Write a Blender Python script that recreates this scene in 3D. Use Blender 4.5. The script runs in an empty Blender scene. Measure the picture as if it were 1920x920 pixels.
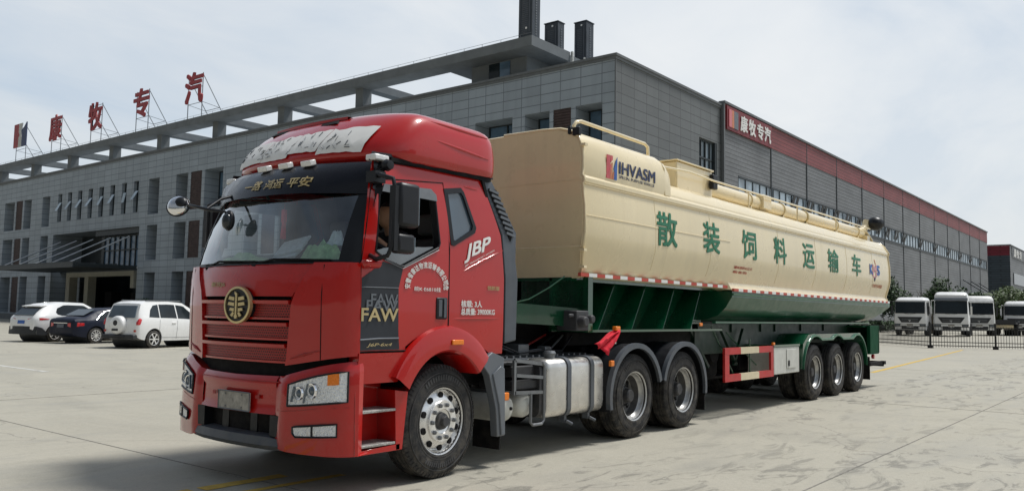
import bpy, bmesh, math, random
from math import radians as R, sin, cos, pi, sqrt, atan2
from mathutils import Vector, Matrix
from mathutils.geometry import tessellate_polygon
random.seed(7)
scn = bpy.context.scene
col = scn.collection

# ------------------------------------------------------------------ materials
def new_mat(name):
    m = bpy.data.materials.new(name); m.use_nodes = True
    nt = m.node_tree; nt.nodes.clear()
    out = nt.nodes.new('ShaderNodeOutputMaterial'); b = nt.nodes.new('ShaderNodeBsdfPrincipled')
    nt.links.new(b.outputs[0], out.inputs[0])
    return m, nt, b
def N(nt, t, **k):
    n = nt.nodes.new(t)
    for a, v in k.items():
        if a == 'ins':
            for i, x in v.items(): n.inputs[i].default_value = x
        else: setattr(n, a, v)
    return n
def wpos(nt, scale=(1,1,1), rot=0.0):
    g = N(nt, 'ShaderNodeNewGeometry'); mp = N(nt, 'ShaderNodeMapping')
    mp.inputs['Scale'].default_value = scale; mp.inputs['Rotation'].default_value = (0, 0, rot)
    nt.links.new(g.outputs['Position'], mp.inputs[0]); return mp.outputs[0]
def noise(nt, vec, scale, detail=4, rough=.55, dist=0.0):
    n = N(nt, 'ShaderNodeTexNoise', ins={'Scale': scale, 'Detail': detail, 'Roughness': rough, 'Distortion': dist})
    nt.links.new(vec, n.inputs['Vector']); return n.outputs['Fac']
def ramp(nt, fac, stops):
    r = N(nt, 'ShaderNodeValToRGB'); e = r.color_ramp.elements
    while len(e) < len(stops): e.new(.5)
    for i, (p, c) in enumerate(stops):
        e[i].position = p; e[i].color = (c, c, c, 1) if isinstance(c, (int, float)) else (*c, 1)
    nt.links.new(fac, r.inputs[0]); return r.outputs[0]
def mix(nt, fac, a, b, mode='MIX'):
    m = N(nt, 'ShaderNodeMixRGB', blend_type=mode)
    for i, x in ((0, fac), (1, a), (2, b)):
        if hasattr(x, 'is_linked') or hasattr(x, 'links'): nt.links.new(x, m.inputs[i])
        elif isinstance(x, (int, float)) and i: m.inputs[i].default_value = (x, x, x, 1)
        elif isinstance(x, (int, float)): m.inputs[i].default_value = x
        else: m.inputs[i].default_value = (*x, 1)
    return m.outputs[0]
def math_(nt, op, a, b=0.0, c=0.0):
    m = N(nt, 'ShaderNodeMath', operation=op)
    for i, x in enumerate((a, b, c)):
        if hasattr(x, 'links'): nt.links.new(x, m.inputs[i])
        else: m.inputs[i].default_value = x
    return m.outputs[0]
def bump(nt, b, h, strength=.2, dist=.01):
    n = N(nt, 'ShaderNodeBump', ins={'Strength': strength, 'Distance': dist})
    nt.links.new(h, n.inputs['Height']); nt.links.new(n.outputs[0], b.inputs['Normal'])

def simple(name, c, rough=.5, metal=0.0, coat=0.0, var=.12, scale=3.0, bmp=0.0, bscale=40, dirt=0.0, spec=.5):
    m, nt, b = new_mat(name)
    v = wpos(nt); n1 = noise(nt, v, scale, 5)
    lo = tuple(max(0, x*(1-var)) for x in c); hi = tuple(min(1, x*(1+var)) for x in c)
    cc = ramp(nt, n1, [(.3, lo), (.7, hi)])
    if dirt:
        sep = N(nt, 'ShaderNodeSeparateXYZ'); nt.links.new(v, sep.inputs[0])
        low = ramp(nt, sep.outputs[2], [(.0, 1.0), (.95, 0.0)])
        n2 = ramp(nt, noise(nt, v, 9, 8, .7), [(.42, 0.0), (.68, 1.0)])
        f = math_(nt, 'MULTIPLY', math_(nt, 'ADD', math_(nt, 'MULTIPLY', low, .9), .22), n2)
        f = math_(nt, 'MULTIPLY', f, dirt)
        cc = mix(nt, f, cc, (.20, .175, .14))
    nt.links.new(cc, b.inputs['Base Color'])
    rr = ramp(nt, noise(nt, v, scale*2.3, 6, .6), [(.3, max(0, rough-.06)), (.7, min(1, rough+.1))])
    nt.links.new(rr, b.inputs['Roughness'])
    b.inputs['Metallic'].default_value = metal
    b.inputs['Specular IOR Level'].default_value = spec
    if coat:
        b.inputs['Coat IOR'].default_value = 1.45
        b.inputs['Coat Weight'].default_value = coat; b.inputs['Coat Roughness'].default_value = .035
    if bmp: bump(nt, b, noise(nt, v, bscale, 6), bmp, .01)
    return m

M = {}
M['red'] = simple('red_paint', (.44, .006, .004), .30, coat=1, var=.07, scale=1.2, dirt=.08, spec=.25)
M['redmatte'] = simple('red_plastic', (.36, .018, .015), .5, var=.15, scale=6, dirt=.5)
M['cream'] = simple('cream_paint', (.81, .68, .425), .28, coat=.5, var=.04, scale=.9, dirt=.10, bmp=.015, bscale=1.6)
M['green'] = simple('green_paint', (.002, .058, .024), .2, coat=1, var=.2, scale=2, dirt=.10)
M['greendark2'] = simple('green_rear_panel', (.004, .06, .025), .7, var=.2, spec=.15)
M['greendark'] = simple('green_paint_underside_shade', (.001, .022, .010), .45, var=.3)  # underside shade put into a darker copy of the trailer green
M['greenbelly'] = simple('green_belly_paint', (.004, .075, .034), .34, coat=.35, var=.12, spec=.35)
M['greenlt'] = simple('green_paint_edge', (.02, .13, .065), .35, coat=.4, var=.15, dirt=.2)
M['greentext'] = simple('green_letter_film', (.015, .17, .085), .5, var=.1)
M['black'] = simple('black_plastic', (.009, .010, .013), .42, var=.25, scale=5, spec=.35)
M['blackmatte'] = simple('black_chassis', (.006, .006, .007), .8, var=.4, scale=8, dirt=.12, spec=.2)
M['visor'] = simple('visor_plastic', (.007, .008, .013), .22, var=.1, spec=.38)
M['rubber'] = simple('tyre_rubber', (.017, .017, .018), .82, var=.3, scale=6, bmp=.35, bscale=60, dirt=.55)
M['rubberlt'] = simple('tyre_relief', (.055, .055, .056), .85, var=.3, scale=9)
M['decaldark'] = simple('dark_door_film', (.030, .034, .042), .4, var=.15, spec=.3)
M['greyplastic'] = simple('grey_plastic', (.072, .084, .102), .45, var=.12, scale=4, dirt=.35)
M['greylight'] = simple('grey_edge_plastic', (.13, .145, .165), .42, var=.1, dirt=.2)
M['steel'] = simple('painted_steel', (.18, .19, .20), .4, metal=.4, var=.15, scale=8, dirt=.3)
M['alu'] = simple('tank_aluminium', (.72, .70, .66), .30, metal=.85, var=.12, scale=5, bmp=.12, bscale=8, dirt=.30)
M['alurim'] = simple('rim_aluminium', (.86, .85, .83), .27, metal=.7, var=.05, scale=6)
M['rimlip'] = simple('rim_lip_steel', (.50, .50, .49), .35, metal=.6, var=.2, scale=14, dirt=.5)
M['steelrim'] = simple('rim_steel', (.13, .13, .13), .5, metal=.4, var=.25, scale=14, dirt=.7)
M['chrome'] = simple('chrome', (.85, .85, .86), .1, metal=1, var=.03)
M['gold'] = simple('gold_trim', (.62, .50, .26), .3, metal=.75, var=.1)
M['goldtext'] = simple('gold_letters', (.50, .40, .20), .45, var=.12)
M['white'] = simple('white_paint', (.86, .86, .85), .3, coat=.5, var=.03, dirt=.15)
M['dirtywhite'] = simple('dusty_white_paint', (.74, .74, .72), .5, coat=.1, var=.12, scale=3, dirt=.5)
M['whitetext'] = simple('white_letter_film', (.80, .79, .76), .55, var=.06)
M['offwhite'] = simple('off_white_panel', (.60, .60, .55), .5, var=.08, scale=5, dirt=.4)
M['orange'] = simple('amber_lens', (.85, .22, .015), .25, var=.1, scale=20)
M['redlens'] = simple('red_lens', (.55, .01, .015), .2, coat=1, var=.15, scale=14)
M['redtext'] = simple('red_letter_film', (.50, .07, .045), .55, var=.1)
M['orangetext'] = simple('orange_letter_film', (.60, .22, .12), .55)
M['navytext'] = simple('navy_letter_film', (.035, .05, .12), .5)
M['blue'] = simple('blue_film', (.03, .12, .42), .45)
M['redcloth'] = simple('red_cloth_fabric', (.62, .012, .03), .85, var=.2, scale=20)
M['seat'] = simple('seat_fabric', (.13, .135, .14), .9)
M['curtain'] = simple('bright_curtain_cloth', (.30, .33, .36), .9, var=.2, scale=9)  # pale tone for the curtain added to brighten the cab
M['lampwhite'] = simple('clear_marker_lens', (.80, .80, .78), .25, coat=.6, var=.06, scale=20)
M['plate'] = simple('worn_plate', (.36, .34, .30), .55, var=.35, scale=22, dirt=.4)
M['dash'] = simple('dashboard_plastic', (.05, .055, .06), .7)
M['greencloth'] = simple('green_towel', (.30, .52, .25), .9, var=.3, scale=18, bmp=.6, bscale=60)
M['paper'] = simple('paper_sheet', (.62, .70, .78), .8, var=.15, scale=30)
M['skin'] = simple('skin', (.36, .19, .115), .6, var=.1)
M['shirt'] = simple('dark_shirt', (.012, .012, .016), .9)
M['hair'] = simple('hair', (.008, .007, .006), .8)
M['reflred'] = simple('guard_red', (.50, .02, .02), .45, dirt=.3)
M['guardcream'] = simple('guard_cream', (.72, .62, .42), .5, dirt=.3)
M['navycar'] = simple('navy_car_paint', (.007, .011, .028), .5, var=.1, spec=.35)
M['silvercar'] = simple('silver_car_paint', (.35, .37, .39), .3, metal=.5, coat=.6)
M['cardark'] = simple('car_black_trim', (.025, .027, .03), .5)
M['signred'] = simple('sign_board_red', (.19, .018, .024), .5, var=.15)
M['letterred'] = simple('rooftop_letter_red', (.34, .035, .04), .5, var=.2, scale=2)
M['steelframe'] = simple('galvanised_frame', (.24, .26, .28), .5, metal=.3)
M['louver'] = simple('tower_cladding', (.045, .055, .068), .5, var=.25, scale=1.4)
M['beam'] = simple('beam_render', (.155, .17, .178), .75, var=.12, scale=1.1, bmp=.1)
M['coping'] = simple('parapet_coping', (.13, .14, .145), .6, var=.1)
M['brown'] = simple('brown_louver_panel', (.062, .040, .038), .7, var=.3, scale=3)
M['portal'] = simple('portal_stone', (.34, .33, .27), .7, var=.08)
M['canopy'] = simple('canopy_steel', (.022, .030, .034), .5)
M['rod'] = simple('tie_rod', (.55, .58, .6), .5)
M['steppad'] = simple('step_tread_metal', (.42, .41, .39), .5, metal=.5, var=.5, scale=60, bmp=.8, bscale=120, dirt=.6)
M['chassisgrey'] = simple('chassis_grey', (.035, .036, .04), .6, var=.3, dirt=.4)
M['yellow'] = simple('yellow_road_paint', (.55, .37, .07), .8, var=.2, scale=12)
M['whiteline'] = simple('white_road_paint', (.55, .55, .52), .8, var=.3, scale=10)
M['joint'] = simple('joint_sealant', (.20, .19, .165), .9, var=.35, scale=12)
M['fence'] = simple('fence_iron', (.02, .02, .02), .6)
M['bark'] = simple('bark', (.10, .075, .05), .9)
M['pot'] = simple('pot_ceramic', (.12, .10, .09), .6)

def glass_mat(name, tint, refl=.12, tr=.8):
    m, nt, b = new_mat(name); nt.nodes.remove(b)
    out = [n for n in nt.nodes if n.type == 'OUTPUT_MATERIAL'][0]
    t = N(nt, 'ShaderNodeBsdfTransparent'); t.inputs[0].default_value = (*tint, 1)
    g = N(nt, 'ShaderNodeBsdfGlossy'); g.inputs['Roughness'].default_value = .03; g.inputs[0].default_value = (.95, .98, 1, 1)
    ge = N(nt, 'ShaderNodeNewGeometry'); dp_ = N(nt, 'ShaderNodeVectorMath', operation='DOT_PRODUCT'); nt.links.new(ge.outputs['Incoming'], dp_.inputs[0]); nt.links.new(ge.outputs['Normal'], dp_.inputs[1])
    fz_ = math_(nt, 'POWER', math_(nt, 'SUBTRACT', 1.0, math_(nt, 'ABSOLUTE', dp_.outputs['Value'])), 3.5)
    n2 = noise(nt, wpos(nt), 1.5, 3)
    ff = math_(nt, 'ADD', math_(nt, 'MULTIPLY', fz_, .8), math_(nt, 'MULTIPLY', n2, refl*2))
    mx = N(nt, 'ShaderNodeMixShader'); nt.links.new(ff, mx.inputs[0]); nt.links.new(t.outputs[0], mx.inputs[1]); nt.links.new(g.outputs[0], mx.inputs[2])
    nt.links.new(mx.outputs[0], out.inputs[0]); return m
M['windshield'] = glass_mat('windshield_glass', (.82, .90, .90), .24)
M['sideglass'] = glass_mat('side_glass', (.25, .29, .29), .20)
def pane_mat(name, c, rough=.08, spec=.8):
    m, nt, b = new_mat(name); v = wpos(nt)
    nt.links.new(ramp(nt, noise(nt, v, .6, 3), [(.35, tuple(x*.55 for x in c)), (.65, tuple(x*1.35 for x in c))]), b.inputs['Base Color'])
    b.inputs['Roughness'].default_value = rough; b.inputs['Specular IOR Level'].default_value = spec
    bump(nt, b, noise(nt, v, .8, 2), .08, .05); return m
M['panedark'] = pane_mat('dark_window_glass', (.010, .016, .020), .12, .4)
M['paneblue'] = pane_mat('blue_window_glass', (.10, .17, .25), .12)
M['panesky'] = pane_mat('sky_reflection_glass', (.30, .38, .44), .25)  # pale base stands in for sky reflected in the panes
M['carglass'] = pane_mat('car_window_glass', (.02, .026, .03), .10, .45)
M['carglasslt'] = pane_mat('car_rear_glass', (.07, .10, .13), .06, 1.0)

def streak_mat(m, col_, amt):
    nt = m.node_tree; b = [n for n in nt.nodes if n.type == 'BSDF_PRINCIPLED'][0]; src = b.inputs['Base Color'].links[0].from_socket
    v = wpos(nt, (2.2, 2.2, .22)); k = ramp(nt, noise(nt, v, 2.6, 7, .62), [(.48, 0.0), (.72, 1.0)])
    k2 = ramp(nt, noise(nt, wpos(nt), .7, 5), [(.35, .25), (.65, 1.0)])
    nt.links.new(mix(nt, math_(nt, 'MULTIPLY', math_(nt, 'MULTIPLY', k, k2), amt), src, col_), b.inputs['Base Color'])
streak_mat(M['cream'], (.50, .42, .28), .25); streak_mat(M['greyplastic'], (.16, .15, .13), .3)
def lamp_mat():
    m, nt, b = new_mat('headlamp_reflector'); v = wpos(nt)
    vo = N(nt, 'ShaderNodeTexVoronoi', ins={'Scale': 60.0}); nt.links.new(v, vo.inputs['Vector'])
    cc = ramp(nt, vo.outputs['Distance'], [(.0, (.52, .54, .56)), (.3, (.78, .80, .82)), (.8, (.90, .92, .93))])
    nt.links.new(cc, b.inputs['Base Color']); b.inputs['Metallic'].default_value = .12; b.inputs['Roughness'].default_value = .25
    b.inputs['Coat Weight'].default_value = 1
    bump(nt, b, vo.outputs['Distance'], .6, .02); return m
M['lamp'] = lamp_mat()

def mesh_mat():
    m, nt, b = new_mat('grille_mesh_red')
    g = N(nt, 'ShaderNodeNewGeometry'); sp = N(nt, 'ShaderNodeSeparateXYZ'); nt.links.new(g.outputs['Position'], sp.inputs[0])
    y = math_(nt, 'MULTIPLY', sp.outputs[1], 38.0); z = math_(nt, 'MULTIPLY', sp.outputs[2], 42.0)
    row = math_(nt, 'MULTIPLY', math_(nt, 'MODULO', math_(nt, 'FLOOR', z), 2.0), .5)
    fy = math_(nt, 'SUBTRACT', math_(nt, 'FRACT', math_(nt, 'ADD', y, row)), .5)
    fz = math_(nt, 'SUBTRACT', math_(nt, 'FRACT', z), .5)
    d = math_(nt, 'SQRT', math_(nt, 'ADD', math_(nt, 'MULTIPLY', fy, fy), math_(nt, 'MULTIPLY', fz, fz)))
    k = ramp(nt, d, [(.27, 0.0), (.36, 1.0)])
    nt.links.new(mix(nt, k, (.05, .004, .004), (.34, .02, .018)), b.inputs['Base Color'])
    b.inputs['Roughness'].default_value = .45; bump(nt, b, k, .5, .01); return m
M['mesh'] = mesh_mat()

def tile_mat(name, horiz, base, pu, u0, pv, v0, var=.12, line=.45, lw=.022):
    m, nt, b = new_mat(name)
    g = N(nt, 'ShaderNodeNewGeometry'); sp = N(nt, 'ShaderNodeSeparateXYZ'); nt.links.new(g.outputs['Position'], sp.inputs[0])
    u = math_(nt, 'DIVIDE', math_(nt, 'SUBTRACT', sp.outputs[horiz], u0), pu)
    v = math_(nt, 'DIVIDE', math_(nt, 'SUBTRACT', sp.outputs[2], v0), pv)
    def edge(x, per):
        f = math_(nt, 'FRACT', x); d = math_(nt, 'MULTIPLY', math_(nt, 'MINIMUM', f, math_(nt, 'SUBTRACT', 1.0, f)), per)
        return math_(nt, 'LESS_THAN', d, lw)
    ln = math_(nt, 'MAXIMUM', edge(u, pu), edge(v, pv))
    cb = N(nt, 'ShaderNodeCombineXYZ'); nt.links.new(math_(nt, 'FLOOR', u), cb.inputs[0]); nt.links.new(math_(nt, 'FLOOR', v), cb.inputs[1])
    wn = N(nt, 'ShaderNodeTexWhiteNoise', noise_dimensions='3D'); nt.links.new(cb.outputs[0], wn.inputs['Vector'])
    c = ramp(nt, wn.outputs['Value'], [(0, tuple(x*(1-var) for x in base)), (1, tuple(x*(1+var) for x in base))])
    c = mix(nt, .35, c, ramp(nt, noise(nt, g.outputs['Position'], .35, 6), [(.3, tuple(x*.75 for x in base)), (.7, tuple(x*1.2 for x in base))]))
    # rain streaks running down
    st = noise(nt, wpos(nt, (1.6, 1.6, .12)), 1.4, 5, .6)
    c = mix(nt, math_(nt, 'MULTIPLY', ramp(nt, st, [(.5, 0.0), (.75, 1.0)]), .28), c, tuple(x*.6 for x in base))
    c = mix(nt, ln, c, tuple(x*line for x in base))
    nt.links.new(c, b.inputs['Base Color']); b.inputs['Roughness'].default_value = .62
    bump(nt, b, math_(nt, 'SUBTRACT', 1.0, ln), .4, .02)
    return m
BASE = (.315, .36, .40)  # same tile as the side; extra lightness in the colour offsets the dimmed sky
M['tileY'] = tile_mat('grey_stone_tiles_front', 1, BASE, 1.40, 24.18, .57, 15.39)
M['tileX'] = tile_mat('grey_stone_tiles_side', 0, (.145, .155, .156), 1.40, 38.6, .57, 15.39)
def rib_mat(name, base, period=.30, horiz=0, bp=.62):
    m, nt, b = new_mat(name)
    g = N(nt, 'ShaderNodeNewGeometry'); sp = N(nt, 'ShaderNodeSeparateXYZ'); nt.links.new(g.outputs['Position'], sp.inputs[0])
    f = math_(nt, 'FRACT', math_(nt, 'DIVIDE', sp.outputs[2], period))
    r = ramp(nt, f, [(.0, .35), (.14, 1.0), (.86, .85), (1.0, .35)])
    c = ramp(nt, noise(nt, wpos(nt, (.25, .25, .6)), 1.2, 6, .6), [(.3, tuple(x*.8 for x in base)), (.7, tuple(x*1.2 for x in base))])
    # course of panels along the wall: short joints
    row = math_(nt, 'MULTIPLY', math_(nt, 'MODULO', math_(nt, 'FLOOR', math_(nt, 'DIVIDE', sp.outputs[2], period)), 2.0), .5)
    fx = math_(nt, 'FRACT', math_(nt, 'ADD', math_(nt, 'DIVIDE', sp.outputs[horiz], bp), row))
    jx = ramp(nt, fx, [(.0, .62), (.06, 1.0), (.94, 1.0), (1.0, .62)])
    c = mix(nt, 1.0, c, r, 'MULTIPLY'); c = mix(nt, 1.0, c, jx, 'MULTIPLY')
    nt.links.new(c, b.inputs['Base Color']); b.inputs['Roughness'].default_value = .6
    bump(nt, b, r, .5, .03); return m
M['rib'] = rib_mat('grey_brick_panels', (.195, .202, .208))
M['ribred'] = rib_mat('red_brick_panels', (.25, .060, .062))
M['rib2'] = rib_mat('slate_cladding', (.055, .075, .092), .4, 1, 3)
M['rib3'] = rib_mat('pale_cladding', (.20, .21, .22), .4, 0, 1.1)
M['ribred2'] = rib_mat('dark_red_cladding', (.21, .02, .035), .4, 1, 3)

def ground_mat():
    m, nt, b = new_mat('worn_concrete')
    v = wpos(nt); vs = wpos(nt, (.35, 1.2, 1), R(28)); v2 = wpos(nt, (1.0, .42, 1), R(-50))
    big = noise(nt, v, .10, 5, .6, .6)
    mid = noise(nt, v2, .55, 7, .62, .9)
    fine = noise(nt, v, 14, 8, .7)
    c = ramp(nt, big, [(.3, (.27, .257, .215)), (.5, (.35, .328, .27)), (.72, (.42, .39, .32))])
    c = mix(nt, .55, c, ramp(nt, mid, [(.30, (.25, .245, .225)), (.5, (.385, .37, .325)), (.70, (.47, .45, .395))]))
    c = mix(nt, .30, c, ramp(nt, fine, [(.3, (.25, .24, .21)), (.7, (.50, .48, .43))]))
    # swept tyre/water streaks
    st = noise(nt, vs, .75, 8, .68, 1.6)
    c = mix(nt, math_(nt, 'MULTIPLY', ramp(nt, st, [(.50, 0.0), (.66, 1.0)]), .42), c, (.225, .225, .215))
    # damp stains: patches gathered in the area beside the trailer
    sp = N(nt, 'ShaderNodeSeparateXYZ'); nt.links.new(v, sp.inputs[0])
    blot = noise(nt, wpos(nt, (.7, 1.9, 1), R(-38)), 1.5, 7, .66, 1.2)
    reg = noise(nt, v, .16, 2)
    near = math_(nt, 'LESS_THAN', sp.outputs[1], 5.6)
    k = math_(nt, 'MULTIPLY', ramp(nt, blot, [(.53, 0.0), (.61, 1.0)]), ramp(nt, reg, [(.36, .12), (.55, 1.0)]))
    k = math_(nt, 'MULTIPLY', k, math_(nt, 'ADD', math_(nt, 'MULTIPLY', near, .62), .14))
    c = mix(nt, k, c, (.10, .10, .095))
    # small oil spots
    vo = N(nt, 'ShaderNodeTexVoronoi', ins={'Scale': .9, 'Randomness': 1.0}); nt.links.new(wpos(nt, (.7, 1.5, 1)), vo.inputs['Vector'])
    spot = ramp(nt, math_(nt, 'ADD', vo.outputs['Distance'], math_(nt, 'MULTIPLY', noise(nt, v, 8, 4), .10)), [(.095, 1.0), (.135, 0.0)])
    c = mix(nt, math_(nt, 'MULTIPLY', spot, .5), c, (.11, .105, .095))
    grit = noise(nt, v, 75, 3, .8)
    c = mix(nt, .30, c, ramp(nt, grit, [(.35, (.20, .19, .16)), (.65, (.52, .49, .42))]))
    c = mix(nt, 1.0, c, (1.03, 1.02, .975), 'MULTIPLY')
    # hairline cracks
    cr = N(nt, 'ShaderNodeTexVoronoi', feature='DISTANCE_TO_EDGE', ins={'Scale': .16})
    nv = N(nt, 'ShaderNodeVectorMath', operation='ADD'); nt.links.new(v, nv.inputs[0])
    nn = N(nt, 'ShaderNodeTexNoise', ins={'Scale': 1.1, 'Detail': 6}); nt.links.new(v, nn.inputs['Vector']); nt.links.new(nn.outputs['Color'], nv.inputs[1])
    nt.links.new(nv.outputs[0], cr.inputs['Vector'])
    c = mix(nt, math_(nt, 'MULTIPLY', math_(nt, 'LESS_THAN', cr.outputs['Distance'], .0022), .35), c, (.14, .13, .115))
    nt.links.new(c, b.inputs['Base Color'])
    nt.links.new(ramp(nt, st, [(.4, .85), (.7, .62)]), b.inputs['Roughness'])
    b.inputs['Specular IOR Level'].default_value = .35
    bump(nt, b, math_(nt, 'ADD', fine, mid), .25, .02)
    return m
M['ground'] = ground_mat()
def leaf_mat(name, c):
    m, nt, b = new_mat(name)
    gi = N(nt, 'ShaderNodeNewGeometry')
    nt.links.new(ramp(nt, gi.outputs['Random Per Island'], [(0, tuple(x*.45 for x in c)), (1, tuple(min(1, x*1.6) for x in c))]), b.inputs['Base Color'])
    b.inputs['Roughness'].default_value = .6; return m
M['leaf'] = leaf_mat('dark_leaves', (.035, .075, .022))
M['leaflt'] = leaf_mat('pale_leaves', (.10, .14, .055))

# ------------------------------------------------------------------ mesh helpers
def wloc(o):
    v = Vector((0, 0, 0))
    while o is not None: v += o.location; o = o.parent
    return v
def obj(name, bm, mats, parent=None, local=False, smooth=None, bevel=0.0, label=None, recalc=True):
    if recalc: bmesh.ops.recalc_face_normals(bm, faces=bm.faces[:])
    if parent is not None and not local:
        bmesh.ops.translate(bm, vec=-wloc(parent), verts=bm.verts[:])
    me = bpy.data.meshes.new(name); bm.to_mesh(me); bm.free()
    if not isinstance(mats, (list, tuple)): mats = [mats]
    for m in mats: me.materials.append(M[m])
    if smooth is not None:
        for p in me.polygons: p.use_smooth = True
        me.set_sharp_from_angle(angle=R(smooth))
    o = bpy.data.objects.new(name, me); col.objects.link(o); o.parent = parent
    if bevel:
        bv = o.modifiers.new('Bevel', 'BEVEL'); bv.width = bevel; bv.segments = 2; bv.limit_method = 'ANGLE'; bv.angle_limit = R(40)
        for p in me.polygons: p.use_smooth = True
        me.set_sharp_from_angle(angle=R(smooth or 40))
    if label: o['label'] = label
    return o
def thing(name, label, cat, loc=(0, 0, 0), rz=0, group=None):
    o = bpy.data.objects.new(name, None); o.empty_display_size = .2; col.objects.link(o)
    o.location = loc; o.rotation_euler = (0, 0, rz); o['label'] = label; o['category'] = cat
    if group: o['group'] = group
    return o
def part_empty(name, parent, loc, rz=0):
    o = bpy.data.objects.new(name, None); o.empty_display_size = .1; col.objects.link(o)
    o.parent = parent; o.location = loc; o.rotation_euler = (0, 0, rz); return o
def tag(o, label, cat, group=None):
    o['label'] = label; o['category'] = cat
    if group: o['group'] = group
    return o
def struct(o): o['kind'] = 'structure'; return o
def kids(o): return [c for c in bpy.data.objects if c.parent == o]
def copy_tree(o, parent=None):
    c = o.copy(); col.objects.link(c); c.parent = parent
    for k in kids(o): copy_tree(k, c)
    return c
B = bmesh.new
def box(bm, x0, x1, y0, y1, z0, z1, mi=0, rot=None):
    vs = [bm.verts.new((x, y, z)) for z in (z0, z1) for y in (y0, y1) for x in (x0, x1)]
    if rot is not None:
        c, mt = rot
        for v in vs: v.co = Vector(c) + mt @ (v.co - Vector(c))
    for f in ((0,1,3,2),(4,6,7,5),(0,4,5,1),(2,3,7,6),(0,2,6,4),(1,5,7,3)):
        fc = bm.faces.new([vs[i] for i in f]); fc.material_index = mi
    return vs
def bar(bm, p, q, w, h, mi=0, up=(0, 0, 1)):
    p, q = Vector(p), Vector(q); d = (q-p).normalized(); s = d.cross(Vector(up))
    if s.length < 1e-4: s = d.cross(Vector((1, 0, 0)))
    s.normalize(); u = s.cross(d)
    vs = [bm.verts.new(a + s*(sx*w/2) + u*(su*h/2)) for a in (p, q) for sx, su in ((-1,-1),(1,-1),(1,1),(-1,1))]
    for f in ((0,1,2,3),(7,6,5,4),(0,4,5,1),(1,5,6,2),(2,6,7,3),(3,7,4,0)):
        fc = bm.faces.new([vs[i] for i in f]); fc.material_index = mi
def tube(bm, pts, r, n=8, mi=0, caps=True):
    pts = [Vector(p) for p in pts]; rs = r if isinstance(r, (list, tuple)) else [r]*len(pts); rings = []
    prev = None
    for i, p in enumerate(pts):
        d = (pts[min(i+1, len(pts)-1)] - pts[max(i-1, 0)]).normalized()
        if prev is None:
            a = d.orthogonal().normalized()
        else:
            a = prev - d*prev.dot(d); a.normalize()
        prev = a; b = d.cross(a)
        rings.append([bm.verts.new(p + (a*cos(2*pi*k/n) + b*sin(2*pi*k/n))*rs[i]) for k in range(n)])
    for r0, r1 in zip(rings, rings[1:]):
        for k in range(n):
            f = bm.faces.new((r0[k], r0[(k+1) % n], r1[(k+1) % n], r1[k])); f.material_index = mi
    if caps:
        for rr in (rings[0][::-1], rings[-1]):
            f = bm.faces.new(rr); f.material_index = mi
def lathe(bm, prof, c=(0, 0, 0), axis='Y', n=40, mi=0, closed=False, sc=(1, 1)):
    rings = []
    for r, a in prof:
        if r < 1e-6:
            v = (0, a, 0) if axis == 'Y' else ((0, 0, a) if axis == 'Z' else (a, 0, 0))
            rings.append([bm.verts.new(Vector(c)+Vector(v))]); continue
        ring = []
        for k in range(n):
            t = 2*pi*k/n; u, w = r*cos(t)*sc[0], r*sin(t)*sc[1]
            v = (u, a, w) if axis == 'Y' else ((u, w, a) if axis == 'Z' else (a, u, w))
            ring.append(bm.verts.new(Vector(c)+Vector(v)))
        rings.append(ring)
    prs = list(zip(rings, rings[1:])) + ([(rings[-1], rings[0])] if closed else [])
    for r0, r1 in prs:
        for k in range(n):
            q = [r0[k % len(r0)], r0[(k+1) % len(r0)], r1[(k+1) % len(r1)], r1[k % len(r1)]]
            if len(r0) == 1 and len(r1) == 1: break
            if len(r0) == 1: q = [q[0], q[2], q[3]]
            elif len(r1) == 1: q = q[:3]
            f = bm.faces.new(q); f.material_index = mi
def loft(bm, rings, closed=True, caps=True, mi=0):
    R_ = [[bm.verts.new(p) for p in r] for r in rings]; n = len(R_[0])
    for a, b in zip(R_, R_[1:]):
        for k in range(n if closed else n-1):
            f = bm.faces.new((a[k], a[(k+1) % n], b[(k+1) % n], b[k])); f.material_index = mi
    if caps:
        for rr in (R_[0][::-1], R_[-1]):
            f = bm.faces.new(rr); f.material_index = mi
    return R_
def grid(bm, fn, us, vs, mi=0, skip=None):
    V = [[bm.verts.new(fn(u, v)) for u in us] for v in vs]
    for j in range(len(vs)-1):
        for i in range(len(us)-1):
            if skip and skip(i, j): continue
            f = bm.faces.new((V[j][i], V[j][i+1], V[j+1][i+1], V[j+1][i])); f.material_index = mi
def prism(bm, poly, fn0, fn1, mi=0, holes=()):
    """extrude a 2-D polygon (with holes) between two mappings"""
    loops = [poly] + list(holes); flat = [p for l in loops for p in l]
    tris = tessellate_polygon([[Vector((x, y, 0)) for x, y in l] for l in loops])
    A = [bm.verts.new(fn0(*p)) for p in flat]; Bv = [bm.verts.new(fn1(*p)) for p in flat]
    for t in tris:
        if len(set(t)) < 3: continue
        f = bm.faces.new([A[i] for i in t]); f.material_index = mi
        f = bm.faces.new([Bv[i] for i in reversed(t)]); f.material_index = mi
    s = 0
    for l in loops:
        k = len(l)
        for i in range(k):
            a, b = s+i, s+(i+1) % k
            f = bm.faces.new((A[a], A[b], Bv[b], Bv[a])); f.material_index = mi
        s += k
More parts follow.
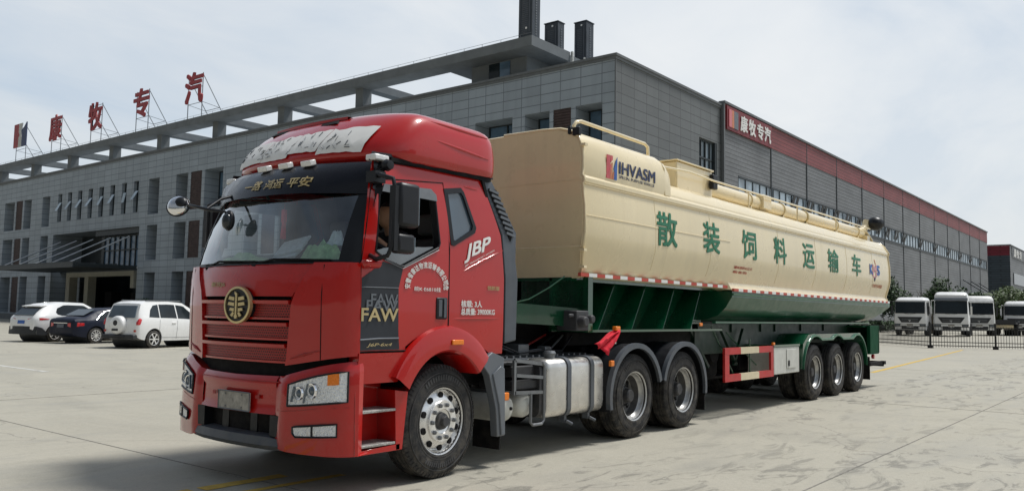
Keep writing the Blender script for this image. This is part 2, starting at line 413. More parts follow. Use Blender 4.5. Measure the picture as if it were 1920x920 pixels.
def rsheet(bm, poly, f, holes=(), step=.12, mi=0):
    """one-sided sheet from a 2-D polygon, cut on a lattice so that it can follow the curved map f"""
    loops = [poly] + list(holes); flat = [p for l in loops for p in l]
    tris = tessellate_polygon([[Vector((x, y, 0)) for x, y in l] for l in loops])
    t = B(); A = [t.verts.new((x, y, 0)) for x, y in flat]
    for q in tris:
        if len(set(q)) == 3: t.faces.new([A[i] for i in q])
    for ax in (0, 1):
        lo = min(p[ax] for p in flat); hi = max(p[ax] for p in flat); x = lo + step
        while x < hi - 1e-3:
            co = Vector((x, 0, 0)) if ax == 0 else Vector((0, x, 0)); no = Vector((1, 0, 0)) if ax == 0 else Vector((0, 1, 0))
            bmesh.ops.bisect_plane(t, geom=t.verts[:]+t.edges[:]+t.faces[:], plane_co=co, plane_no=no); x += step
    t.verts.index_update(); nv = [bm.verts.new(f(v.co.x, v.co.y)) for v in t.verts]
    for fc in t.faces:
        g = bm.faces.new([nv[v.index] for v in fc.verts]); g.material_index = mi
    t.free()
_tc = {}
def text(name, s, mat, parent, fn, a0, a1, b0, b1, bold=.0, thick=.004, shear=0.0, label=None, local=False, keep=False):
    """lettering: body s fitted into the rectangle a0..a1 x b0..b1, then mapped by fn(a, b, off)"""
    c = bpy.data.curves.new('t', 'FONT'); c.body = s; c.shear = shear; c.resolution_u = 3
    o = bpy.data.objects.new('t', c); col.objects.link(o)
    me = bpy.data.meshes.new_from_object(o.evaluated_get(bpy.context.evaluated_depsgraph_get()))
    bpy.data.objects.remove(o); bpy.data.curves.remove(c)
    xs = [v.co.x for v in me.vertices]; ys = [v.co.y for v in me.vertices]
    x0, x1, y0, y1 = min(xs), max(xs), min(ys), max(ys); bm = B()
    sh = [(0, 0)] if bold <= 0 else [(-1, -1), (1, -1), (-1, 1), (1, 1), (0, 0)]
    for q, (sx, sy2) in enumerate(sh):
        for lev_, th in ((0, 0.001), (1, thick + q*.0006)):
            if lev_ == 0 and thick < .02: continue
            vs = [bm.verts.new(fn(a0 + (v.co.x + sx*bold*.5 - x0)/(x1-x0)*(a1-a0), b0 + (v.co.y + sy2*bold*.5 - y0)/(y1-y0)*(b1-b0), th)) for v in me.vertices]
            for p in me.polygons: bm.faces.new([vs[i_] for i_ in p.vertices])
            if lev_ == 1 and thick >= .02:
                use = {}
                for p in me.polygons:
                    for e_ in p.edge_keys: use[e_] = use.get(e_, 0)+1
                for (a_, b_), cnt in use.items():
                    if cnt == 1: bm.faces.new((vlo[a_], vlo[b_], vs[b_], vs[a_]))
            vlo = vs
    bpy.data.meshes.remove(me)
    return obj(name, bm, mat, parent, label=label, local=local, recalc=False)

# ------------------------------------------------------------------ camera, light, sky
cam_d = bpy.data.cameras.new('camera'); cam = bpy.data.objects.new('camera', cam_d); col.objects.link(cam); scn.camera = cam
YAW, PIT, ROL, FPX = R(38.584), R(4.69), R(1.0), 1554.75
fw = Vector((cos(PIT)*cos(YAW), cos(PIT)*sin(YAW), sin(PIT))); rt = Vector((sin(YAW), -cos(YAW), 0)); up = rt.cross(fw)
rt2 = rt*cos(ROL) + up*sin(ROL); up2 = -rt*sin(ROL) + up*cos(ROL)
cam.matrix_world = Matrix(((rt2.x, up2.x, -fw.x, 0), (rt2.y, up2.y, -fw.y, 0), (rt2.z, up2.z, -fw.z, 1.55), (0, 0, 0, 1)))
cam_d.sensor_width = 36; cam_d.lens = FPX/1920*36; cam_d.clip_end = 3000; cam_d.clip_start = .05

SUN = Vector((.42, -.20, .88)).normalized(); sel = math.asin(SUN.z); saz = atan2(SUN.x, SUN.y)
sd_ = bpy.data.lights.new('sun', 'SUN'); sd_.energy = 3.6; sd_.angle = R(13); sd_.color = (1, .98, .945)
so = bpy.data.objects.new('sun', sd_); col.objects.link(so); so.rotation_euler = (-SUN).to_track_quat('-Z', 'Y').to_euler()

w = bpy.data.worlds.new('World'); scn.world = w; w.use_nodes = True; nt = w.node_tree; nt.nodes.clear()
out = N(nt, 'ShaderNodeOutputWorld'); bg = N(nt, 'ShaderNodeBackground'); nt.links.new(bg.outputs[0], out.inputs[0])
sky = N(nt, 'ShaderNodeTexSky', sky_type='NISHITA'); sky.sun_disc = False; sky.sun_elevation = sel; sky.sun_rotation = saz
sky.air_density = 1.5; sky.dust_density = 3; sky.altitude = 50
tc = N(nt, 'ShaderNodeTexCoord'); sp = N(nt, 'ShaderNodeSeparateXYZ'); nt.links.new(tc.outputs['Generated'], sp.inputs[0])
# flatten the direction to a cloud-layer plane
zz = math_(nt, 'ADD', math_(nt, 'MAXIMUM', sp.outputs[2], 0.0), .18)
cb = N(nt, 'ShaderNodeCombineXYZ'); nt.links.new(math_(nt, 'DIVIDE', sp.outputs[0], zz), cb.inputs[0]); nt.links.new(math_(nt, 'DIVIDE', sp.outputs[1], zz), cb.inputs[1])
mp = N(nt, 'ShaderNodeMapping'); nt.links.new(cb.outputs[0], mp.inputs[0]); mp.inputs['Rotation'].default_value = (0, 0, R(20)); mp.inputs['Scale'].default_value = (.8, 1.35, 1); mp.inputs['Location'].default_value = (3.1, 1.7, 0)
cl = noise(nt, mp.outputs[0], 1.15, 8, .55, .7)
haze = ramp(nt, sp.outputs[2], [(.0, (.74, .79, .82)), (.16, (.60, .69, .79)), (.40, (.50, .61, .75)), (.60, (.33, .42, .56)), (1, (.24, .31, .42))])  # unseen upper stops darkened to cut ambient light and deepen shadows
cloud = ramp(nt, cl, [(.34, 0.0), (.66, 1.0)])
cloudc = ramp(nt, sp.outputs[2], [(.0, (.76, .80, .83)), (.42, (.74, .79, .845)), (.60, (.46, .50, .56)), (1, (.34, .38, .42))])
dx = N(nt, 'ShaderNodeVectorMath', operation='DOT_PRODUCT'); nt.links.new(tc.outputs['Generated'], dx.inputs[0]); dx.inputs[1].default_value = tuple(Vector((.865, .394, .30)).normalized())
glow = ramp(nt, dx.outputs['Value'], [(.84, 0.0), (.995, 1.0)])
c1 = mix(nt, cloud, haze, cloudc)
c1 = mix(nt, math_(nt, 'MULTIPLY', glow, math_(nt, 'ADD', .35, math_(nt, 'MULTIPLY', cloud, .45))), c1, (.93, .945, .95))
# a darker blue-grey gap in the cloud, high
dd = N(nt, 'ShaderNodeVectorMath', operation='DOT_PRODUCT'); nt.links.new(tc.outputs['Generated'], dd.inputs[0]); dd.inputs[1].default_value = tuple(Vector((.888, .190, .415)).normalized())
gap = math_(nt, 'MULTIPLY', ramp(nt, math_(nt, 'ADD', dd.outputs['Value'], math_(nt, 'MULTIPLY', cl, .03)), [(1.000, 0.0), (1.014, 1.0)]), .85)
c1 = mix(nt, gap, c1, (.42, .54, .66))
skc = mix(nt, 1.0, sky.outputs[0], (.10, .10, .10), 'MULTIPLY')
c2 = mix(nt, .10, c1, skc)
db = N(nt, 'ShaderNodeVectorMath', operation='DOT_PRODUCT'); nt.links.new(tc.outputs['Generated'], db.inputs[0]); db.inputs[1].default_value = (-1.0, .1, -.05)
c2 = mix(nt, 1.0, c2, ramp(nt, db.outputs['Value'], [(.0, 1.0), (.75, .34)]), 'MULTIPLY')  # sky dimmed on this unseen side to keep the truck's front darker
# dark band added behind the camera, for unseen buildings and trees, darkening reflections
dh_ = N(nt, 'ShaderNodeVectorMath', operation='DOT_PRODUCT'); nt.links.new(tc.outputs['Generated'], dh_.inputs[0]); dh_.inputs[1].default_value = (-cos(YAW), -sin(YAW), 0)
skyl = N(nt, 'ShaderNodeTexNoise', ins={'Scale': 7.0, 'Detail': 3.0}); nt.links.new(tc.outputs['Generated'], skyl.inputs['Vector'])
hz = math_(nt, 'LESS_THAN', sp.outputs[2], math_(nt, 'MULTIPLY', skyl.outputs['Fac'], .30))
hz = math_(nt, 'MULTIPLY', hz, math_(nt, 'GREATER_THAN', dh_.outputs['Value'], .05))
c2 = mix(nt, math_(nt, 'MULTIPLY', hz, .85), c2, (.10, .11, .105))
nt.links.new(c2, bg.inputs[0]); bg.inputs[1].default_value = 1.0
scn.view_settings.view_transform = 'Standard'; scn.view_settings.look = 'None'; scn.view_settings.exposure = 0; scn.view_settings.gamma = 1
scn.cycles.use_denoising = True
scn.cycles.max_bounces = 6; scn.cycles.transparent_max_bounces = 12

# ------------------------------------------------------------------ ground
bm = B()
def gz(x, y):
    t = min(1, max(0, (x-57)/16)); return .42*t*t*(3-2*t)
xs = [-400, -100, -30, 0, 20, 40, 56] + [57+i*2 for i in range(9)] + [90, 130, 200, 400, 1200]
ys = [-600, -100, -30, -10, 0, 5, 10, 20, 30, 60, 120, 300, 1200]
grid(bm, lambda x, y: Vector((x, y, gz(x, y))), xs, ys)
struct(obj('ground', bm, 'ground', smooth=60, recalc=False))
bm = B()
box(bm, 4.592, 4.608, -20, 36, -.02, .003); box(bm, -20, 56, 2.673, 2.690, -.02, .0035)
box(bm, -20, 56, 15.0, 15.02, -.02, .0035); box(bm, 16.6, 16.62, -20, 36, -.02, .003); box(bm, 28.6, 28.62, -20, 22, -.02, .003)
struct(obj('ground_joint', bm, 'joint'))
def rough_strip(bm, p, q, w, z, n=40, seed=1):
    rnd = random.Random(seed); p, q = Vector(p), Vector(q); d = q-p; s = Vector((-d.y, d.x)).normalized(); prev = None
    for i in range(n+1):
        c = p + d*i/n; a = w/2*rnd.uniform(.8, 1.1); b = w/2*rnd.uniform(.8, 1.1)
        cur = (bm.verts.new((*(c+s*a), z)), bm.verts.new((*(c-s*b), z)))
        if prev and rnd.random() > .02: bm.faces.new((prev[0], cur[0], cur[1], prev[1]))
        prev = cur
bm = B(); rough_strip(bm, (1.5, 6.62), (4.9, 6.60), .16, .004, 40, 1); rough_strip(bm, (1.5, 6.25), (5.3, 6.23), .10, .004, 40, 2)
rough_strip(bm, (26.0, 7.05), (34, 7.7), .16, .004, 60, 3); rough_strip(bm, (34.0, 7.7), (51, 9.1), .16, .004, 60, 4)
struct(obj('yellow_road_marking', bm, 'yellow'))
bm = B(); rough_strip(bm, (8.6, 20.8), (8.6, 24.2), .12, .004, 30, 5)
for i in range(4): rough_strip(bm, (13.2, 28.9+i*2.9+.0), (18.4, 29.9+i*2.9), .10, .004, 40, 10+i)
struct(obj('white_parking_marking', bm, 'whiteline'))

# ------------------------------------------------------------------ tractor truck
YC, HW = 6.67, 1.25
T = thing('tractor_truck', 'red high-roof tractor truck with dark visor parked in front of the cream tank trailer', 'truck', (7.0, YC, 0))
OFF = [(0, 0), (.3, .012), (.5, .035), (.636, .07), (.9, .135), (1.1, .20), (1.17, .245), (1.22, .30), (1.25, .38)]
def lerp(a, b, t): return a+(b-a)*t
def interp(tab, x):
    if x <= tab[0][0]: return tab[0][1]
    for (a, b), (c, d) in zip(tab, tab[1:]):
        if x <= c: return lerp(b, d, (x-a)/(c-a))
    return tab[-1][1]
def FX(dy, X0, Xc): return X0 + interp(OFF, abs(dy))*(Xc-X0)/.38
X0T = [(.30, 4.40), (.40, 4.37), (.75, 4.36), (1.05, 4.37), (1.08, 4.39), (1.6, 4.37), (1.85, 4.38), (1.97, 4.42)]
XCT = [(.30, 4.76), (1.97, 4.74)]
def front(dy, z, off=0.0):
    """point of the cab's nose; dy<0 is the near (driver's) side"""
    x = FX(dy, interp(X0T, z), interp(XCT, z)); e = .02
    sl = (FX(abs(dy)+e, 4.4, 4.76)-FX(max(0, abs(dy)-e), 4.4, 4.76))/(2*e)
    n = Vector((-1, (sl if dy > 0 else -sl), 0)).normalized()
    return Vector((x, YC+dy, z)) + n*off
DY = [-1.25, -1.22, -1.17, -1.1, -1.0, -.9, -.8, -.72, -.65]
DYC = [-.65, -.5, -.3, -.1, .1, .3, .5, .65]
# nose panel above the grille and the two cheeks
bm = B()
def crease(z): return interp([(1.08, .645), (1.66, .70), (1.97, .90)], z)
def zbot(dy): return 1.07 + .10*max(0, (abs(dy)-.65)/.6)
zs = [0, .12, .3, .5, .65, .8, .92, 1]
for s in (-1, 1):
    def cheek(u, v, s=s):
        cz = None
        z = v
        dyv = lerp(crease(max(1.08, z)), 1.25, u)
        zz_ = z if z > 1.3 else lerp(zbot(dyv), 1.3, (z-1.08)/.22)
        return front(s*dyv, zz_, .022 if u < .93 else .022*(1-u)/.07)
    us = [0, .1, .25, .4, .55, .7, .8, .88, .94, 1]
    grid(bm, cheek, us, [1.08, 1.15, 1.3, 1.45, 1.6, 1.72, 1.82, 1.9, 1.96])
    grid(bm, lambda u, v, s=s: front(s*(crease(v)+.012*(1-u)*0), v, .022*u - .03*(1-u)), [0, 1], [1.08, 1.3, 1.5, 1.66, 1.8, 1.9, 1.96])
grid(bm, lambda u, v: front(u*crease(v), v, 0), [-1, -.8, -.6, -.3, 0, .3, .6, .8, 1], [1.665, 1.72, 1.8, 1.88, 1.95])
grid(bm, lambda u, v: front(u*.7, 1.665, -v), [-1, -.6, -.3, 0, .3, .6, 1], [0, .06])
obj('nose_panel', bm, 'red', T, smooth=32)
bm = B()
grid(bm, lambda u, v: front(u, v, -.07), [-1.2, -.9, -.65, -.3, 0, .3, .65, .9, 1.2], [.36, .7, 1.0, 1.3, 1.66, 1.95])
obj('radiator_backing', bm, 'blackmatte', T, smooth=60)
bm = B()
for s in (-1, 1):
    tube(bm, [front(s*1.0, z, .022) for z in (1.13, 1.3, 1.5, 1.7, 1.94)], .005, 5)
obj('panel_gap', bm, 'blackmatte', T)
for z0, z1 in ((1.475, 1.625), (1.295, 1.43), (1.10, 1.245)):
    bm = B(); L = [-1, -.85, -.6, -.3, 0, .3, .6, .85, 1]
    c_ = crease(z0)-.01
    grid(bm, lambda u, v: front(u*c_, v, -.012), L, [z0, (z0+z1)/2, z1-.02])
    sl = obj('grille_slat', bm, 'mesh', T, smooth=60)
    bm = B()
    loft(bm, [[front(u*c_, z1+.012, -.02), front(u*c_, z1+.004, .035), front(u*c_, z1-.025, .028), front(u*c_, z1-.03, -.012)] for u in L])
    loft(bm, [[front(u*c_, z0+.006, -.012), front(u*c_, z0+.004, .008), front(u*c_, z0-.014, .006), front(u*c_, z0-.014, -.03)] for u in L])
    obj('slat_ledge', bm, 'red', sl, smooth=40)
# emblem
bm = B(); ec = front(0, 1.585, .05) + Vector((.045, -.05, 0))
lathe(bm, [(.0, -.032), (.15, -.03), (.165, -.01), (.165, .03), (.0, .04)], ec, 'X', 40, 0, sc=(1.16, .95))
emb = obj('emblem', bm, 'black', T, smooth=40)
bm = B(); lathe(bm, [(.155, -.042), (.176, -.04), (.178, -.01), (.155, -.02)], ec, 'X', 48, closed=True, sc=(1.16, .95))
obj('emblem_ring', bm, 'gold', emb, smooth=60)
bm = B()
def e2(y, z, o=.0): return Vector((ec.x-.036-o, ec.y+y*.88, ec.z+z*.98))
for poly in ([(-.016, -.125), (.016, -.125), (.03, -.10), (.014, -.09), (.014, .105), (-.03, .125), (-.03, .10), (-.014, .09), (-.014, -.09), (-.03, -.10)],):
    prism(bm, poly, lambda y, z: e2(-y, z), lambda y, z: e2(-y, z, .014))
for s in (-1, 1):
    for k, (z, l) in enumerate(((.055, .125), (.005, .135), (-.045, .105))):
        prism(bm, [(s*.035, z-.016), (s*.035, z+.016), (s*l, z+.026-k*.004), (s*(l+.015), z-.004)], lambda y, z: e2(-y, z), lambda y, z: e2(-y, z, .012))
    prism(bm, [(s*.03, -.075), (s*.055, -.06), (s*.10, -.095), (s*.06, -.11)], lambda y, z: e2(-y, z), lambda y, z: e2(-y, z, .012))
obj('emblem_mark', bm, 'gold', emb)
text('badge_lettering', '解放J6', 'goldtext', T, lambda a, b, o: front(-a, b, o), -.50, -.24, 1.745, 1.80, .01)
# cowl and windscreen
OFFV = [(0, 0), (.3, .03), (.6, .17), (.9, .52), (1.1, .80), (1.2, .92), (1.25, 1.0)]
def FV(dy, X0, Xc): return X0 + interp(OFFV, abs(dy))*(Xc-X0)
bm = B()
def ws(dy, v, off=0.0):
    z = lerp(1.96, 2.66, v); x = lerp(FX(dy, 4.45, 4.77), FV(dy, 4.60, 4.95), v) - .02*sin(pi*v)
    return Vector((x-off, YC+dy*lerp(1, .985, v), z))
grid(bm, lambda u, v: front(u, lerp(1.95, 1.97, v), .012) if v < .5 else ws(u, (v-.5)*.1-.01), [-1.24, -1.17, -1.1, -.9, -.65, -.3, 0, .3, .65, .9, 1.1, 1.17, 1.24], [0, .45, .55, 1])
obj('cowl', bm, 'black', T, smooth=40)
W_ = [-1.16, -1.1, -1.0, -.9, -.75, -.6, -.4, -.2, 0, .2, .4, .6, .75, .9, 1.0, 1.1, 1.16]
bm = B(); grid(bm, lambda u, v: ws(u, v), W_, [0, .2, .4, .6, .8, 1]); obj('windshield', bm, 'windshield', T, smooth=60)
bm = B()   # ceramic border + black pillars
for s in (-1, 1):
    grid(bm, lambda u, v, s=s: ws(s*u, v, .004), [1.09, 1.16, 1.20, 1.24], [0, .25, .5, .75, 1.0])
grid(bm, lambda u, v: ws(u, v, .004), W_, [0, .035]); grid(bm, lambda u, v: ws(u, v, .004), W_, [.93, 1.0])
obj('windshield_border', bm, 'black', T, smooth=60)
for k, (d0, d1) in enumerate(((-.92, -.15), (-.05, .72))):
    bm = B(); p = ws(d1, -.01, .02)
    tube(bm, [p, ws(lerp(d1, d0, .35), .05, .035), ws(d0+.12, .035, .03)], [.014, .010, .007], 6)
    bar(bm, ws(d0-.1, .025, .02), ws(d0+.42, .045, .022), .012, .022)
    box(bm, p.x-.02, p.x+.06, p.y-.03, p.y+.03, p.z-.03, p.z+.02)
    obj('wiper', bm, 'blackmatte', T)
# ---- side panels
def sy(x, z, s, off=0.0):
    if s > 0 and z > 2.0 and x < 5.1: x += min(.13, (z-2.0)*.24)*min(1, (5.1-x)/.25)
    crown = .030*max(0, (z-2.0)/.9)**2*3 + .010*max(0, (1.45-z)/.3)**2 + .006*max(0, (4.9-x)/.2)
    return Vector((x, YC + s*(HW - crown + off), z))
win = [(4.895, 2.07), (4.955, 2.62), (5.0, 2.665), (5.6, 2.70), (5.66, 2.65), (5.70, 2.20), (5.68, 2.155), (5.24, 1.955), (5.20, 1.955), (5.02, 2.0)]
def arch(a0, a1, r, n=16, cx=5.80, cz=.50): return [(cx+r*cos(R(lerp(a0, a1, i/n))), cz+r*sin(R(lerp(a0, a1, i/n)))) for i in range(n+1)]
for s in (-1, 1):
    bm = B()
    rsheet(bm, [(4.74, 1.20), (5.29, 1.20)] + arch(125, 88, .90, 6)[0:] + [(5.83, 2.15), (5.79, 2.79), (4.97, 2.72), (4.86, 2.68), (4.79, 2.30), (4.73, 1.98)], lambda x, z: sy(x, z, s), [win[::-1]], .1)
    d = obj('side_door', bm, 'red', T, smooth=30)
    bm = B(); rsheet(bm, [(4.90, 1.25), (5.79, 1.30), (5.79, 2.76), (5.05, 2.70), (4.93, 2.6), (4.86, 2.0)], lambda x, z: sy(x, z, s, -.085), [win[::-1]], .2)
    obj('door_lining', bm, 'dash', d)
    # pillar between windscreen and door
    bm = B(); rsheet(bm, [(4.745, 1.98), (4.785, 2.26), (4.85, 2.68), (4.96, 2.90), (4.90, 2.90), (4.83, 2.70), (4.765, 2.30), (4.735, 2.0)], lambda x, z: sy(x, z, s, .001), (), .1)
    obj('door_pillar', bm, 'red', T)
    # reveal round the window
    bm = B(); pts = [sy(x, z, s) for x, z in win]; pin = [sy(x, z, s, -.07) for x, z in win]
    loft(bm, [pts+[pts[0]], pin+[pin[0]]], closed=False, caps=False); tube(bm, pts+[pts[0]], .012, 6)
    obj('window_seal', bm, 'black', d)
    bm = B()
    gp = [(4.90, 2.075), (5.02, 2.0), (5.20, 1.957), (5.24, 1.957), (5.68, 2.157), (5.69, 2.17), (5.5, 2.15), (5.25, 2.14), (5.02, 2.11)]
    rsheet(bm, gp, lambda x, z: sy(x, z, s, -.03), (), .1); obj('window_glass', bm, 'sideglass', d)
    bm = B(); prism(bm, [(4.97, 2.61), (5.67, 2.60), (5.665, 2.66), (5.6, 2.71), (5.0, 2.68)], lambda x, z: sy(x, z, s, .012), lambda x, z: sy(x, z, s, .018))
    obj('rain_deflector', bm, 'steel', d)
    # rear quarter
    bm = B()
    qw = [(5.80, 2.73), (6.04, 2.77), (6.08, 2.73), (6.22, 2.40), (6.20, 2.35), (5.90, 2.20), (5.86, 2.21)]
    rear = arch(87, 52, .90, 6) + [(6.48, 1.14), (6.67, 1.14), (6.67, 1.9), (6.62, 2.35), (6.37, 2.91), (5.78, 2.82), (5.835, 2.15)]
    rsheet(bm, rear, lambda x, z: sy(x, z, s), [qw[::-1]], .12)
    q = obj('quarter_panel', bm, 'red', T, smooth=30)
    bm = B(); prism(bm, qw, lambda x, z: sy(x, z, s, -.012), lambda x, z: sy(x, z, s, -.02)); qg = obj('quarter_window', bm, 'carglasslt', q)
    bm = B()
    c0 = (sum(p[0] for p in qw)/7, sum(p[1] for p in qw)/7)
    inn = [(lerp(x, c0[0], .20), lerp(z, c0[1], .14)) for x, z in qw]; ou = [(lerp(x, c0[0], -.05), lerp(z, c0[1], -.04)) for x, z in qw]
    prism(bm, ou, lambda x, z: sy(x, z, s, -.004), lambda x, z: sy(x, z, s, .008), holes=[inn[::-1]]); obj('window_surround', bm, 'black', q)
    bm = B(); rsheet(bm, [(5.80, 1.3), (6.55, 1.3), (6.50, 2.3), (6.34, 2.85), (5.80, 2.78)], lambda x, z: sy(x, z, s, -.10), [qw[::-1]], .2); obj('quarter_lining', bm, 'dash', q)
    # pressed lines on the panel
    bm = B()
    for a, b_, r_ in (((5.98, 1.93), (6.655, 2.20), .014), ((5.86, 1.69), (6.66, 1.73), .005), ((5.84, 1.49), (6.66, 1.50), .012), ((6.07, 2.80), (6.32, 2.79), .012)):
        tube(bm, [sy(lerp(a[0], b_[0], t), lerp(a[1], b_[1], t), s, -.004) for t in (0, .25, .5, .75, 1)], [.002, r_, r_, r_, .003], 6)
    obj('pressed_line', bm, 'red', q, smooth=60)
    bm = B()
    for pl in ([(4.735, 1.2), (4.735, 1.98), (4.79, 2.30), (4.86, 2.68), (4.97, 2.725), (5.79, 2.795), (5.835, 2.15), (5.84, 1.42)], [(6.67, 1.3), (5.88, 1.30)][:0] or [(4.74, 1.203), (5.29, 1.203)]):
        tube(bm, [sy(x, z, s, .0) for x, z in pl], .0065, 5)
    obj('door_gap', bm, 'blackmatte', T)
    # roof rail strip above the doors
    bm = B(); rsheet(bm, [(4.86, 2.69), (4.97, 2.73), (5.79, 2.80), (6.37, 2.915), (6.5, 2.96), (4.95, 2.93), (4.9, 2.88)], lambda x, z: sy(x, z, s, .0), (), .15); obj('roof_rail', bm, 'red', T, smooth=30)
    bm = B(); rsheet(bm, [(4.85, 2.875), (6.57, 2.935), (6.58, 3.03), (5.5, 2.99), (4.90, 2.965)], lambda x, z: sy(x, z, s, .006), (), .15)
    for x in (5.25, 5.72, 6.2, 6.45): bar(bm, sy(x, 2.925, s, .012), sy(x+.012, 2.97, s, .012), .02, .02)
    obj('roof_gasket', bm, 'black', T)
    # sill and step well
    bm = B(); rsheet(bm, [(4.725, .93), (5.205, .93), (5.26, 1.05), (5.275, 1.19), (4.735, 1.19)], lambda x, z: sy(x, z, s, .02), (), .2)
    loft(bm, [[sy(4.73, z, s, .02), sy(4.73, z, s, -.1)] for z in (.93, 1.19)], closed=False, caps=False)
    loft(bm, [[sy(x, 1.19, s, .02), sy(x, 1.19, s, -.06)] for x in (4.73, 5.27)], closed=False, caps=False)
    loft(bm, [[sy(x, .93, s, .02), sy(x, .93, s, -.3)] for x in (4.73, 5.2)], closed=False, caps=False)
    obj('door_sill', bm, 'red', T, smooth=30)
    yA = YC + s*HW; yB = YC + s*(HW-.26)
    bm = B()
    box(bm, 4.75, 5.22, min(yB, yB+s*.02), max(yB, yB+s*.02), .36, .95)                  # back of the well
    prism(bm, [(5.17, .86), (5.33, .84), (5.275, .33), (5.20, .33)], lambda x, z: Vector((x, yA, z)), lambda x, z: Vector((x, yB, z)))
    prism(bm, [(4.745, .33), (5.25, .33), (5.25, .385), (4.745, .365)], lambda x, z: Vector((x, yA, z)), lambda x, z: Vector((x, yB, z)))
    st = obj('step_box', bm, 'red', T, bevel=.006)
    for z in (.41, .70):
        bm = B(); box(bm, 4.755, 5.19, min(yA, yB), max(yA, yB), z-.022, z)
        obj('step', bm, 'steppad', st, bevel=.004)
    # wheel arch flare
    bm = B()
    def ring(r, o): return [Vector((x, YC+s*(HW+o), z)) for x, z in arch(205 if r > .8 else 208, 36, r, 22)]
    def ringp(r0, o0, n=24):
        out_ = []
        for i in range(n+1):
            a = R(lerp(158, 44, i/n)); out_.append(Vector((5.80+r0*cos(a)*.74/.78, YC+s*(HW+o0), .50+r0*sin(a))))
        return out_
    def flr(r0, o0, n=24):
        P = []
        for i in range(n+1):
            t = i/n; a = R(lerp(180-31, 42, t)); rx = r0*.86; rz = r0
            P.append(Vector((5.81+rx*cos(a), YC+s*(HW+o0), .50+rz*sin(a))))
        return P
    rows = [flr(.93, -.01), flr(.915, .045), flr(.86, .06), flr(.70, .055), flr(.68, .03), flr(.68, -.35)]
    loft(bm, rows, closed=False, caps=False)
    fl = obj('wheel_arch', bm, 'red', T, smooth=38)
    bm = B(); box(bm, 5.83, 5.99, min(yA+s*.055, yA+s*.075), max(yA+s*.055, yA+s*.075), 1.245, 1.292); obj('side_marker', bm, 'orange', fl, bevel=.008)
    bm = B(); prism(bm, [(6.30, 1.06), (6.47, 1.16), (6.66, 1.10), (6.66, 1.02), (6.685, .31), (6.57, .31), (6.54, .60), (6.43, .93)], lambda x, z: Vector((x, yA+s*.03, z)), lambda x, z: Vector((x, yA-s*.06, z)))
    prism(bm, [(6.47, .94), (6.60, 1.02), (6.655, .99), (6.68, .32), (6.62, .32), (6.58, .62)], lambda x, z: Vector((x, yA+s*.045, z)), lambda x, z: Vector((x, yA+s*.02, z)))
    obj('wing_end', bm, 'greylight', T, bevel=.008)
    bm = B(); box(bm, 6.64, 6.66, min(yA, yB-.1*s), max(yA, yB-.1*s), .17, .45); obj('mudflap', bm, 'blackmatte', T)
    bm = B(); P = flr(.72, -.02); P2 = flr(.72, -.55); loft(bm, [P, P2], closed=False, caps=False); obj('arch_liner', bm, 'blackmatte', T, smooth=60)
    # louvred side fairing
    bm = B()
    prism(bm, [(6.375, 2.93), (6.55, 2.915), (6.88, 2.40), (6.86, 2.10), (6.90, 1.9), (6.89, 1.27), (6.70, 1.24), (6.69, 1.9), (6.64, 2.36)], lambda x, z: sy(x, z, s, .004), lambda x, z: sy(x, z, s, -.05))
    sf = obj('side_fairing', bm, 'greyplastic', T, bevel=.012)
    bm = B(); prism(bm, [(6.46, 2.83), (6.60, 2.83), (6.83, 2.42), (6.77, 2.30), (6.71, 2.38)], lambda x, z: sy(x, z, s, .005), lambda x, z: sy(x, z, s, .009)); obj('fairing_recess', bm, 'blackmatte', sf)
    bm = B()
    for i in range(9):
        z = 2.80 - i*.054; x0 = lerp(6.475, 6.71, i/8.5); x1 = lerp(6.61, 6.83, i/8)
        bar(bm, sy(x0, z+.02, s, .014), sy(x1, z-.008, s, .02), .02, .026)
    obj('louver', bm, 'greylight', sf)
# nothing is seen of the far side's writing, so it is on the driver's side only
near = lambda o0=0: (lambda a, b, o: sy(a, b, -1, o+o0))
doors = [o for o in bpy.data.objects if o.parent == T and o.name.startswith('side_door')]
quarters = [o for o in bpy.data.objects if o.parent == T and o.name.startswith('quarter_panel')]
d0, q0 = doors[0], quarters[0]
bm = B(); rsheet(bm, [(4.75, 1.215), (5.21, 1.215), (5.195, 1.30), (5.185, 1.40), (5.175, 1.76), (5.22, 1.925), (5.195, 1.95), (4.985, 1.985), (4.745, 1.83)], near(.004).__call__ and (lambda x, z: sy(x, z, -1, .004)), (), .1)
dp = obj('door_decal', bm, 'decaldark', d0)
bm = B(); tube(bm, [sy(x, z, -1, .01) for x, z in ((4.99, 2.0), (5.215, 1.935), (5.68, 2.135))], .004, 6); obj('door_trim', bm, 'greylight', d0)
bm = B(); tube(bm, [sy(x, z, -1, .006) for x, z in ((4.745, 1.755), (5.17, 1.76))], .004, 5); tube(bm, [sy(x, z, -1, .006) for x, z in ((4.745, 1.305), (4.95, 1.315), (5.19, 1.315))], .008, 5); obj('decal_crease', bm, 'greylight', dp)
text('door_lettering', 'FAW', 'greylight', dp, near(.004), 4.85, 5.165, 1.60, 1.70, .03)
text('door_lettering', 'FAW', 'greylight', dp, near(.006), 4.80, 5.16, 1.55, 1.645, .03)
text('door_lettering', 'FAW', 'goldtext', dp, near(.010), 4.745, 5.165, 1.465, 1.575, .035)
text('door_lettering', 'J6P·6x4', 'goldtext', dp, near(.006), 4.82, 5.11, 1.240, 1.275, .02, shear=.25)
arcs = '安徽省康达物流运输有限公司危'
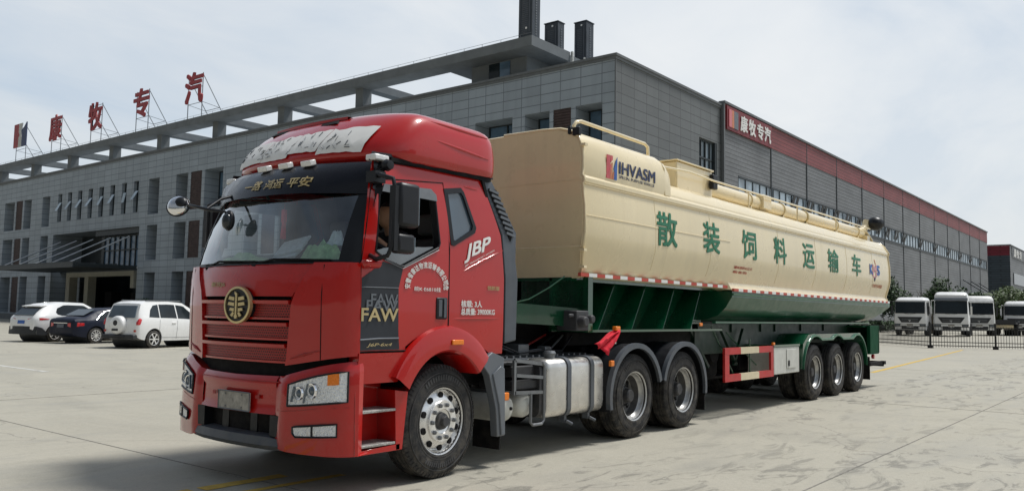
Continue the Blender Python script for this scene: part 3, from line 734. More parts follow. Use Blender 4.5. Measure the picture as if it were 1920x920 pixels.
for i, ch in enumerate(arcs):
    a = R(lerp(178, 2, i/(len(arcs)-1))); cx_, cz_, r_ = 5.535, 1.775, .245
    def fa(u, v, o, a=a): 
        rr = r_ + v; t = a - u/r_
        return sy(cx_+rr*1.04*cos(t), cz_+rr*.86*sin(t), -1, o+.003)
    text('arc_lettering', ch, 'whitetext', d0, fa, -.024, .024, -.033, .033, .05, .003)
text('door_lettering', '皖K·E6810挂', 'whitetext', d0, near(.002), 5.37, 5.72, 1.742, 1.782, .015, .003)
text('quarter_lettering', 'JBP', 'whitetext', q0, lambda a, b, o: sy(a, b+(a-6.04)*.32, -1, o+.003), 6.05, 6.44, 2.03, 2.20, .05, shear=.18)
text('quarter_lettering', 'JBP TRANSPORT SYSTEM', 'whitetext', q0, lambda a, b, o: sy(a, b+(a-6.04)*.42, -1, o+.003), 6.05, 6.50, 1.982, 2.005, .0)
text('quarter_lettering', '领航版', 'goldtext', q0, near(.002), 6.40, 6.59, 1.782, 1.825, .02)
text('quarter_lettering', '核载: 3人', 'whitetext', q0, near(.002), 6.01, 6.32, 1.605, 1.67, .05)
text('quarter_lettering', '总质量: 39000KG', 'whitetext', q0, near(.002), 6.01, 6.52, 1.53, 1.595, .05)
bm = B(); box(bm, 5.665, 5.815, YC-HW-.012, YC-HW+.02, 1.485, 1.69)
dh = obj('door_handle', bm, 'black', d0, bevel=.012)
bm = B(); box(bm, 5.69, 5.735, YC-HW-.016, YC-HW-.011, 1.51, 1.665); box(bm, 5.755, 5.79, YC-HW-.022, YC-HW-.011, 1.50, 1.675); obj('handle_grip', bm, 'greyplastic', dh, bevel=.006)
# ---- cab body shell: back wall, floor, roof underside
bm = B()
box(bm, 6.58, 6.63, YC-HW+.03, YC+HW-.03, .95, 2.30); prism(bm, [(6.58, 2.302), (6.63, 2.302), (6.40, 2.90), (6.36, 2.90)], lambda x, z: Vector((x, YC-HW+.06, z)), lambda x, z: Vector((x, YC+HW-.06, z))); box(bm, 4.85, 6.6, YC-HW+.06, YC+HW-.06, 1.18, 1.24)
box(bm, 5.1, 6.5, YC-HW+.06, YC+HW-.06, 2.90, 2.94)
obj('cab_shell', bm, 'blackmatte', T)
bm = B(); box(bm, 5.0, 6.6, YC-.62, YC+.62, .62, 1.17); obj('engine_bay', bm, 'blackmatte', T)
# ---- interior
bm = B()
grid(bm, lambda u, v: Vector((lerp(FX(u, 4.56, 4.82), 5.0+.06*cos(u*2), v), YC+u, 1.955+.05*v-.02*(v-.5)**2*4)), [-1.18, -.9, -.6, -.3, 0, .3, .6, .9, 1.18], [0, .3, .6, .85, 1])
grid(bm, lambda u, v: Vector((5.0+.06*cos(u*2)+.05*v, YC+u, 2.0-v*.65)), [-1.18, -.9, -.6, -.3, 0, .3, .6, .9, 1.18], [0, .2, .6, 1])
obj('dashboard', bm, 'dash', T, smooth=50)
for dy in (-.72, .68):
    bm = B(); y = YC+dy
    box(bm, 5.42, 5.95, y-.26, y+.26, 1.55, 1.70); box(bm, 5.90, 6.06, y-.26, y+.26, 1.62, 2.30, rot=((5.95, y, 1.65), Matrix.Rotation(R(10), 3, 'Y'))); box(bm, 6.04, 6.14, y-.14, y+.14, 2.33, 2.55)
    box(bm, 5.5, 5.9, y-.2, y+.2, 1.24, 1.56)
    obj('seat', bm, 'seat', T, bevel=.04)
bm = B()
mtx = Matrix.Rotation(R(-62), 3, 'Y')
sw = Vector((5.10, YC-.72, 2.09))
def swp(a, r): return sw + mtx @ Vector((r*cos(a), r*sin(a), 0))
tube(bm, [swp(2*pi*k/24, .225) for k in range(25)], .016, 8, caps=False)
for a in (R(90), R(-90), R(0)): tube(bm, [sw, swp(a, .22)], .014, 6)
tube(bm, [sw, sw+Vector((-.22, 0, -.3))], .03, 8); lathe(bm, [(0, -.02), (.07, -.02), (.07, .02), (0, .02)], sw, 'X', 16)
obj('steering_wheel', bm, 'black', T, smooth=50)
bm = B()
for y0_, y1_ in ((5.6, 6.05), (6.9, 7.75)):
    n_ = 14; loft(bm, [[Vector((6.50+.02*sin(i*2.1), lerp(y0_, y1_, i/n_), z)) for z in (1.75, 2.75)] for i in range(n_+1)], closed=False, caps=False)
obj('added_bright_curtain', bm, 'curtain', T, smooth=60)  # pale panels added behind the seats to brighten the view through the glass
bm = B(); tube(bm, [ws(.02, .97, -.03), ws(.02, .90, -.09)], .012, 6); box(bm, 4.72, 4.75, YC-.12, YC+.14, 2.50, 2.57); obj('inside_mirror', bm, 'black', T, bevel=.01)
# ---- bumper
def bz(dy): return interp([(0, .965), (.62, .975), (.70, 1.0), (1.0, 1.08), (1.25, 1.125)], abs(dy))
def bb(dy): return interp([(0, .385), (.6, .375), (.75, .345), (1.25, .34)], abs(dy))
IW = .57
def boff(dy, z):
    a = abs(dy); o = interp([(0, .0), (.60, .0), (.66, .035), (1.15, .035), (1.25, .02)], a)
    k = (z-bb(dy))/(bz(dy)-bb(dy)); return o + .035*(1-k)*(1 if a > .6 else .3) - .03*max(0, k-.93)/.07
def bump_pt(dy, k, off=0.0):
    z = lerp(bb(dy), bz(dy), k); return front(dy, z, boff(dy, z)+off)
bm = B()
bx = [.0, .2, .4, IW, .62, .66, .72, .85, 1.0, 1.1, 1.17, 1.22, 1.25]; bx = [-x for x in bx[::-1]] + bx[1:]
kz = [0, .15, .30, .45, .6, .75, .88, .95, 1]
def kin(dy, z): return (z-bb(dy))/(bz(dy)-bb(dy))
def bpt(u, v):
    if abs(u) <= IW+.001:                                   # centre: only above the air inlet
        z = lerp(.645, bz(u), v); return front(u, z, boff(u, z) + (-.012 if .1 < v < .75 else .01))
    return bump_pt(u, v)
cen = [x for x in bx if abs(x) <= IW+.001]
grid(bm, bpt, cen, kz)
for s in (-1, 1):
    sd2 = sorted([x for x in bx if x*s >= IW-.001], key=lambda x: x*s)
    grid(bm, lambda u, v: bump_pt(u, v), sd2, kz)
    loft(bm, [[bump_pt(s*IW, k), bump_pt(s*IW, k)+Vector((.14, 0, 0))] for k in (0, .5, 1)], closed=False, caps=False)
    # underside and top lips of the bumper, wrap to the step
    loft(bm, [[bump_pt(x, 0), bump_pt(x, 0)+Vector((.18, 0, .02))] for x in sd2], closed=False, caps=False)
    loft(bm, [[bump_pt(s*1.25, k), Vector((4.80, YC+s*1.25, lerp(.34, 1.12, k)))] for k in kz], closed=False, caps=False)
loft(bm, [[bump_pt(x, 1), bump_pt(x, 1)+Vector((.13, 0, .0))] for x in bx], closed=False, caps=False)
loft(bm, [[front(x, .645, .01), front(x, .645, .01)+Vector((.2, 0, .0))] for x in cen], closed=False, caps=False)
BU = obj('bumper', bm, 'red', T, smooth=33)
bm = B()
grid(bm, lambda u, v: front(u, lerp(.46, .66, v), -.13), cen, [0, 1])
for s in (-1, 1): box(bm, 4.40, 4.50, YC+s*.57-.06, YC+s*.57+.06, .46, .64)
for s in (-.22, .22): box(bm, 4.44, 4.5, YC+s-.05, YC+s+.05, .46, .64)
obj('air_inlet', bm, 'black', BU, smooth=40)
bm = B()
lx = [-.74, -.68, -.62, -.5, -.25, 0, .25, .5, .62, .68, .74]
def lipt(x, k):
    e = max(0, (abs(x)-.60)/.14)
    z = [.475, .455, .385, .345, .36][k]; z = z if k > 1 else z - e*.09
    return front(x, z, [-.12+0*e, .035, .055, .03, -.1][k])
loft(bm, [[lipt(x, k) for k in range(5)] for x in lx], closed=False, caps=False); obj('bumper_lip', bm, 'greyplastic', BU, smooth=28)
bm = B(); prism(bm, [(-.235, .655), (.235, .655), (.235, .815), (-.235, .815)], lambda y, z: front(y-.05, z, .022), lambda y, z: front(y-.05, z, .034))
npl = obj('number_plate', bm, 'plate', BU)
bm = B(); tube(bm, [front(y-.05, z, .036) for y, z in ((-.235, .655), (.235, .655), (.235, .815), (-.235, .815), (-.235, .655))], .006, 5); 
for y in (-.12, .12):
    for z in (.68, .79): lathe(bm, [(0, 0), (.009, 0), (.009, .004), (0, .004)], front(y-.05, z, .037), 'X', 8)
obj('plate_frame', bm, 'steel', npl)
bm = B(); tube(bm, [front(x, z, .012) for x, z in ((-.60, .925), (-.3, .925), (0, .925), (.3, .925), (.60, .925))], .006, 5)
for s in (-1, 1):
    tube(bm, [front(s*.70, 1.13, .028), front(s*.84, 1.17, .030), front(s*1.0, 1.21, .026)], [.003, .012, .003], 6)
    tube(bm, [bump_pt(s*x, .52, .0) for x in (.66, .8, 1.0, 1.15, 1.22)], .004, 4)
    tube(bm, [bump_pt(s*1.235, k, .0) for k in (.02, .3, .6, .97)], .004, 4)
obj('bumper_seam', bm, 'redmatte', BU)
for y in (-.36, .30):
    bm = B(); prism(bm, [(y-.025, .77), (y+.025, .77), (y+.025, .80), (y-.025, .80)], lambda a, b: front(a, b, .006), lambda a, b: front(a, b, .014)); obj('tow_cover', bm, 'redmatte', BU)
# dark gap between nose and bumper
for s in (-1, 1):
    # headlamp
    q_ = [(.73, .735, .915), (.85, .745, .955), (1.0, .762, .998), (1.1, .775, 1.02), (1.17, .785, 1.035), (1.21, .79, 1.042)]
    bm = B()
    grid(bm, lambda i, v: front(s*q_[i][0], lerp(q_[i][1], q_[i][2], v), boff(s*q_[i][0], .85)+.010), range(6), [0, .33, .66, 1])
    hl = obj('headlight', bm, 'lamp', T, smooth=50)
    bm = B()
    edge_ = [front(s*a, b, boff(s*a, .85)+.012) for a, b, c in q_] + [front(s*a, c, boff(s*a, .85)+.012) for a, b, c in q_[::-1]]
    tube(bm, edge_+[edge_[0]], .009, 6); obj('headlight_rim', bm, 'black', hl)
    bm = B()
    for (a, z, r_) in ((.845, .848, .060), (.965, .875, .068)):
        c_ = front(s*a, z, boff(s*a, .85)+.012)
        lathe(bm, [(r_, 0), (r_*.93, -.014), (r_*.75, -.012), (r_*.70, .0)], c_, 'X', 20, 0, closed=True)
        lathe(bm, [(0, -.016), (r_*.35, -.013), (r_*.55, -.002), (r_*.62, .01), (0, .01)], c_, 'X', 20, 1)
    bar(bm, front(s*.775, .775, boff(s*.77, .85)+.014), front(s*.80, .905, boff(s*.8, .85)+.014), .03, .012, 1)
    bar(bm, front(s*.895, .77, boff(s*.9, .85)+.014), front(s*.925, .93, boff(s*.9, .85)+.014), .014, .012, 1)
    obj('reflector_bowl', bm, ['chrome', 'carglasslt'], hl, smooth=40)
    bm = B(); grid(bm, lambda u, v: front(s*u, lerp(.925, 1.018, v)+(u-1.1)*.12, boff(s*u, .85)+.016), [1.10, 1.135, 1.17], [0, 1]); obj('turn_indicator', bm, 'orange', hl)
    # fog lamp
    bm = B(); fq = [(.80, .515, .565), (.83, .485, .572), (.95, .492, .585), (1.08, .50, .60), (1.165, .507, .61)]
    grid(bm, lambda i, v: front(s*fq[i][0], lerp(fq[i][1], fq[i][2], v), boff(s*fq[i][0], .55)+.012), range(5), [0, .5, 1])
    fg = obj('fog_light', bm, 'lamp', T, smooth=50)
    bm = B(); edge_ = [front(s*a, b, boff(s*a, .55)+.013) for a, b, c in fq] + [front(s*a, c, boff(s*a, .55)+.013) for a, b, c in fq[::-1]]
    tube(bm, edge_+[edge_[0]], .009, 6); bar(bm, front(s*.985, .495, boff(s*1, .55)+.016), front(s*.985, .587, boff(s*1, .55)+.016), .016, .01); obj('fog_light_rim', bm, 'black', fg)
# ---- sun visor
bm = B()
VX = [-1.25, -1.24, -1.22, -1.17, -1.1, -1.0, -.9, -.75, -.6, -.3, 0, .3, .6, .75, .9, 1.0, 1.1, 1.17, 1.22, 1.24, 1.25]
def vis(dy, k, off=0.0):
    tb = [(0, 2.595, 4.51, 4.95), (.12, 2.59, 4.49, 4.93), (.5, 2.70, 4.54, 4.93), (.85, 2.83, 4.64, 4.97), (1, 2.885, 4.72, 5.02)]
    z = interp([(t[0], t[1]) for t in tb], k); a = interp([(t[0], t[2]) for t in tb], k); c = interp([(t[0], t[3]) for t in tb], k)
    z -= .015*(abs(dy)/1.25)**2*(1-k) + (.0 if abs(dy) < 1.1 else 0)
    return Vector((FV(dy, a, c)-off, YC+dy*1.012, z+.0))
grid(bm, lambda u, v: vis(u, v), VX, [0, .06, .12, .3, .5, .7, .85, 1])
grid(bm, lambda u, v: Vector((lerp(vis(u, 0).x, ws(max(-1.2, min(1.2, u)), 1.0).x, v), YC+u, lerp(vis(u, 0).z, 2.66, v))), VX, [0, .9])
SV = obj('sun_visor', bm, 'visor', T, smooth=35)
bm = B()
for s in (-1, 1): rsheet(bm, [(4.93, 2.60), (4.965, 2.86), (4.90, 2.88), (4.86, 2.62)], lambda x, z: sy(x, z, s, .016), (), .2)
obj('visor_end', bm, 'visor', SV)
for dy in (.11, -.21, -.50):
    bm = B(); c_ = vis(dy, .93, .03)
    box(bm, c_.x-.01, c_.x+.06, c_.y-.072, c_.y+.072, c_.z-.002, c_.z+.05, rot=(tuple(c_), Matrix.Rotation(R(-18), 3, 'Y'))); obj('marker_lamp', bm, 'lampwhite', SV, bevel=.008)
for s in (-1, 1):
    bm = B(); box(bm, 4.86+.12*(s > 0), 5.03+.12*(s > 0), YC+s*1.18-.06, YC+s*1.18+.07, 2.878, 2.932); obj('marker_lamp', bm, 'lampwhite', SV, bevel=.012)
for body_, a0_, a1_ in (('一路', -.22, .04), ('鸿运', .10, .34), ('平安', .40, .66)):
    text('visor_lettering', body_, 'goldtext', SV, lambda a, b, o: vis(-a, b, o+.004), a0_, a1_, .34, .64, .03)
# ---- roof fairing
bm = B()
lev = [(2.885, 4.80, 5.36, 1.20, 6.60, 0), (2.95, 4.78, 5.34, 1.235, 6.61, 0), (3.05, 4.80, 5.35, 1.245, 6.61, 0), (3.15, 4.87, 5.39, 1.242, 6.61, 0), (3.25, 4.96, 5.44, 1.23, 6.60, .0),
       (3.34, 5.06, 5.50, 1.205, 6.59, .0), (3.40, 5.15, 5.55, 1.16, 6.56, .0), (3.445, 5.25, 5.60, 1.08, 6.50, .0), (3.47, 5.38, 5.66, .92, 6.40, .0), (3.48, 5.65, 5.85, .55, 6.1, 0)]
FE = 2.4
def fring(z, xf, xc, hw, xr, _):
    pts = []
    for t in [-1, -.985, -.95, -.88, -.78, -.62, -.4, -.2, 0, .2, .4, .62, .78, .88, .95, .985, 1]:
        k = abs(t); x = xf + (xc-xf)*(1-sqrt(max(0, 1-k**FE)))
        pts.append(Vector((x, YC+t*hw, z)))
    for x in (.25, .5, .75, .93): pts.append(Vector((lerp(xc, xr, x), YC+hw*(1-.02*x), z+.0)))
    pts.append(Vector((xr-.03, YC+hw*.93, z))); pts.append(Vector((xr, YC+hw*.8, z))); pts.append(Vector((xr, YC-hw*.8, z))); pts.append(Vector((xr-.03, YC-hw*.93, z)))
    for x in (.93, .75, .5, .25): pts.append(Vector((lerp(xc, xr, x), YC-hw*(1-.02*x), z)))
    return pts
RG = [fring(*l) for l in lev]
loft(bm, RG)
RF = obj('roof_fairing', bm, 'red', T, smooth=60)
RF.modifiers.new('sub', 'SUBSURF').render_levels = 1
def fr_pt(a, b, off=.0):
    """front slope of the roof fairing: a = dy, b = height"""
    for l0, l1 in zip(lev, lev[1:]):
        if b <= l1[0]: break
    t = (b-l0[0])/(l1[0]-l0[0]); xf, xc, hw = (lerp(l0[i], l1[i], t) for i in (1, 2, 3))
    k = min(1, abs(a)/hw); x = xf + (xc-xf)*(1-sqrt(max(0, 1-k**FE)))
    return Vector((x-off, YC+a, b+off*.35))
bm = B(); rnd = random.Random(3)
edges_ = [-.98, -.50, -.10, .34, 1.02]
for q in range(4):
    a0, a1 = edges_[q]+.003, edges_[q+1]-.003; zt0, zt1 = 3.255-.012*q, 3.245-.012*q; n_ = 7
    top_ = [(lerp(a0, a1, i/n_)-.03, lerp(zt0, zt1, i/n_)+rnd.uniform(-.014, .016)) for i in range(n_+1)]
    bot_ = [(lerp(a0, a1, i/n_)+.03, 2.985+rnd.uniform(-.006, .008)+(.035 if q == 1 else 0)) for i in range(n_+1)]
    rsheet(bm, bot_ + top_[::-1], lambda a, b: fr_pt(a, b, .012), (), .08)
pl = obj('roof_sign', bm, 'whitetext', RF, smooth=60)
bm = B()
for i in range(58):
    a = rnd.choice((-.80, -.66, -.5, -.3, .0, .12, .3, .55, .8)) + rnd.uniform(-.11, .11); b_ = rnd.uniform(3.02, 3.2); da, db = rnd.choice(((.05, .0), (0, .05), (.03, .03), (-.03, .03)))
    tube(bm, [fr_pt(a, b_, .016), fr_pt(a+da*.6, b_+db*.5, .017), fr_pt(a+da, b_+db, .016)], rnd.uniform(.002, .0045), 4)
obj('worn_mark', bm, 'greyplastic', pl)
bm = B(); 
prism(bm, [(-.45, 3.335), (.62, 3.335), (.58, 3.385), (-.4, 3.385)], lambda a, b: fr_pt(a, b, .012), lambda a, b: fr_pt(a, b, -.02)); obj('roof_vent', bm, 'blackmatte', RF)
bm = B(); loft(bm, [[fr_pt(a, 3.387, .0), fr_pt(a, 3.405, .03), fr_pt(a, 3.42, .0)] for a in (-.5, -.3, 0, .3, .66)], caps=False); obj('vent_brow', bm, 'red', RF, smooth=60)
for s in (-1, 1):
    bm = B()
    for a, b_, r_, yy in (((5.55, 3.365), (6.45, 3.345), .020, 1.182), ((5.50, 3.19), (6.42, 3.115), .018, 1.228)):
        tube(bm, [Vector((lerp(a[0], b_[0], t), YC+s*(yy-.006), lerp(a[1], b_[1], t))) for t in (0, .2, .5, .8, 1)], [.003, r_*.8, r_, r_*.8, .003], 10)
    obj('fairing_crease', bm, 'red', RF, smooth=80)
# ---- mirrors, driver's side
MI = part_empty('door_mirror', T, Vector((4.95, 5.2, 2.3))-wloc(T))
bm = B(); box(bm, 4.865, 5.11, 5.10, 5.22, 2.27, 2.655); hd = obj('mirror_head', bm, 'black', MI, bevel=.035)
bm = B(); box(bm, 4.86, 5.07, 5.11, 5.22, 2.045, 2.215); obj('mirror_head', bm, 'black', MI, bevel=.03)
bm = B(); box(bm, 5.108, 5.114, 5.12, 5.20, 2.30, 2.63); box(bm, 5.068, 5.073, 5.12, 5.20, 2.07, 2.19); obj('mirror_glass', bm, 'panesky', MI)
bm = B()
tube(bm, [(4.90, 5.42, 2.70), (4.80, 5.30, 2.72), (4.84, 5.17, 2.68), (4.85, 5.155, 2.6), (4.84, 5.15, 2.3), (4.83, 5.15, 2.10), (4.81, 5.18, 2.02), (4.79, 5.30, 1.99), (4.83, 5.42, 2.03)], .020, 8)
box(bm, 4.825, 4.875, 5.12, 5.19, 2.06, 2.62)
box(bm, 4.78, 4.90, 5.33, 5.45, 2.66, 2.76)
obj('mirror_arm', bm, 'black', MI, smooth=50)
bm = B(); lathe(bm, [(0, -.05), (.04, -.045), (.055, 0), (.04, .04), (0, .05)], (4.95, 5.37, 2.83), 'Y', 14); tube(bm, [(4.95, 5.38, 2.83), (4.93, 5.44, 2.78)], .015, 6); obj('horn', bm, 'black', MI, smooth=60)
bm = B(); lathe(bm, [(0, -.10), (.05, -.09), (.07, -.02), (.065, .06), (0, .08)], (4.80, 5.36, 1.955), 'X', 16, sc=(.9, .6)); obj('mirror_foot', bm, 'red', MI, smooth=60)
# ---- front blind-spot mirrors on the far side
MF = part_empty('front_mirror', T, Vector((4.3, 7.6, 2.4))-wloc(T))
def ball(bm, c, r, sc=(1, 1, 1), n=18, m=10, mi=0, rot=None):
    c = Vector(c); rr = []
    for j in range(1, m):
        ph = pi*j/m
        rr.append([bm.verts.new(c + (rot or Matrix.Identity(3)) @ Vector((r*sc[0]*sin(ph)*cos(2*pi*k/n), r*sc[1]*sin(ph)*sin(2*pi*k/n), r*sc[2]*cos(ph)))) for k in range(n)])
    a = bm.verts.new(c + (rot or Matrix.Identity(3)) @ Vector((0, 0, r*sc[2]))); z = bm.verts.new(c - (rot or Matrix.Identity(3)) @ Vector((0, 0, r*sc[2])))
    for k in range(n):
        f = bm.faces.new((a, rr[0][k], rr[0][(k+1) % n])); f.material_index = mi
        f = bm.faces.new((z, rr[-1][(k+1) % n], rr[-1][k])); f.material_index = mi
    for p, q in zip(rr, rr[1:]):
        for k in range(n):
            f = bm.faces.new((p[k], q[k], q[(k+1) % n], p[(k+1) % n])); f.material_index = mi
m1 = Vector((4.28, 7.62, 2.545)); m2 = Vector((4.40, 6.92, 2.375)); root_ = Vector((4.62, 7.35, 2.66))
bm = B(); tube(bm, [m1+Vector((.03, -.08, .01)), (4.26, 7.35, 2.53), (4.27, 7.08, 2.475), m2+Vector((-.02, .03, .08))], [.012, .014, .016, .012], 8)
tube(bm, [(4.27, 7.10, 2.48), (4.45, 7.15, 2.60), (4.62, 7.15, 2.66)], .014, 8); obj('mirror_arm', bm, 'black', MF, smooth=60)
mrot = Matrix.Rotation(R(35), 3, 'Z') @ Matrix.Rotation(R(15), 3, 'Y')
bm = B(); ball(bm, m1, .105, (.55, 1.05, .98), rot=mrot); obj('mirror_bowl', bm, 'chrome', MF, smooth=60)
bm = B(); tube(bm, [m1 + mrot @ Vector((.0, .114*cos(a*pi/12), .106*sin(a*pi/12))) for a in range(25)], .007, 6, caps=False); ball(bm, m1+mrot @ Vector((-.02, -.03, .02)), .075, (.6, .9, .9), rot=mrot); obj('mirror_rim', bm, 'black', MF, smooth=60)
bm = B(); ball(bm, m2, .085, (.55, .8, 1.15)); obj('mirror_bowl', bm, 'black', MF, smooth=60)
bm = B(); ball(bm, m2+Vector((-.03, -.01, -.01)), .066, (.6, .85, 1.15)); obj('mirror_glass', bm, 'carglass', MF, smooth=60)
# far side: main mirror
bm = B(); box(bm, 4.90, 5.10, 8.02, 8.20, 2.20, 2.62); tube(bm, [(4.92, 7.9, 2.68), (4.9, 8.1, 2.66), (4.9, 8.1, 2.1), (4.92, 7.92, 2.05)], .02, 6); obj('door_mirror', bm, 'black', T, bevel=.02)

# ---- wheels
def tyre_bm(Rr, W, groove=True):
    bm = B(); h = W/2; rb = .292
    prof = [(rb, h-.035), (rb+.012, h-.012), (rb+.05, h-.002), (rb+.10, h), (Rr-.11, h-.004), (Rr-.055, h-.015), (Rr-.02, h-.03), (Rr-.002, h-.048)]
    if groove:
        for g in (.075, .025): 
            prof += [(Rr, g+.012), (Rr-.014, g+.007), (Rr-.014, g-.007), (Rr, g-.012)]
    prof = prof + [(r, -a) for r, a in prof[::-1]]
    lathe(bm, prof, (0, 0, 0), 'Y', 64, 0, closed=False)
    return bm
def tyre_finish(bm, Rr, W, y0=0.0, mark=True):
    if y0: bmesh.ops.translate(bm, vec=(0, y0, 0), verts=bm.verts[:])
    # shoulder lugs
    n = 72
    for k in range(n):
        a = 2*pi*k/n
        for s in (-1, 1):
            y = y0 + s*(W/2-.03); u = Vector((cos(a), 0, sin(a))); t = Vector((-sin(a), 0, cos(a)))
            c = u*(Rr-.012)+Vector((0, y, 0)); vs = []
            for q in (-1, 1):
                for rr, yy in ((-.03, s*.017), (.006, s*-.004), (.011, s*-.035)):
                    vs.append(bm.verts.new(c + t*(q*.0155) + u*rr + Vector((0, yy, 0))))
            for f in ((0, 1, 4, 3), (1, 2, 5, 4), (0, 2, 1), (3, 4, 5)): bm.faces.new([vs[i] for i in f])
def relief_bm(Rr, W, y0=0.0):
    bm = B(); rnd = random.Random(5)
    for a0, txt in ((100, 'RADIAL'), (262, '12R22.5')):
        pass
    for (a0, a1, r0, r1) in ((52, 128, .385, .435), (236, 300, .385, .43), (0, 360, .452, .456), (0, 360, .352, .357), (0, 360, .330, .333)):
        n = max(6, int((a1-a0)/4))
        if a1-a0 < 200:
            n = 15
            for k in range(n):
                t0 = R(lerp(a0, a1, (k+.12)/n)); t1 = R(lerp(a0, a1, (k+.74)/n)); y = y0-W/2-.0015
                q = [Vector((cos(t)*r, y, sin(t)*r)) for t, r in ((t0, r0), (t1, r0), (t1, r1-rnd.random()*.012), (t0, r1))]
                vs = [bm.verts.new(p) for p in q]+[bm.verts.new(p+Vector((0, .01, 0))) for p in q]
                for f in ((0, 1, 2, 3), (0, 4, 5, 1), (1, 5, 6, 2), (2, 6, 7, 3), (3, 7, 4, 0)): bm.faces.new([vs[i] for i in f])
        else:
            lathe(bm, [(r0, y0-W/2-.001), (r1, y0-W/2-.001), (r1, y0-W/2+.02), (r0, y0-W/2+.02)], (0, 0, 0), 'Y', 48, closed=True)
    return bm
def dual_wheel(parent, loc, flip=False, name='wheel'):
    w_ = part_empty(name, parent, Vector(loc)-wloc(parent), pi if flip else 0)
    return w_
RT = .53
# steer wheel prototype: outer face at y=-.15 local
bm = tyre_bm(RT, .30); tyre_finish(bm, RT, .30)
w0 = part_empty('wheel', T, Vector((5.80, 5.42+.165, RT))-wloc(T)); w0.rotation_euler = (0, 0, R(3))
ty = obj('tyre', bm, 'rubber', w0, local=True, smooth=35)
obj('tyre_relief', relief_bm(RT, .30), 'rubberlt', w0, local=True, smooth=35)
bm = B()
lathe(bm, [(.30, -.135), (.312, -.142), (.316, -.128), (.300, -.10), (.285, -.085), (.255, -.105), (.215, -.128), (.195, -.13), (.195, -.150), (.19, -.155), (.115, -.155), (.112, -.14), (.0, -.10)], (0, 0, 0), 'Y', 56)
lathe(bm, [(.295, -.12), (.295, .13), (.28, .13), (.28, -.09)], (0, 0, 0), 'Y', 40, closed=True)
obj('rim', bm, 'alurim', w0, local=True, smooth=40)
bm = B()
for k in range(10):
    a = 2*pi*(k+.5)/10; c_ = Vector((cos(a)*.243, -.122, sin(a)*.243))
    lathe(bm, [(0, -.004), (.031, -.004), (.032, .01), (0, .01)], c_, 'Y', 16)
obj('hand_hole', bm, 'blackmatte', w0, local=True, smooth=40)  # dark plugs stand in for the shade inside open holes
bm = B()
for k in range(10):
    a = 2*pi*k/10; c_ = Vector((cos(a)*.155, -.165, sin(a)*.155))
    lathe(bm, [(0, -.02), (.012, -.02), (.015, -.012), (.021, -.01), (.021, .012), (0, .012)], c_, 'Y', 6)
obj('lug_nut', bm, 'steel', w0, local=True)
bm = B(); lathe(bm, [(0, -.20), (.045, -.20), (.05, -.19), (.05, -.165), (.075, -.16), (.082, -.13), (0, -.13)], (0, 0, 0), 'Y', 20); obj('hub_cap', bm, 'chassisgrey', w0, local=True, smooth=40)
wf = copy_tree(w0, T); wf.location = Vector((5.80, 7.92-.165, RT))-wloc(T); wf.rotation_euler = (0, 0, pi+R(3))
# dual wheel prototype
def make_dual(parent, loc):
    w_ = part_empty('wheel', parent, Vector(loc)-wloc(parent))
    bm = tyre_bm(RT, .27); tyre_finish(bm, RT, .27); obj('tyre', bm, 'rubber', w_, local=True, smooth=35)
    bm = tyre_bm(RT, .27); tyre_finish(bm, RT, .27, .32); obj('inner_tyre', bm, 'rubber', w_, local=True, smooth=35)
    obj('tyre_relief', relief_bm(RT, .27)[:0] if False else relief_bm(RT, .27), 'rubber', w_, local=True, smooth=35)
    bm = B()
    lathe(bm, [(.295, -.118), (.312, -.128), (.318, -.115), (.305, -.095), (.288, -.085), (.280, -.05), (.262, -.03)], (0, 0, 0), 'Y', 52, 1)
    lathe(bm, [(.262, -.03), (.255, .02), (.245, .06), (.215, .075), (.13, .07), (.125, .06), (0, .06)], (0, 0, 0), 'Y', 52, 0)
    obj('rim', bm, ['steelrim', 'rimlip'], w_, local=True, smooth=40)
    bm = B()
    for k in range(8):
        a = 2*pi*k/8; lathe(bm, [(0, -.004), (.030, -.004), (.030, .01), (0, .01)], (cos(a)*.205, .070, sin(a)*.205), 'Y', 12)
    obj('hand_hole', bm, 'blackmatte', w_, local=True)  # dark discs painted in for shaded openings
    bm = B()
    lathe(bm, [(0, -.075), (.07, -.075), (.085, -.06), (.09, .0), (.115, .02), (.115, .06), (0, .06)], (0, 0, 0), 'Y', 24)
    for k in range(10):
        a = 2*pi*(k+.3)/10; lathe(bm, [(0, -.0), (.015, .0), (.015, .06), (0, .06)], (cos(a)*.145, .02, sin(a)*.145), 'Y', 6)
    obj('hub', bm, 'chassisgrey', w_, local=True, smooth=40)
    return w_
AX = (9.38, 10.73)
wd = make_dual(T, (AX[0], 5.42+.14, RT))
for i, x in enumerate(AX):
    if i:
        c_ = copy_tree(wd, T); c_.location = Vector((x, 5.42+.14, RT))-wloc(T)
    c_ = copy_tree(wd, T); c_.location = Vector((x, 7.92-.14, RT))-wloc(T); c_.rotation_euler = (0, 0, pi)
bm = B()
for x in AX: tube(bm, [(x, 5.8, RT), (x, 6.45, RT), (x, 6.9, RT), (x, 7.55, RT)], [.09, .12, .12, .09], 12); ball(bm, (x, 6.67, RT), .24)
tube(bm, [(5.8, 5.9, RT-.05), (5.8, 7.45, RT-.05)], .06, 8)
obj('axle', bm, 'blackmatte', T, smooth=50)
bm = B()
for y in (6.22, 7.05): box(bm, 5.0, 11.9, y-.04, y+.04, .75, 1.02)
for x in (7.2, 8.6, 10.05, 11.8): box(bm, x-.06, x+.06, 6.26, 7.01, .78, .99)
obj('chassis_rail', bm, 'chassisgrey', T, bevel=.01)
bm = B()
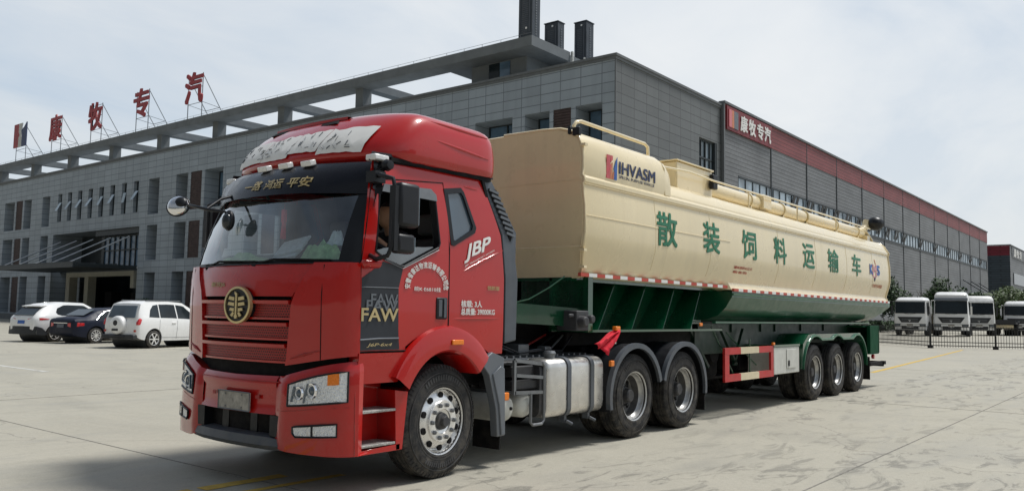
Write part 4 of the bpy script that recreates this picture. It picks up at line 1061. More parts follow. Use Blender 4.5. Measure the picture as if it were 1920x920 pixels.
box(bm, 9.2, 10.6, 6.1, 7.25, 1.04, 1.10); lathe(bm, [(0, 0), (.5, 0), (.52, .04), (.5, .08), (0, .08)], (9.95, YC, 1.12), 'Z', 30); box(bm, 9.0, 9.4, 6.0, 7.3, 1.0, 1.14); obj('fifth_wheel', bm, 'blackmatte', T, bevel=.01)
bm = B(); box(bm, 6.95, 8.3, 7.25, 7.7, .45, 1.46); box(bm, 6.9, 7.3, 6.6, 7.2, 1.06, 1.62); tube(bm, [(6.85, 6.2, 1.2), (8.2, 6.3, 1.2)], .11, 12); tube(bm, [(7.0, 7.0, 1.1), (8.6, 6.9, 1.15)], .13, 12); obj('air_filter', bm, 'blackmatte', T, bevel=.03)  # dark masses added so the gap behind the cab reads dark
# catwalk, hoses
bm = B()
box(bm, 6.85, 8.9, 5.75, 7.6, 1.03, 1.055)
for x in [6.95+i*.12 for i in range(16)]: bar(bm, (x, 5.78, 1.065), (x, 7.5, 1.065), .03, .03)
obj('catwalk', bm, 'steel', T)
for i in range(4):
    bm = B(); y = 6.3+i*.18
    tube(bm, [Vector((6.75, y, 1.8-i*.05)), Vector((7.0, y-.05, 1.35)), Vector((7.35+.1*i, y, 1.17)), Vector((7.8, y+.1, 1.25)), Vector((8.15, 6.6, 1.45))], .016, 6); obj('air_hose', bm, ['redmatte', 'black', 'black', 'yellow'][i], T, smooth=60)
for i in range(5):
    bm = B(); y = 5.75+i*.13; tube(bm, [(8.4, y, 1.30), (8.2-.05*i, y, 1.12+.02*i), (7.9, y+.05, 1.13), (7.5+.06*i, y+.1, 1.10), (7.2, y+.2, 1.22)], .012, 6); obj('air_hose', bm, ['black', 'steel', 'black', 'redmatte', 'steel'][i], T, smooth=60)
bm = B(); box(bm, 7.55, 7.75, 5.9, 6.1, 1.06, 1.2); box(bm, 8.0, 8.12, 5.85, 5.98, 1.06, 1.17); obj('valve_block', bm, 'steel', T, bevel=.01)
bm = B(); box(bm, 6.85, 7.12, 6.05, 6.6, 1.06, 1.5); box(bm, 6.9, 7.1, 6.75, 7.4, 1.06, 2.3); obj('exhaust_stack', bm, 'chassisgrey', T, bevel=.03)
# fuel tank (rounded box)
bm = B()
def rr_ring(x, y0, y1, z0, z1, r, n=5):
    pts = []
    for cx_, cz_, a0 in ((y1-r, z1-r, 0), (y0+r, z1-r, 90), (y0+r, z0+r, 180), (y1-r, z0+r, 270)):
        for i in range(n+1): a = R(a0+90*i/n); pts.append(Vector((x, cx_+r*cos(a), cz_+r*sin(a))))
    return pts
loft(bm, [rr_ring(x, 5.44+d, 6.08-d, .40+d, 1.05-d, .10) for x, d in ((7.50, .045), (7.515, .015), (7.55, 0), (8.62, 0), (8.655, .015), (8.67, .045))])
FT = obj('fuel_tank', bm, 'alu', T, smooth=45)
for x in (7.90, 8.38):
    bm = B(); loft(bm, [rr_ring(xx, 5.425, 6.095, .385, 1.065, .11) for xx in (x-.035, x+.035)]); box(bm, x-.02, x+.02, 5.48, 5.56, .33, .40); tube(bm, [(x-.02, 5.46, .35), (x+.05, 5.42, .31)], .018, 6); obj('tank_strap', bm, 'greyplastic', FT, smooth=45)
bm = B(); lathe(bm, [(0, .09), (.06, .085), (.075, .06), (.06, .02), (.055, -.02), (0, -.02)], (7.74, 5.60, 1.05), 'Z', 18); obj('filler_cap', bm, 'steel', FT, smooth=40)
bm = B(); loft(bm, [rr_ring(x, 5.46, 6.06, .42, 1.03, .10) for x in (7.37, 7.49)]); obj('tank_end', bm, 'chassisgrey', FT, smooth=45)
# battery / air rack
bm = B()
for pts in ([(6.92, 5.46, 1.06), (7.44, 5.46, 1.00)], [(6.92, 5.46, 1.06), (6.92, 5.46, .70)], [(6.92, 5.46, .72), (7.42, 5.46, .70)], [(6.95, 5.46, .90), (7.42, 5.46, .86)]):
    bar(bm, pts[0], pts[1], .03, .035)
tube(bm, [(7.20, 5.45, .70), (7.20, 5.45, .39), (7.24, 5.45, .36), (7.40, 5.45, .36), (7.44, 5.45, .40), (7.44, 5.45, .98), (7.40, 5.45, 1.02)], .017, 8)
for z in (1.02, .72): bar(bm, (6.92, 5.46, z), (6.92, 6.1, z), .03, .03); bar(bm, (7.44, 5.46, z-.03), (7.44, 6.1, z-.03), .03, .03)
RK = obj('battery_rack', bm, 'steel', T)
bm = B(); box(bm, 6.98, 7.40, 5.50, 6.0, .74, .84); box(bm, 6.98, 7.38, 5.54, 6.0, .87, .99); box(bm, 6.72, 7.42, 5.55, 6.1, 1.01, 1.04); obj('battery_box', bm, 'chassisgrey', RK, bevel=.015)
for x, z, r_ in ((6.86, .56, .145), (7.20, .57, .135)):
    bm = B(); lathe(bm, [(0, -.02), (r_*.5, -.012), (r_*.85, .02), (r_, .06), (r_, .5), (0, .55)], (x, 5.50, z), 'Y', 28); at = obj('air_tank', bm, 'offwhite', T, smooth=50)
    bm = B(); lathe(bm, [(0, -.035), (.018, -.035), (.018, 0), (0, 0)], (x+.03, 5.50, z), 'Y', 8); obj('drain_plug', bm, 'blackmatte', at)
bm = B(); box(bm, 6.69, 6.77, 5.40, 5.44, .66, .74); obj('side_marker', bm, 'orange', T, bevel=.01)
# rear mudguards with pale edge
def guard(cx_, r_, a0, a1, y0, y1, mid=None):
    bm = B(); n = 22
    P = [(cx_+r_*1.0*cos(R(lerp(a0, a1, i/n))), .53+r_*sin(R(lerp(a0, a1, i/n)))) for i in range(n+1)]
    prev = P
    loft(bm, [[Vector((x, y0, z)), Vector((x, y1, z)), Vector((x+(cx_-x)*.03, y1, z-.02)), Vector((x+(cx_-x)*.03, y0, z-.02))] for x, z in P])
    g_ = obj('mudguard', bm, 'black', T, smooth=40)
    bm = B(); loft(bm, [[Vector((x+(x-cx_)*.012, y0-.012, z+.012)), Vector((x+(x-cx_)*.012, y0+.05, z+.012)), Vector((x-(x-cx_)*.08, y0+.03, z-(z-.53)*.08)), Vector((x-(x-cx_)*.08, y0-.012, z-(z-.53)*.08))] for x, z in P])
    obj('mudguard_edge', bm, 'greyplastic', g_, smooth=40)
guard(AX[0], .66, 192, 14, 5.40, 6.0); guard(AX[1], .66, 166, -8, 5.40, 6.0)
bm = B(); box(bm, 11.36, 11.38, 5.42, 6.0, .20, .55); obj('mudflap', bm, 'blackmatte', T)
bm = B(); box(bm, 8.72, 8.80, 5.38, 5.42, .93, 1.0); obj('side_marker', bm, 'orange', T, bevel=.01)

# ------------------------------------------------------------------ tank trailer
L = thing('tank_trailer', 'cream bulk feed tank trailer with green underside and green lettering coupled behind the red tractor', 'trailer', (15.0, YC, 0))
def csec(x, top, low):
    """half cross-section (y outwards from the centre, z), from the crown down"""
    zt_ = top
    return [(0, zt_+.045), (.5, zt_+.04), (.86, zt_+.01), (1.04, zt_-.04), (1.14, zt_-.12), (1.19, zt_-.22)]
side_lo = [(1.205, 3.22), (1.235, 3.185), (1.235, 3.14), (1.215, 3.115), (1.225, 3.0), (1.245, 2.85), (1.25, 2.70), (1.25, 2.52), (1.235, 2.40), (1.20, 2.28), (1.16, 2.16)]
def tank_ring(x, top, front_part, inset=0.0, zshift=0.0):
    h = csec(x, top, None)
    if top > 3.6: h = [(0, top+.02), (.6, top+.015), (.88, top-.0), (1.04, top-.045), (1.15, top-.13), (1.205, top-.26), (1.215, 3.42), (1.215, 3.30)]
    else: h = h + [(1.20, 3.25), (1.203, 3.235)]
    h = h + side_lo + ([(1.12, 2.075), (1.09, 2.03), (1.06, 2.005), (.9, 1.99)] if front_part else [(1.15, 2.10), (1.19, 2.03), (1.215, 1.985), (.9, 1.97)])
    h = [(max(0, y-inset), z-zshift*(z-2.0)*0 - inset*.6*(1 if z > 3 else 0)) for y, z in h]
    near_ = [Vector((x, YC-y, z)) for y, z in h]; far_ = [Vector((x, YC+y, z)) for y, z in h[1:]]
    return near_ + far_[::-1]
# front box
bm = B()
def skewed(ring, dx):       # lower front panel leans back a little
    return [Vector((p.x + (dx*max(0, 2.36-p.z)), p.y, p.z)) for p in ring]
loft(bm, [skewed(tank_ring(x, 3.81, True, i), .45 if x < 8.5 else 0) for x, i in ((8.16, .03), (8.175, .008), (8.20, 0), (9.2, 0), (10.22, 0))], caps=True)
fb = obj('tank_shell', bm, 'cream', L, smooth=32)
bm = B()
rr_ = [tank_ring(x, 3.47, True) for x in (10.222, 11.2, 12.2, 12.30)] + [tank_ring(x, 3.465, False, i) for x, i in ((12.42, 0), (15, 0), (18, 0), (21.50, 0), (21.62, .0), (21.68, .02))]
loft(bm, rr_, caps=True)
rb = obj('tank_shell', bm, 'cream', L, smooth=32)
bm = B()   # the raised front box's rounded rear end
ends = []
for t in (0, .25, .5, .75, 1):
    x = 10.22 + .16*sin(t*pi/2); top = lerp(3.81, 3.62, 1-cos(t*pi/2)); 
    h = [(0, top+.02), (.6, top+.015), (.88, top), (1.04, top-.045), (1.15, top-.13), (1.205, top-.22), (1.215, 3.35), (1.215, 3.22)]
    ends.append([Vector((x, YC-y, z)) for y, z in h] + [Vector((x, YC+y, z)) for y, z in h[::-1][:-1]])
loft(bm, ends); obj('hopper_box_end', bm, 'cream', L, smooth=32)
bm = B()  # edge beads round the front and rear ends
for x, tp, fpart in ((8.17, 3.81, True), (21.66, 3.46, False)):
    pts = skewed([p for p in tank_ring(x, tp, fpart) if p.z > (2.0)], .45 if fpart else 0)
    n_ = len(pts)//2; tube(bm, [p+Vector((0, -.004 if p.y < YC else .004, .0)) for p in pts], .017, 6, caps=False)
for z in (3.56, 2.30, 2.10): box(bm, 8.13, 8.19, 5.40, 5.47, z, z+.03)
obj('edge_bead', bm, 'cream', L, smooth=60)
bm = B(); tube(bm, [(8.155, 5.46, 2.36), (8.15, 6.6, 2.362), (8.155, 7.88, 2.36)], .006, 5); tube(bm, [(8.158, 5.46, 3.16), (8.155, 7.88, 3.16)], .003, 5)
for z, x0, x1 in ((3.115, 8.2, 21.6), (2.735, 8.2, 12.3)): tube(bm, [(x0, YC-1.228 if z > 3 else YC-1.252, z), (x1, YC-1.228 if z > 3 else YC-1.252, z)], .005, 5)
for x in (14.35, 16.3, 18.25, 20.2): tube(bm, [(x, YC-y-.001, z) for y, z in side_lo[3:]], .0035, 5)
for x in (9.9, 11.6): tube(bm, [(x, YC-y-.001, z) for y, z in side_lo[3:]], .003, 5)
obj('weld_seam', bm, 'cream', L, smooth=60)
bm = B(); box(bm, 8.14, 8.2, 5.50, 5.60, 3.70, 3.80); box(bm, 8.13, 8.2, 5.62, 5.66, 3.72, 3.82); obj('top_bracket', bm, 'black', L, bevel=.01)
bm = B(); tube(bm, [(8.3, 7.2, 3.76), (8.3, 7.2, 3.84), (8.3, 7.12, 3.87)], .025, 8); obj('vent_pipe', bm, 'cream', L, smooth=60)
# reflective strips
for x0, x1, zz0, y_ in ((8.22, 12.38, 2.0, 5.515), (12.44, 21.62, 1.955, 5.432)):
    n = int((x1-x0)/.175); bm = B()
    for k in range(n):
        a, b_ = lerp(x0, x1, k/n), lerp(x0, x1, (k+1)/n)
        box(bm, a, b_-.002, y_-.012, y_+.03, zz0+.008, zz0+.052, 0 if k % 2 == 0 else 1)
    obj('reflective_strip', bm, ['redtext', 'whitetext'], L)
# green belly under the rear body
bm = B()
def belly(x, w=0.0): 
    h = [(.9, 1.965), (1.225, 1.965), (1.225, 1.87), (1.20, 1.83), (1.14, 1.70), (1.02, 1.58), (.86, 1.52), (.55, 1.47)]
    return [Vector((x, YC-(y-w), z)) for y, z in h] + [Vector((x, YC+(y-w), z)) for y, z in h[::-1]]
rg = [belly(x) for x in (12.45, 21.64)]
e1 = [Vector((lerp(21.70, 20.55, max(0, (1.86-p.z)/.40)), p.y, p.z)) for p in belly(21.66)]
f1 = [Vector((lerp(12.42, 12.30, max(0, (1.9-p.z)/.4)), p.y, p.z)) for p in belly(12.4)]
loft(bm, [f1, belly(13), belly(20.4), e1]); obj('belly_hopper', bm, 'greenbelly', L, smooth=25)
bm = B()
tube(bm, [(12.43, YC-1.23, 1.915), (21.6, YC-1.23, 1.915)], .018, 6); box(bm, 12.15, 20.5, 5.60, 5.66, 1.455, 1.485)
obj('belly_edge', bm, 'greenlt', L)
# front frame with gussets
bm = B()
box(bm, 8.30, 12.42, 5.98, 6.02, 1.34, 2.0); box(bm, 8.30, 12.42, 7.32, 7.36, 1.34, 2.0)
box(bm, 8.42, 12.3, 5.56, 6.0, 1.34, 1.37); box(bm, 8.3, 12.4, 5.7, 7.6, 1.96, 2.0)
for x in (8.69, 9.5, 10.35, 11.2):
    prism(bm, [(5.56, 1.365), (6.0, 1.365), (6.0, 1.98), (5.70, 1.98)], lambda y, z: Vector((x+(z-1.36)*1.02, y, z)), lambda y, z: Vector((x+.006+(z-1.36)*1.02, y, z)))
box(bm, 8.44, 8.54, 5.54, 5.62, 1.34, 2.02); box(bm, 8.48, 8.52, 5.6, 6.6, 1.36, 1.98)
loft(bm, [[(8.5, 5.62, 1.40), (8.5, 7.7, 1.40), (8.5, 7.7, 1.64), (8.5, 5.62, 1.62)], [(7.05, 5.9, 1.46), (7.05, 7.45, 1.46), (7.05, 7.45, 1.70), (7.05, 5.9, 1.69)]])
GF = obj('gooseneck_frame', bm, 'green', L)
bm = B(); box(bm, 8.5, 11.9, 5.9, 7.45, 1.16, 1.335); box(bm, 7.2, 8.5, 6.2, 7.2, 1.20, 1.455); box(bm, 11.0, 12.2, 7.3, 7.8, .45, 1.3); obj('kingpin_plate', bm, 'blackmatte', L, bevel=.02)  # dark boxes added to close the bright gap under the gooseneck
bm = B()
tube(bm, [(8.05, 5.62, 2.0), (7.85, 5.7, 1.86), (7.6, 5.8, 1.72), (7.2, 5.95, 1.62)], .008, 5)
for x in (9.3, 10.15, 11.0, 11.85): box(bm, x, x+.10, 5.965, 5.978, 1.66, 1.75)
obj('frame_detail', bm, 'greenlt', GF)
bm = B(); box(bm, 8.14, 8.40, 5.50, 5.80, 1.36, 1.60); lathe(bm, [(0, -.05), (.06, -.05), (.07, 0), (.07, .12), (0, .12)], (8.22, 5.46, 1.47), 'Y', 16); lathe(bm, [(0, -.05), (.05, -.05), (.05, 0), (.05, .12), (0, .12)], (8.36, 5.46, 1.50), 'Y', 16); box(bm, 8.04, 8.14, 5.53, 5.56, 1.52, 1.56)
obj('coupling_box', bm, 'chassisgrey', L, bevel=.02)
for x in (11.62,):
    bm = B(); box(bm, x-.05, x+.05, 5.585, 5.61, 1.41, 1.46); obj('side_marker', bm, 'orange', L, bevel=.01)
# rear frame; dark parts added to fill the space under the belly
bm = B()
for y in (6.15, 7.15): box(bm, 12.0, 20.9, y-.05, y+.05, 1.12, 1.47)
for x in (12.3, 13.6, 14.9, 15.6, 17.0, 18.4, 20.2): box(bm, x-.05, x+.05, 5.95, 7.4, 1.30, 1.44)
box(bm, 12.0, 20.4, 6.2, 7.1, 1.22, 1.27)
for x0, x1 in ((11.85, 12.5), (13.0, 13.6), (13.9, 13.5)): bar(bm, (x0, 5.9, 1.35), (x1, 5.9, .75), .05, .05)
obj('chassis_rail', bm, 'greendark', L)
bm = B()
for y in (5.95, 7.35):
    box(bm, 11.95, 12.12, y-.09, y+.09, .48, 1.36); box(bm, 11.97, 12.10, y-.06, y+.06, .16, .48); box(bm, 11.85, 12.22, y-.14, y+.14, .13, .17)
bar(bm, (12.03, 6.0, 1.0), (12.03, 7.3, 1.0), .05, .05); bar(bm, (12.1, 5.97, 1.25), (12.7, 6.1, .85), .04, .04)
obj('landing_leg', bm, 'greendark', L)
bm = B(); lathe(bm, [(0, 0), (.17, .01), (.19, .06), (.19, 1.3), (.17, 1.36), (0, 1.37)], (13.1, 6.05, .95), 'Y', 24); lathe(bm, [(0, 0), (.15, .01), (.16, .5), (0, .5)], (14.9, 6.0, .85), 'Y', 20); box(bm, 12.6, 14.1, 6.0, 7.3, .98, 1.1); obj('air_tank', bm, 'blackmatte', L, smooth=50)
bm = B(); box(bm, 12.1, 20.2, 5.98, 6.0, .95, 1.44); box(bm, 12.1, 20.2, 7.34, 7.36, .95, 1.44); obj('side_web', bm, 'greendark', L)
bm = B(); lathe(bm, [(0, 0), (.5, 0), (.53, .05), (.53, .22), (.5, .26), (.28, .26), (.26, .10), (0, .10)], (13.25, 6.67, .55), 'Z', 30); box(bm, 12.6, 13.9, 6.2, 7.1, .50, .545); obj('spare_wheel', bm, 'blackmatte', L, smooth=40)
bm = B(); box(bm, 12.18, 15.46, 7.84, 7.90, .55, .66); box(bm, 12.18, 15.46, 7.84, 7.90, .90, 1.05); box(bm, 13.9, 15.4, 7.40, 7.83, .52, 1.10); obj('side_guard', bm, 'chassisgrey', L)
bm = B(); tube(bm, [(12.2, 6.67, 1.10), (20.2, 6.67, .98)], .16, 16); box(bm, 14.2, 15.5, 6.1, 7.3, .62, 1.2); obj('discharge_pipe', bm, 'blackmatte', L, smooth=50)  # pipe and box added to darken the view under the belly
bm = B(); tube(bm, [(12.3, 5.75, 1.40), (12.9, 5.62, .60)], .012, 6); tube(bm, [(13.2, 5.9, 1.3), (13.75, 5.6, .75)], .012, 6); tube(bm, [(13.35, 5.55, 1.2), (13.35, 5.55, .6)], .014, 6); obj('brace_rod', bm, 'green', L)
# side guard and tool box
bm = B()
box(bm, 12.18, 12.78, 5.46, 5.50, .97, 1.075, 0); box(bm, 13.53, 14.17, 5.46, 5.50, .97, 1.075, 0); box(bm, 12.782, 13.528, 5.46, 5.50, .97, 1.075, 1)
box(bm, 12.18, 12.78, 5.46, 5.50, .55, .66, 0); box(bm, 13.53, 14.17, 5.46, 5.50, .55, .66, 0); box(bm, 12.782, 13.528, 5.46, 5.50, .55, .66, 1)
box(bm, 12.18, 12.34, 5.461, 5.499, .662, .968, 0); box(bm, 14.06, 14.17, 5.461, 5.499, .662, .968, 0)
obj('side_guard', bm, ['reflred', 'guardcream'], L)
bm = B(); box(bm, 14.22, 15.46, 5.47, 5.95, .57, 1.045); tb = obj('tool_box', bm, 'offwhite', L, bevel=.012)
bm = B(); box(bm, 14.2, 15.48, 5.46, 5.97, 1.047, 1.085); obj('box_lid', bm, 'green', tb)
bm = B(); box(bm, 14.80, 15.28, 5.458, 5.468, .66, 1.0); obj('box_door', bm, 'offwhite', tb, bevel=.006)
bm = B(); box(bm, 14.86, 14.92, 5.446, 5.457, .70, .80); obj('box_latch', bm, 'black', tb)
bm = B(); box(bm, 14.12, 14.2, 5.44, 5.48, 1.085, 1.13); obj('side_marker', bm, 'orange', L, bevel=.008)
# axles, wheels, mudguards
AX3 = (16.24, 17.58, 18.94)
for i, x in enumerate(AX3):
    c_ = copy_tree(wd, L); c_.location = Vector((x, 5.42+.14, RT))-wloc(L)
    c_ = copy_tree(wd, L); c_.location = Vector((x, 7.92-.14, RT))-wloc(L); c_.rotation_euler = (0, 0, pi)
bm = B()
for x in AX3:
    tube(bm, [(x, 5.8, RT), (x, 7.55, RT)], .085, 12)
    for y in (6.15, 7.15): bar(bm, (x-.55, y, .95), (x+.55, y, .78), .09, .06)
    for y in (6.15, 7.15): box(bm, x+.5, x+.8, y-.06, y+.06, .75, 1.15)
obj('axle', bm, 'blackmatte', L, smooth=50)
P = []
for x in AX3:
    a0, a1 = (172 if x == AX3[0] else 118), (2 if x == AX3[2] else 62)
    P += [(x+.70*cos(R(lerp(a0, a1, i/14))), .55+.70*sin(R(lerp(a0, a1, i/14)))) for i in range(15)]
bm = B(); loft(bm, [[Vector((x, 5.42, z)), Vector((x, 6.0, z)), Vector((x, 6.0, z-.015)), Vector((x, 5.42, z-.015))] for x, z in P], closed=True); 
loft(bm, [[Vector((x, 5.44, z)), Vector((x, 5.44, max(z+.012, 1.26 if 16.0 < x < 19.2 else z+.012)))] for x, z in P], closed=False, caps=False)
prism(bm, [(15.50, .62), (15.56, 1.08), (15.85, 1.25), (16.2, 1.27), (15.75, 1.07), (15.6, .85), (15.56, .62)], lambda x, z: Vector((x, 5.43, z)), lambda x, z: Vector((x, 6.0, z)))
mg = obj('mudguard', bm, 'green', L, smooth=35)
bm = B(); loft(bm, [[Vector((x, 5.405, z)), Vector((x, 5.45, z+.008)), Vector((x, 5.45, z-.03)), Vector((x, 5.405, z-.035))] for x, z in P]); obj('mudguard_edge', bm, 'greenlt', mg, smooth=40)
bm = B(); box(bm, 19.82, 19.84, 5.42, 6.0, .21, .72); obj('mudflap', bm, 'blackmatte', L)
bm = B(); box(bm, 20.20, 20.9, 5.50, 5.58, .76, 1.42); box(bm, 20.85, 20.95, 5.50, 7.84, .78, 1.42); box(bm, 20.2, 20.9, 7.76, 7.84, .76, 1.42); box(bm, 20.0, 20.9, 5.6, 7.7, 1.38, 1.42); obj('rear_panel', bm, 'greendark2', L, bevel=.01)
bm = B(); box(bm, 20.96, 20.99, 5.56, 6.2, .92, 1.1); box(bm, 20.96, 20.99, 7.14, 7.78, .92, 1.1); obj('tail_light', bm, 'redlens', L)
bm = B(); lathe(bm, [(0, -.03), (.05, -.03), (.055, 0), (.05, .03), (0, .03)], (20.55, 5.54, .70), 'Y', 14); obj('side_marker', bm, 'redlens', L)
bm = B(); box(bm, 21.0, 21.12, 5.45, 7.9, .46, .58); box(bm, 20.2, 21.0, 5.9, 6.0, .50, .58); box(bm, 20.2, 21.0, 7.3, 7.4, .50, .58); box(bm, 20.0, 21.3, 5.45, 5.55, .50, .58); bar(bm, (20.9, 5.95, .55), (20.6, 5.95, 1.2), .06, .08); bar(bm, (20.9, 7.35, .55), (20.6, 7.35, 1.2), .06, .08); obj('underrun_bar', bm, 'blackmatte', L)
bm = B()
for x in (20.6,): tube(bm, [(20.75, 6.0, 1.45), (21.35, 6.1, 1.75)], .02, 6); tube(bm, [(20.75, 7.3, 1.45), (21.35, 7.2, 1.75)], .02, 6)
tube(bm, [(20.9, 6.0, 1.5), (20.9, 7.4, 1.5)], .03, 6); obj('rear_pipe', bm, 'greendark', L)
# top fittings
bm = B()
tube(bm, [(8.45, 5.78, 3.72), (8.44, 5.78, 3.90), (8.50, 5.78, 3.96), (8.6, 5.78, 3.985), (10.25, 5.80, 3.985), (10.34, 5.80, 3.95), (10.36, 5.80, 3.70)], .024, 8)
obj('grab_rail', bm, 'cream', L, smooth=60)
bm = B(); box(bm, 11.35, 12.6, 5.86, 6.7, 3.44, 3.92); hb = obj('hatch_box', bm, 'cream', L, bevel=.02)
bm = B(); box(bm, 11.33, 12.62, 5.84, 6.72, 3.925, 3.95); obj('hatch_lid', bm, 'cream', hb, bevel=.006)
bm = B(); tube(bm, [(10.4, 5.60, 3.66), (11.4, 5.68, 3.74), (12.4, 5.74, 3.74), (16, 5.74, 3.76), (21.2, 5.74, 3.76)], .017, 6); 
for x in (13.8, 16.2, 18.6): tube(bm, [(x, 5.74, 3.76), (x, 5.74, 3.42)], .014, 6)
obj('hand_rail', bm, 'cream', L, smooth=60)
bm = B(); lathe(bm, [(0, 0), (.13, 0), (.13, 8.9), (0, 8.9)], (12.5, 6.0, 3.66), 'X', 24)
au = obj('auger_tube', bm, 'cream', L, smooth=50)
for x in (14.3, 15.9, 17.2, 19.2, 20.8):
    bm = B(); lathe(bm, [(.131, -.03), (.15, -.03), (.15, .03), (.131, .03)], (x, 6.0, 3.66), 'X', 24, closed=True); box(bm, x-.03, x+.03, 5.9, 6.1, 3.42, 3.56); obj('pipe_clamp', bm, 'cream' if x != 17.2 else 'gold', au, smooth=50)
bm = B(); box(bm, 14.7, 15.1, 5.83, 5.99, 3.55, 3.82); obj('auger_housing', bm, 'cream', au, bevel=.02)
bm = B(); box(bm, 12.42, 12.60, 5.76, 5.84, 3.62, 3.86); obj('latch_block', bm, 'black', hb, bevel=.02)
bm = B(); tube(bm, [(21.0, 6.0, 3.68), (21.35, 5.95, 3.74), (21.5, 5.92, 3.86), (21.55, 5.9, 4.0)], .09, 12); tube(bm, [(21.5, 6.0, 3.84), (21.62, 5.98, 3.55)], .05, 10); tube(bm, [(21.3, 5.85, 3.7), (21.6, 5.8, 3.5)], .03, 8); box(bm, 21.2, 21.4, 5.8, 6.2, 3.46, 3.6)
el = obj('outlet_elbow', bm, 'cream', L, smooth=50)
bm = B(); ball(bm, (21.62, 5.72, 3.93), .205, (1, 1, .85), 12, 8); obj('rubber_boot', bm, 'black', el, smooth=25)
# writing on the tank
def tank_y(z):
    t = [(y, zz) for y, zz in [(1.215, 3.42), (1.215, 3.30)] + side_lo][::-1]
    return interp([(zz, y) for y, zz in t], z)
tfn = lambda a, b, o: Vector((a, YC-tank_y(b)-.003-o, b))
for ch, (x0, x1) in zip('散装饲料运输车', ((9.93, 10.50), (11.34, 11.90), (12.76, 13.34), (14.13, 14.71), (15.58, 16.20), (17.03, 17.68), (18.62, 19.26))):
    text('tank_lettering', ch, 'greentext', L, tfn, x0, x1, 2.51, 2.97, .035)
lg = tfn
bm = B()
def lp(poly, mi): prism(bm, poly, lambda x, z: lg(x, z, .001), lambda x, z: lg(x, z, .006), mi)
z0, z1 = 3.25, 3.545
lp([(8.69, z0), (8.77, z0), (8.77, z0+.12), (8.80, z0+.15), (8.77, z0+.19), (8.77, z1), (8.69, z1)], 0); lp([(8.775, z0), (8.83, z0), (8.83, z1-.08), (8.80, z0+.19), (8.775, z0+.13)], 1); lp([(8.78, z1-.09), (8.83, z1-.05), (8.83, z1), (8.78, z1)], 0)
lp([(8.87, z0), (8.94, z0), (8.94, z1), (8.90, z1-.06), (8.85, z1-.17), (8.87, z1-.17)], 2); lp([(8.835, z0), (8.865, z0), (8.865, z1-.2), (8.845, z1-.2)], 1)
obj('brand_mark', bm, ['redlens', 'orangetext', 'blue'], L)
text('tank_lettering', 'IHVASM', 'navytext', L, tfn, 8.99, 9.92, 3.345, 3.495, .05)
text('tank_lettering', 'SPECIAL PURPOSE VEHICLE', 'navytext', L, tfn, 8.99, 9.90, 3.285, 3.32, .01)
text('tank_lettering', '罐体容积42立方', 'redtext', L, tfn, 12.50, 13.22, 2.325, 2.37, .01)
text('tank_lettering', '粮食类', 'redtext', L, tfn, 12.50, 13.05, 2.255, 2.295, .01)
text('tank_lettering', 'K', 'blue', L, tfn, 19.95, 20.18, 2.60, 2.82, .06)
text('tank_lettering', 'M', 'redlens', L, tfn, 20.20, 20.50, 2.56, 2.82, .06)
text('tank_lettering', 'S', 'blue', L, tfn, 20.52, 20.76, 2.60, 2.82, .06)
bm = B()
def drop(cx_, cz_, r_, s): return [(cx_+r_*cos(R(a))*.8, cz_+r_*sin(R(a))) for a in range(0, 360, 30)]
lp(drop(20.36, 2.50, .055, 1), 2); lp([(20.42, 2.84), (20.46, 2.84), (20.40, 2.95), (20.37, 2.95)], 1); lp([(20.20, 2.56), (20.5, 2.56), (20.36, 2.50)], 0)
obj('brand_mark', bm, ['redlens', 'orangetext', 'navytext'], L)
text('tank_lettering', '专用汽车制造', 'orangetext', L, tfn, 20.25, 21.05, 2.30, 2.38, .03)

# ------------------------------------------------------------------ small things on and in the truck
bm = B(); rnd = random.Random(11)
# red cloth tied to the stalk at the tractor's mudguard
def cl(u, v):
    w_ = lerp(.012, .13, v**.8); a = u*2-1
    return Vector((8.83 - .36*v + a*w_*1.3, 5.36 + .03*sin(a*6+v*3), 1.36 - .22*v + a*w_*-.45 + .018*sin(u*17+v*7)))
grid(bm, cl, [i/12 for i in range(13)], [i/10 for i in range(11)])
o = obj('red_cloth', bm, 'redcloth', smooth=60); sm = o.modifiers.new('Solid', 'SOLIDIFY'); sm.thickness = .006
tag(o, 'crumpled red cloth tied below the amber lamp at the first rear mudguard', 'cloth')
bm = B(); tube(bm, [(8.83, 5.42, 1.18), (8.83, 5.38, 1.36)], .012, 6); stk = obj('lamp_stalk', bm, 'black', T)
bm = B(); box(bm, 8.78, 8.89, 5.35, 5.41, 1.362, 1.418); obj('side_marker', bm, 'orange', stk, bevel=.012)
bm = B(); box(bm, 8.86, 8.93, 5.44, 5.46, 1.20, 1.32); obj('tag_plate', bm, 'offwhite', T)
# windscreen clutter
def heap(name, c, sx, sy_, h, mat, seed, label, cat, n=14):
    rnd = random.Random(seed); bm = B(); ph = [rnd.uniform(0, 6) for _ in range(6)]
    def f(u, v):
        r_ = 1-v; a = u*2*pi; k = 1+.22*sin(3*a+ph[0])+.14*sin(5*a+ph[1])
        return Vector((c[0]+sx*r_*cos(a)*k, c[1]+sy_*r_*sin(a)*k, c[2]+h*(1-r_**2.2)*(1+.25*sin(7*a*0+v*9+ph[2])) + .012*sin(11*a+ph[3])*r_*(1-r_)*4))
    grid(bm, f, [i/(n*2) for i in range(n*2+1)], [i/8 for i in range(9)])
    bmesh.ops.remove_doubles(bm, verts=bm.verts[:], dist=1e-4)
    return tag(obj(name, bm, mat, smooth=60), label, cat)
heap('green_towel', (4.80, 6.02, 1.99), .13, .27, .17, 'greencloth', 1, 'crumpled pale green towel heaped on the dashboard at the driver side', 'towel')
heap('green_towel', (4.72, 7.15, 1.99), .11, .42, .09, 'greencloth', 2, 'flat green towel spread on the dashboard at the far side', 'towel')
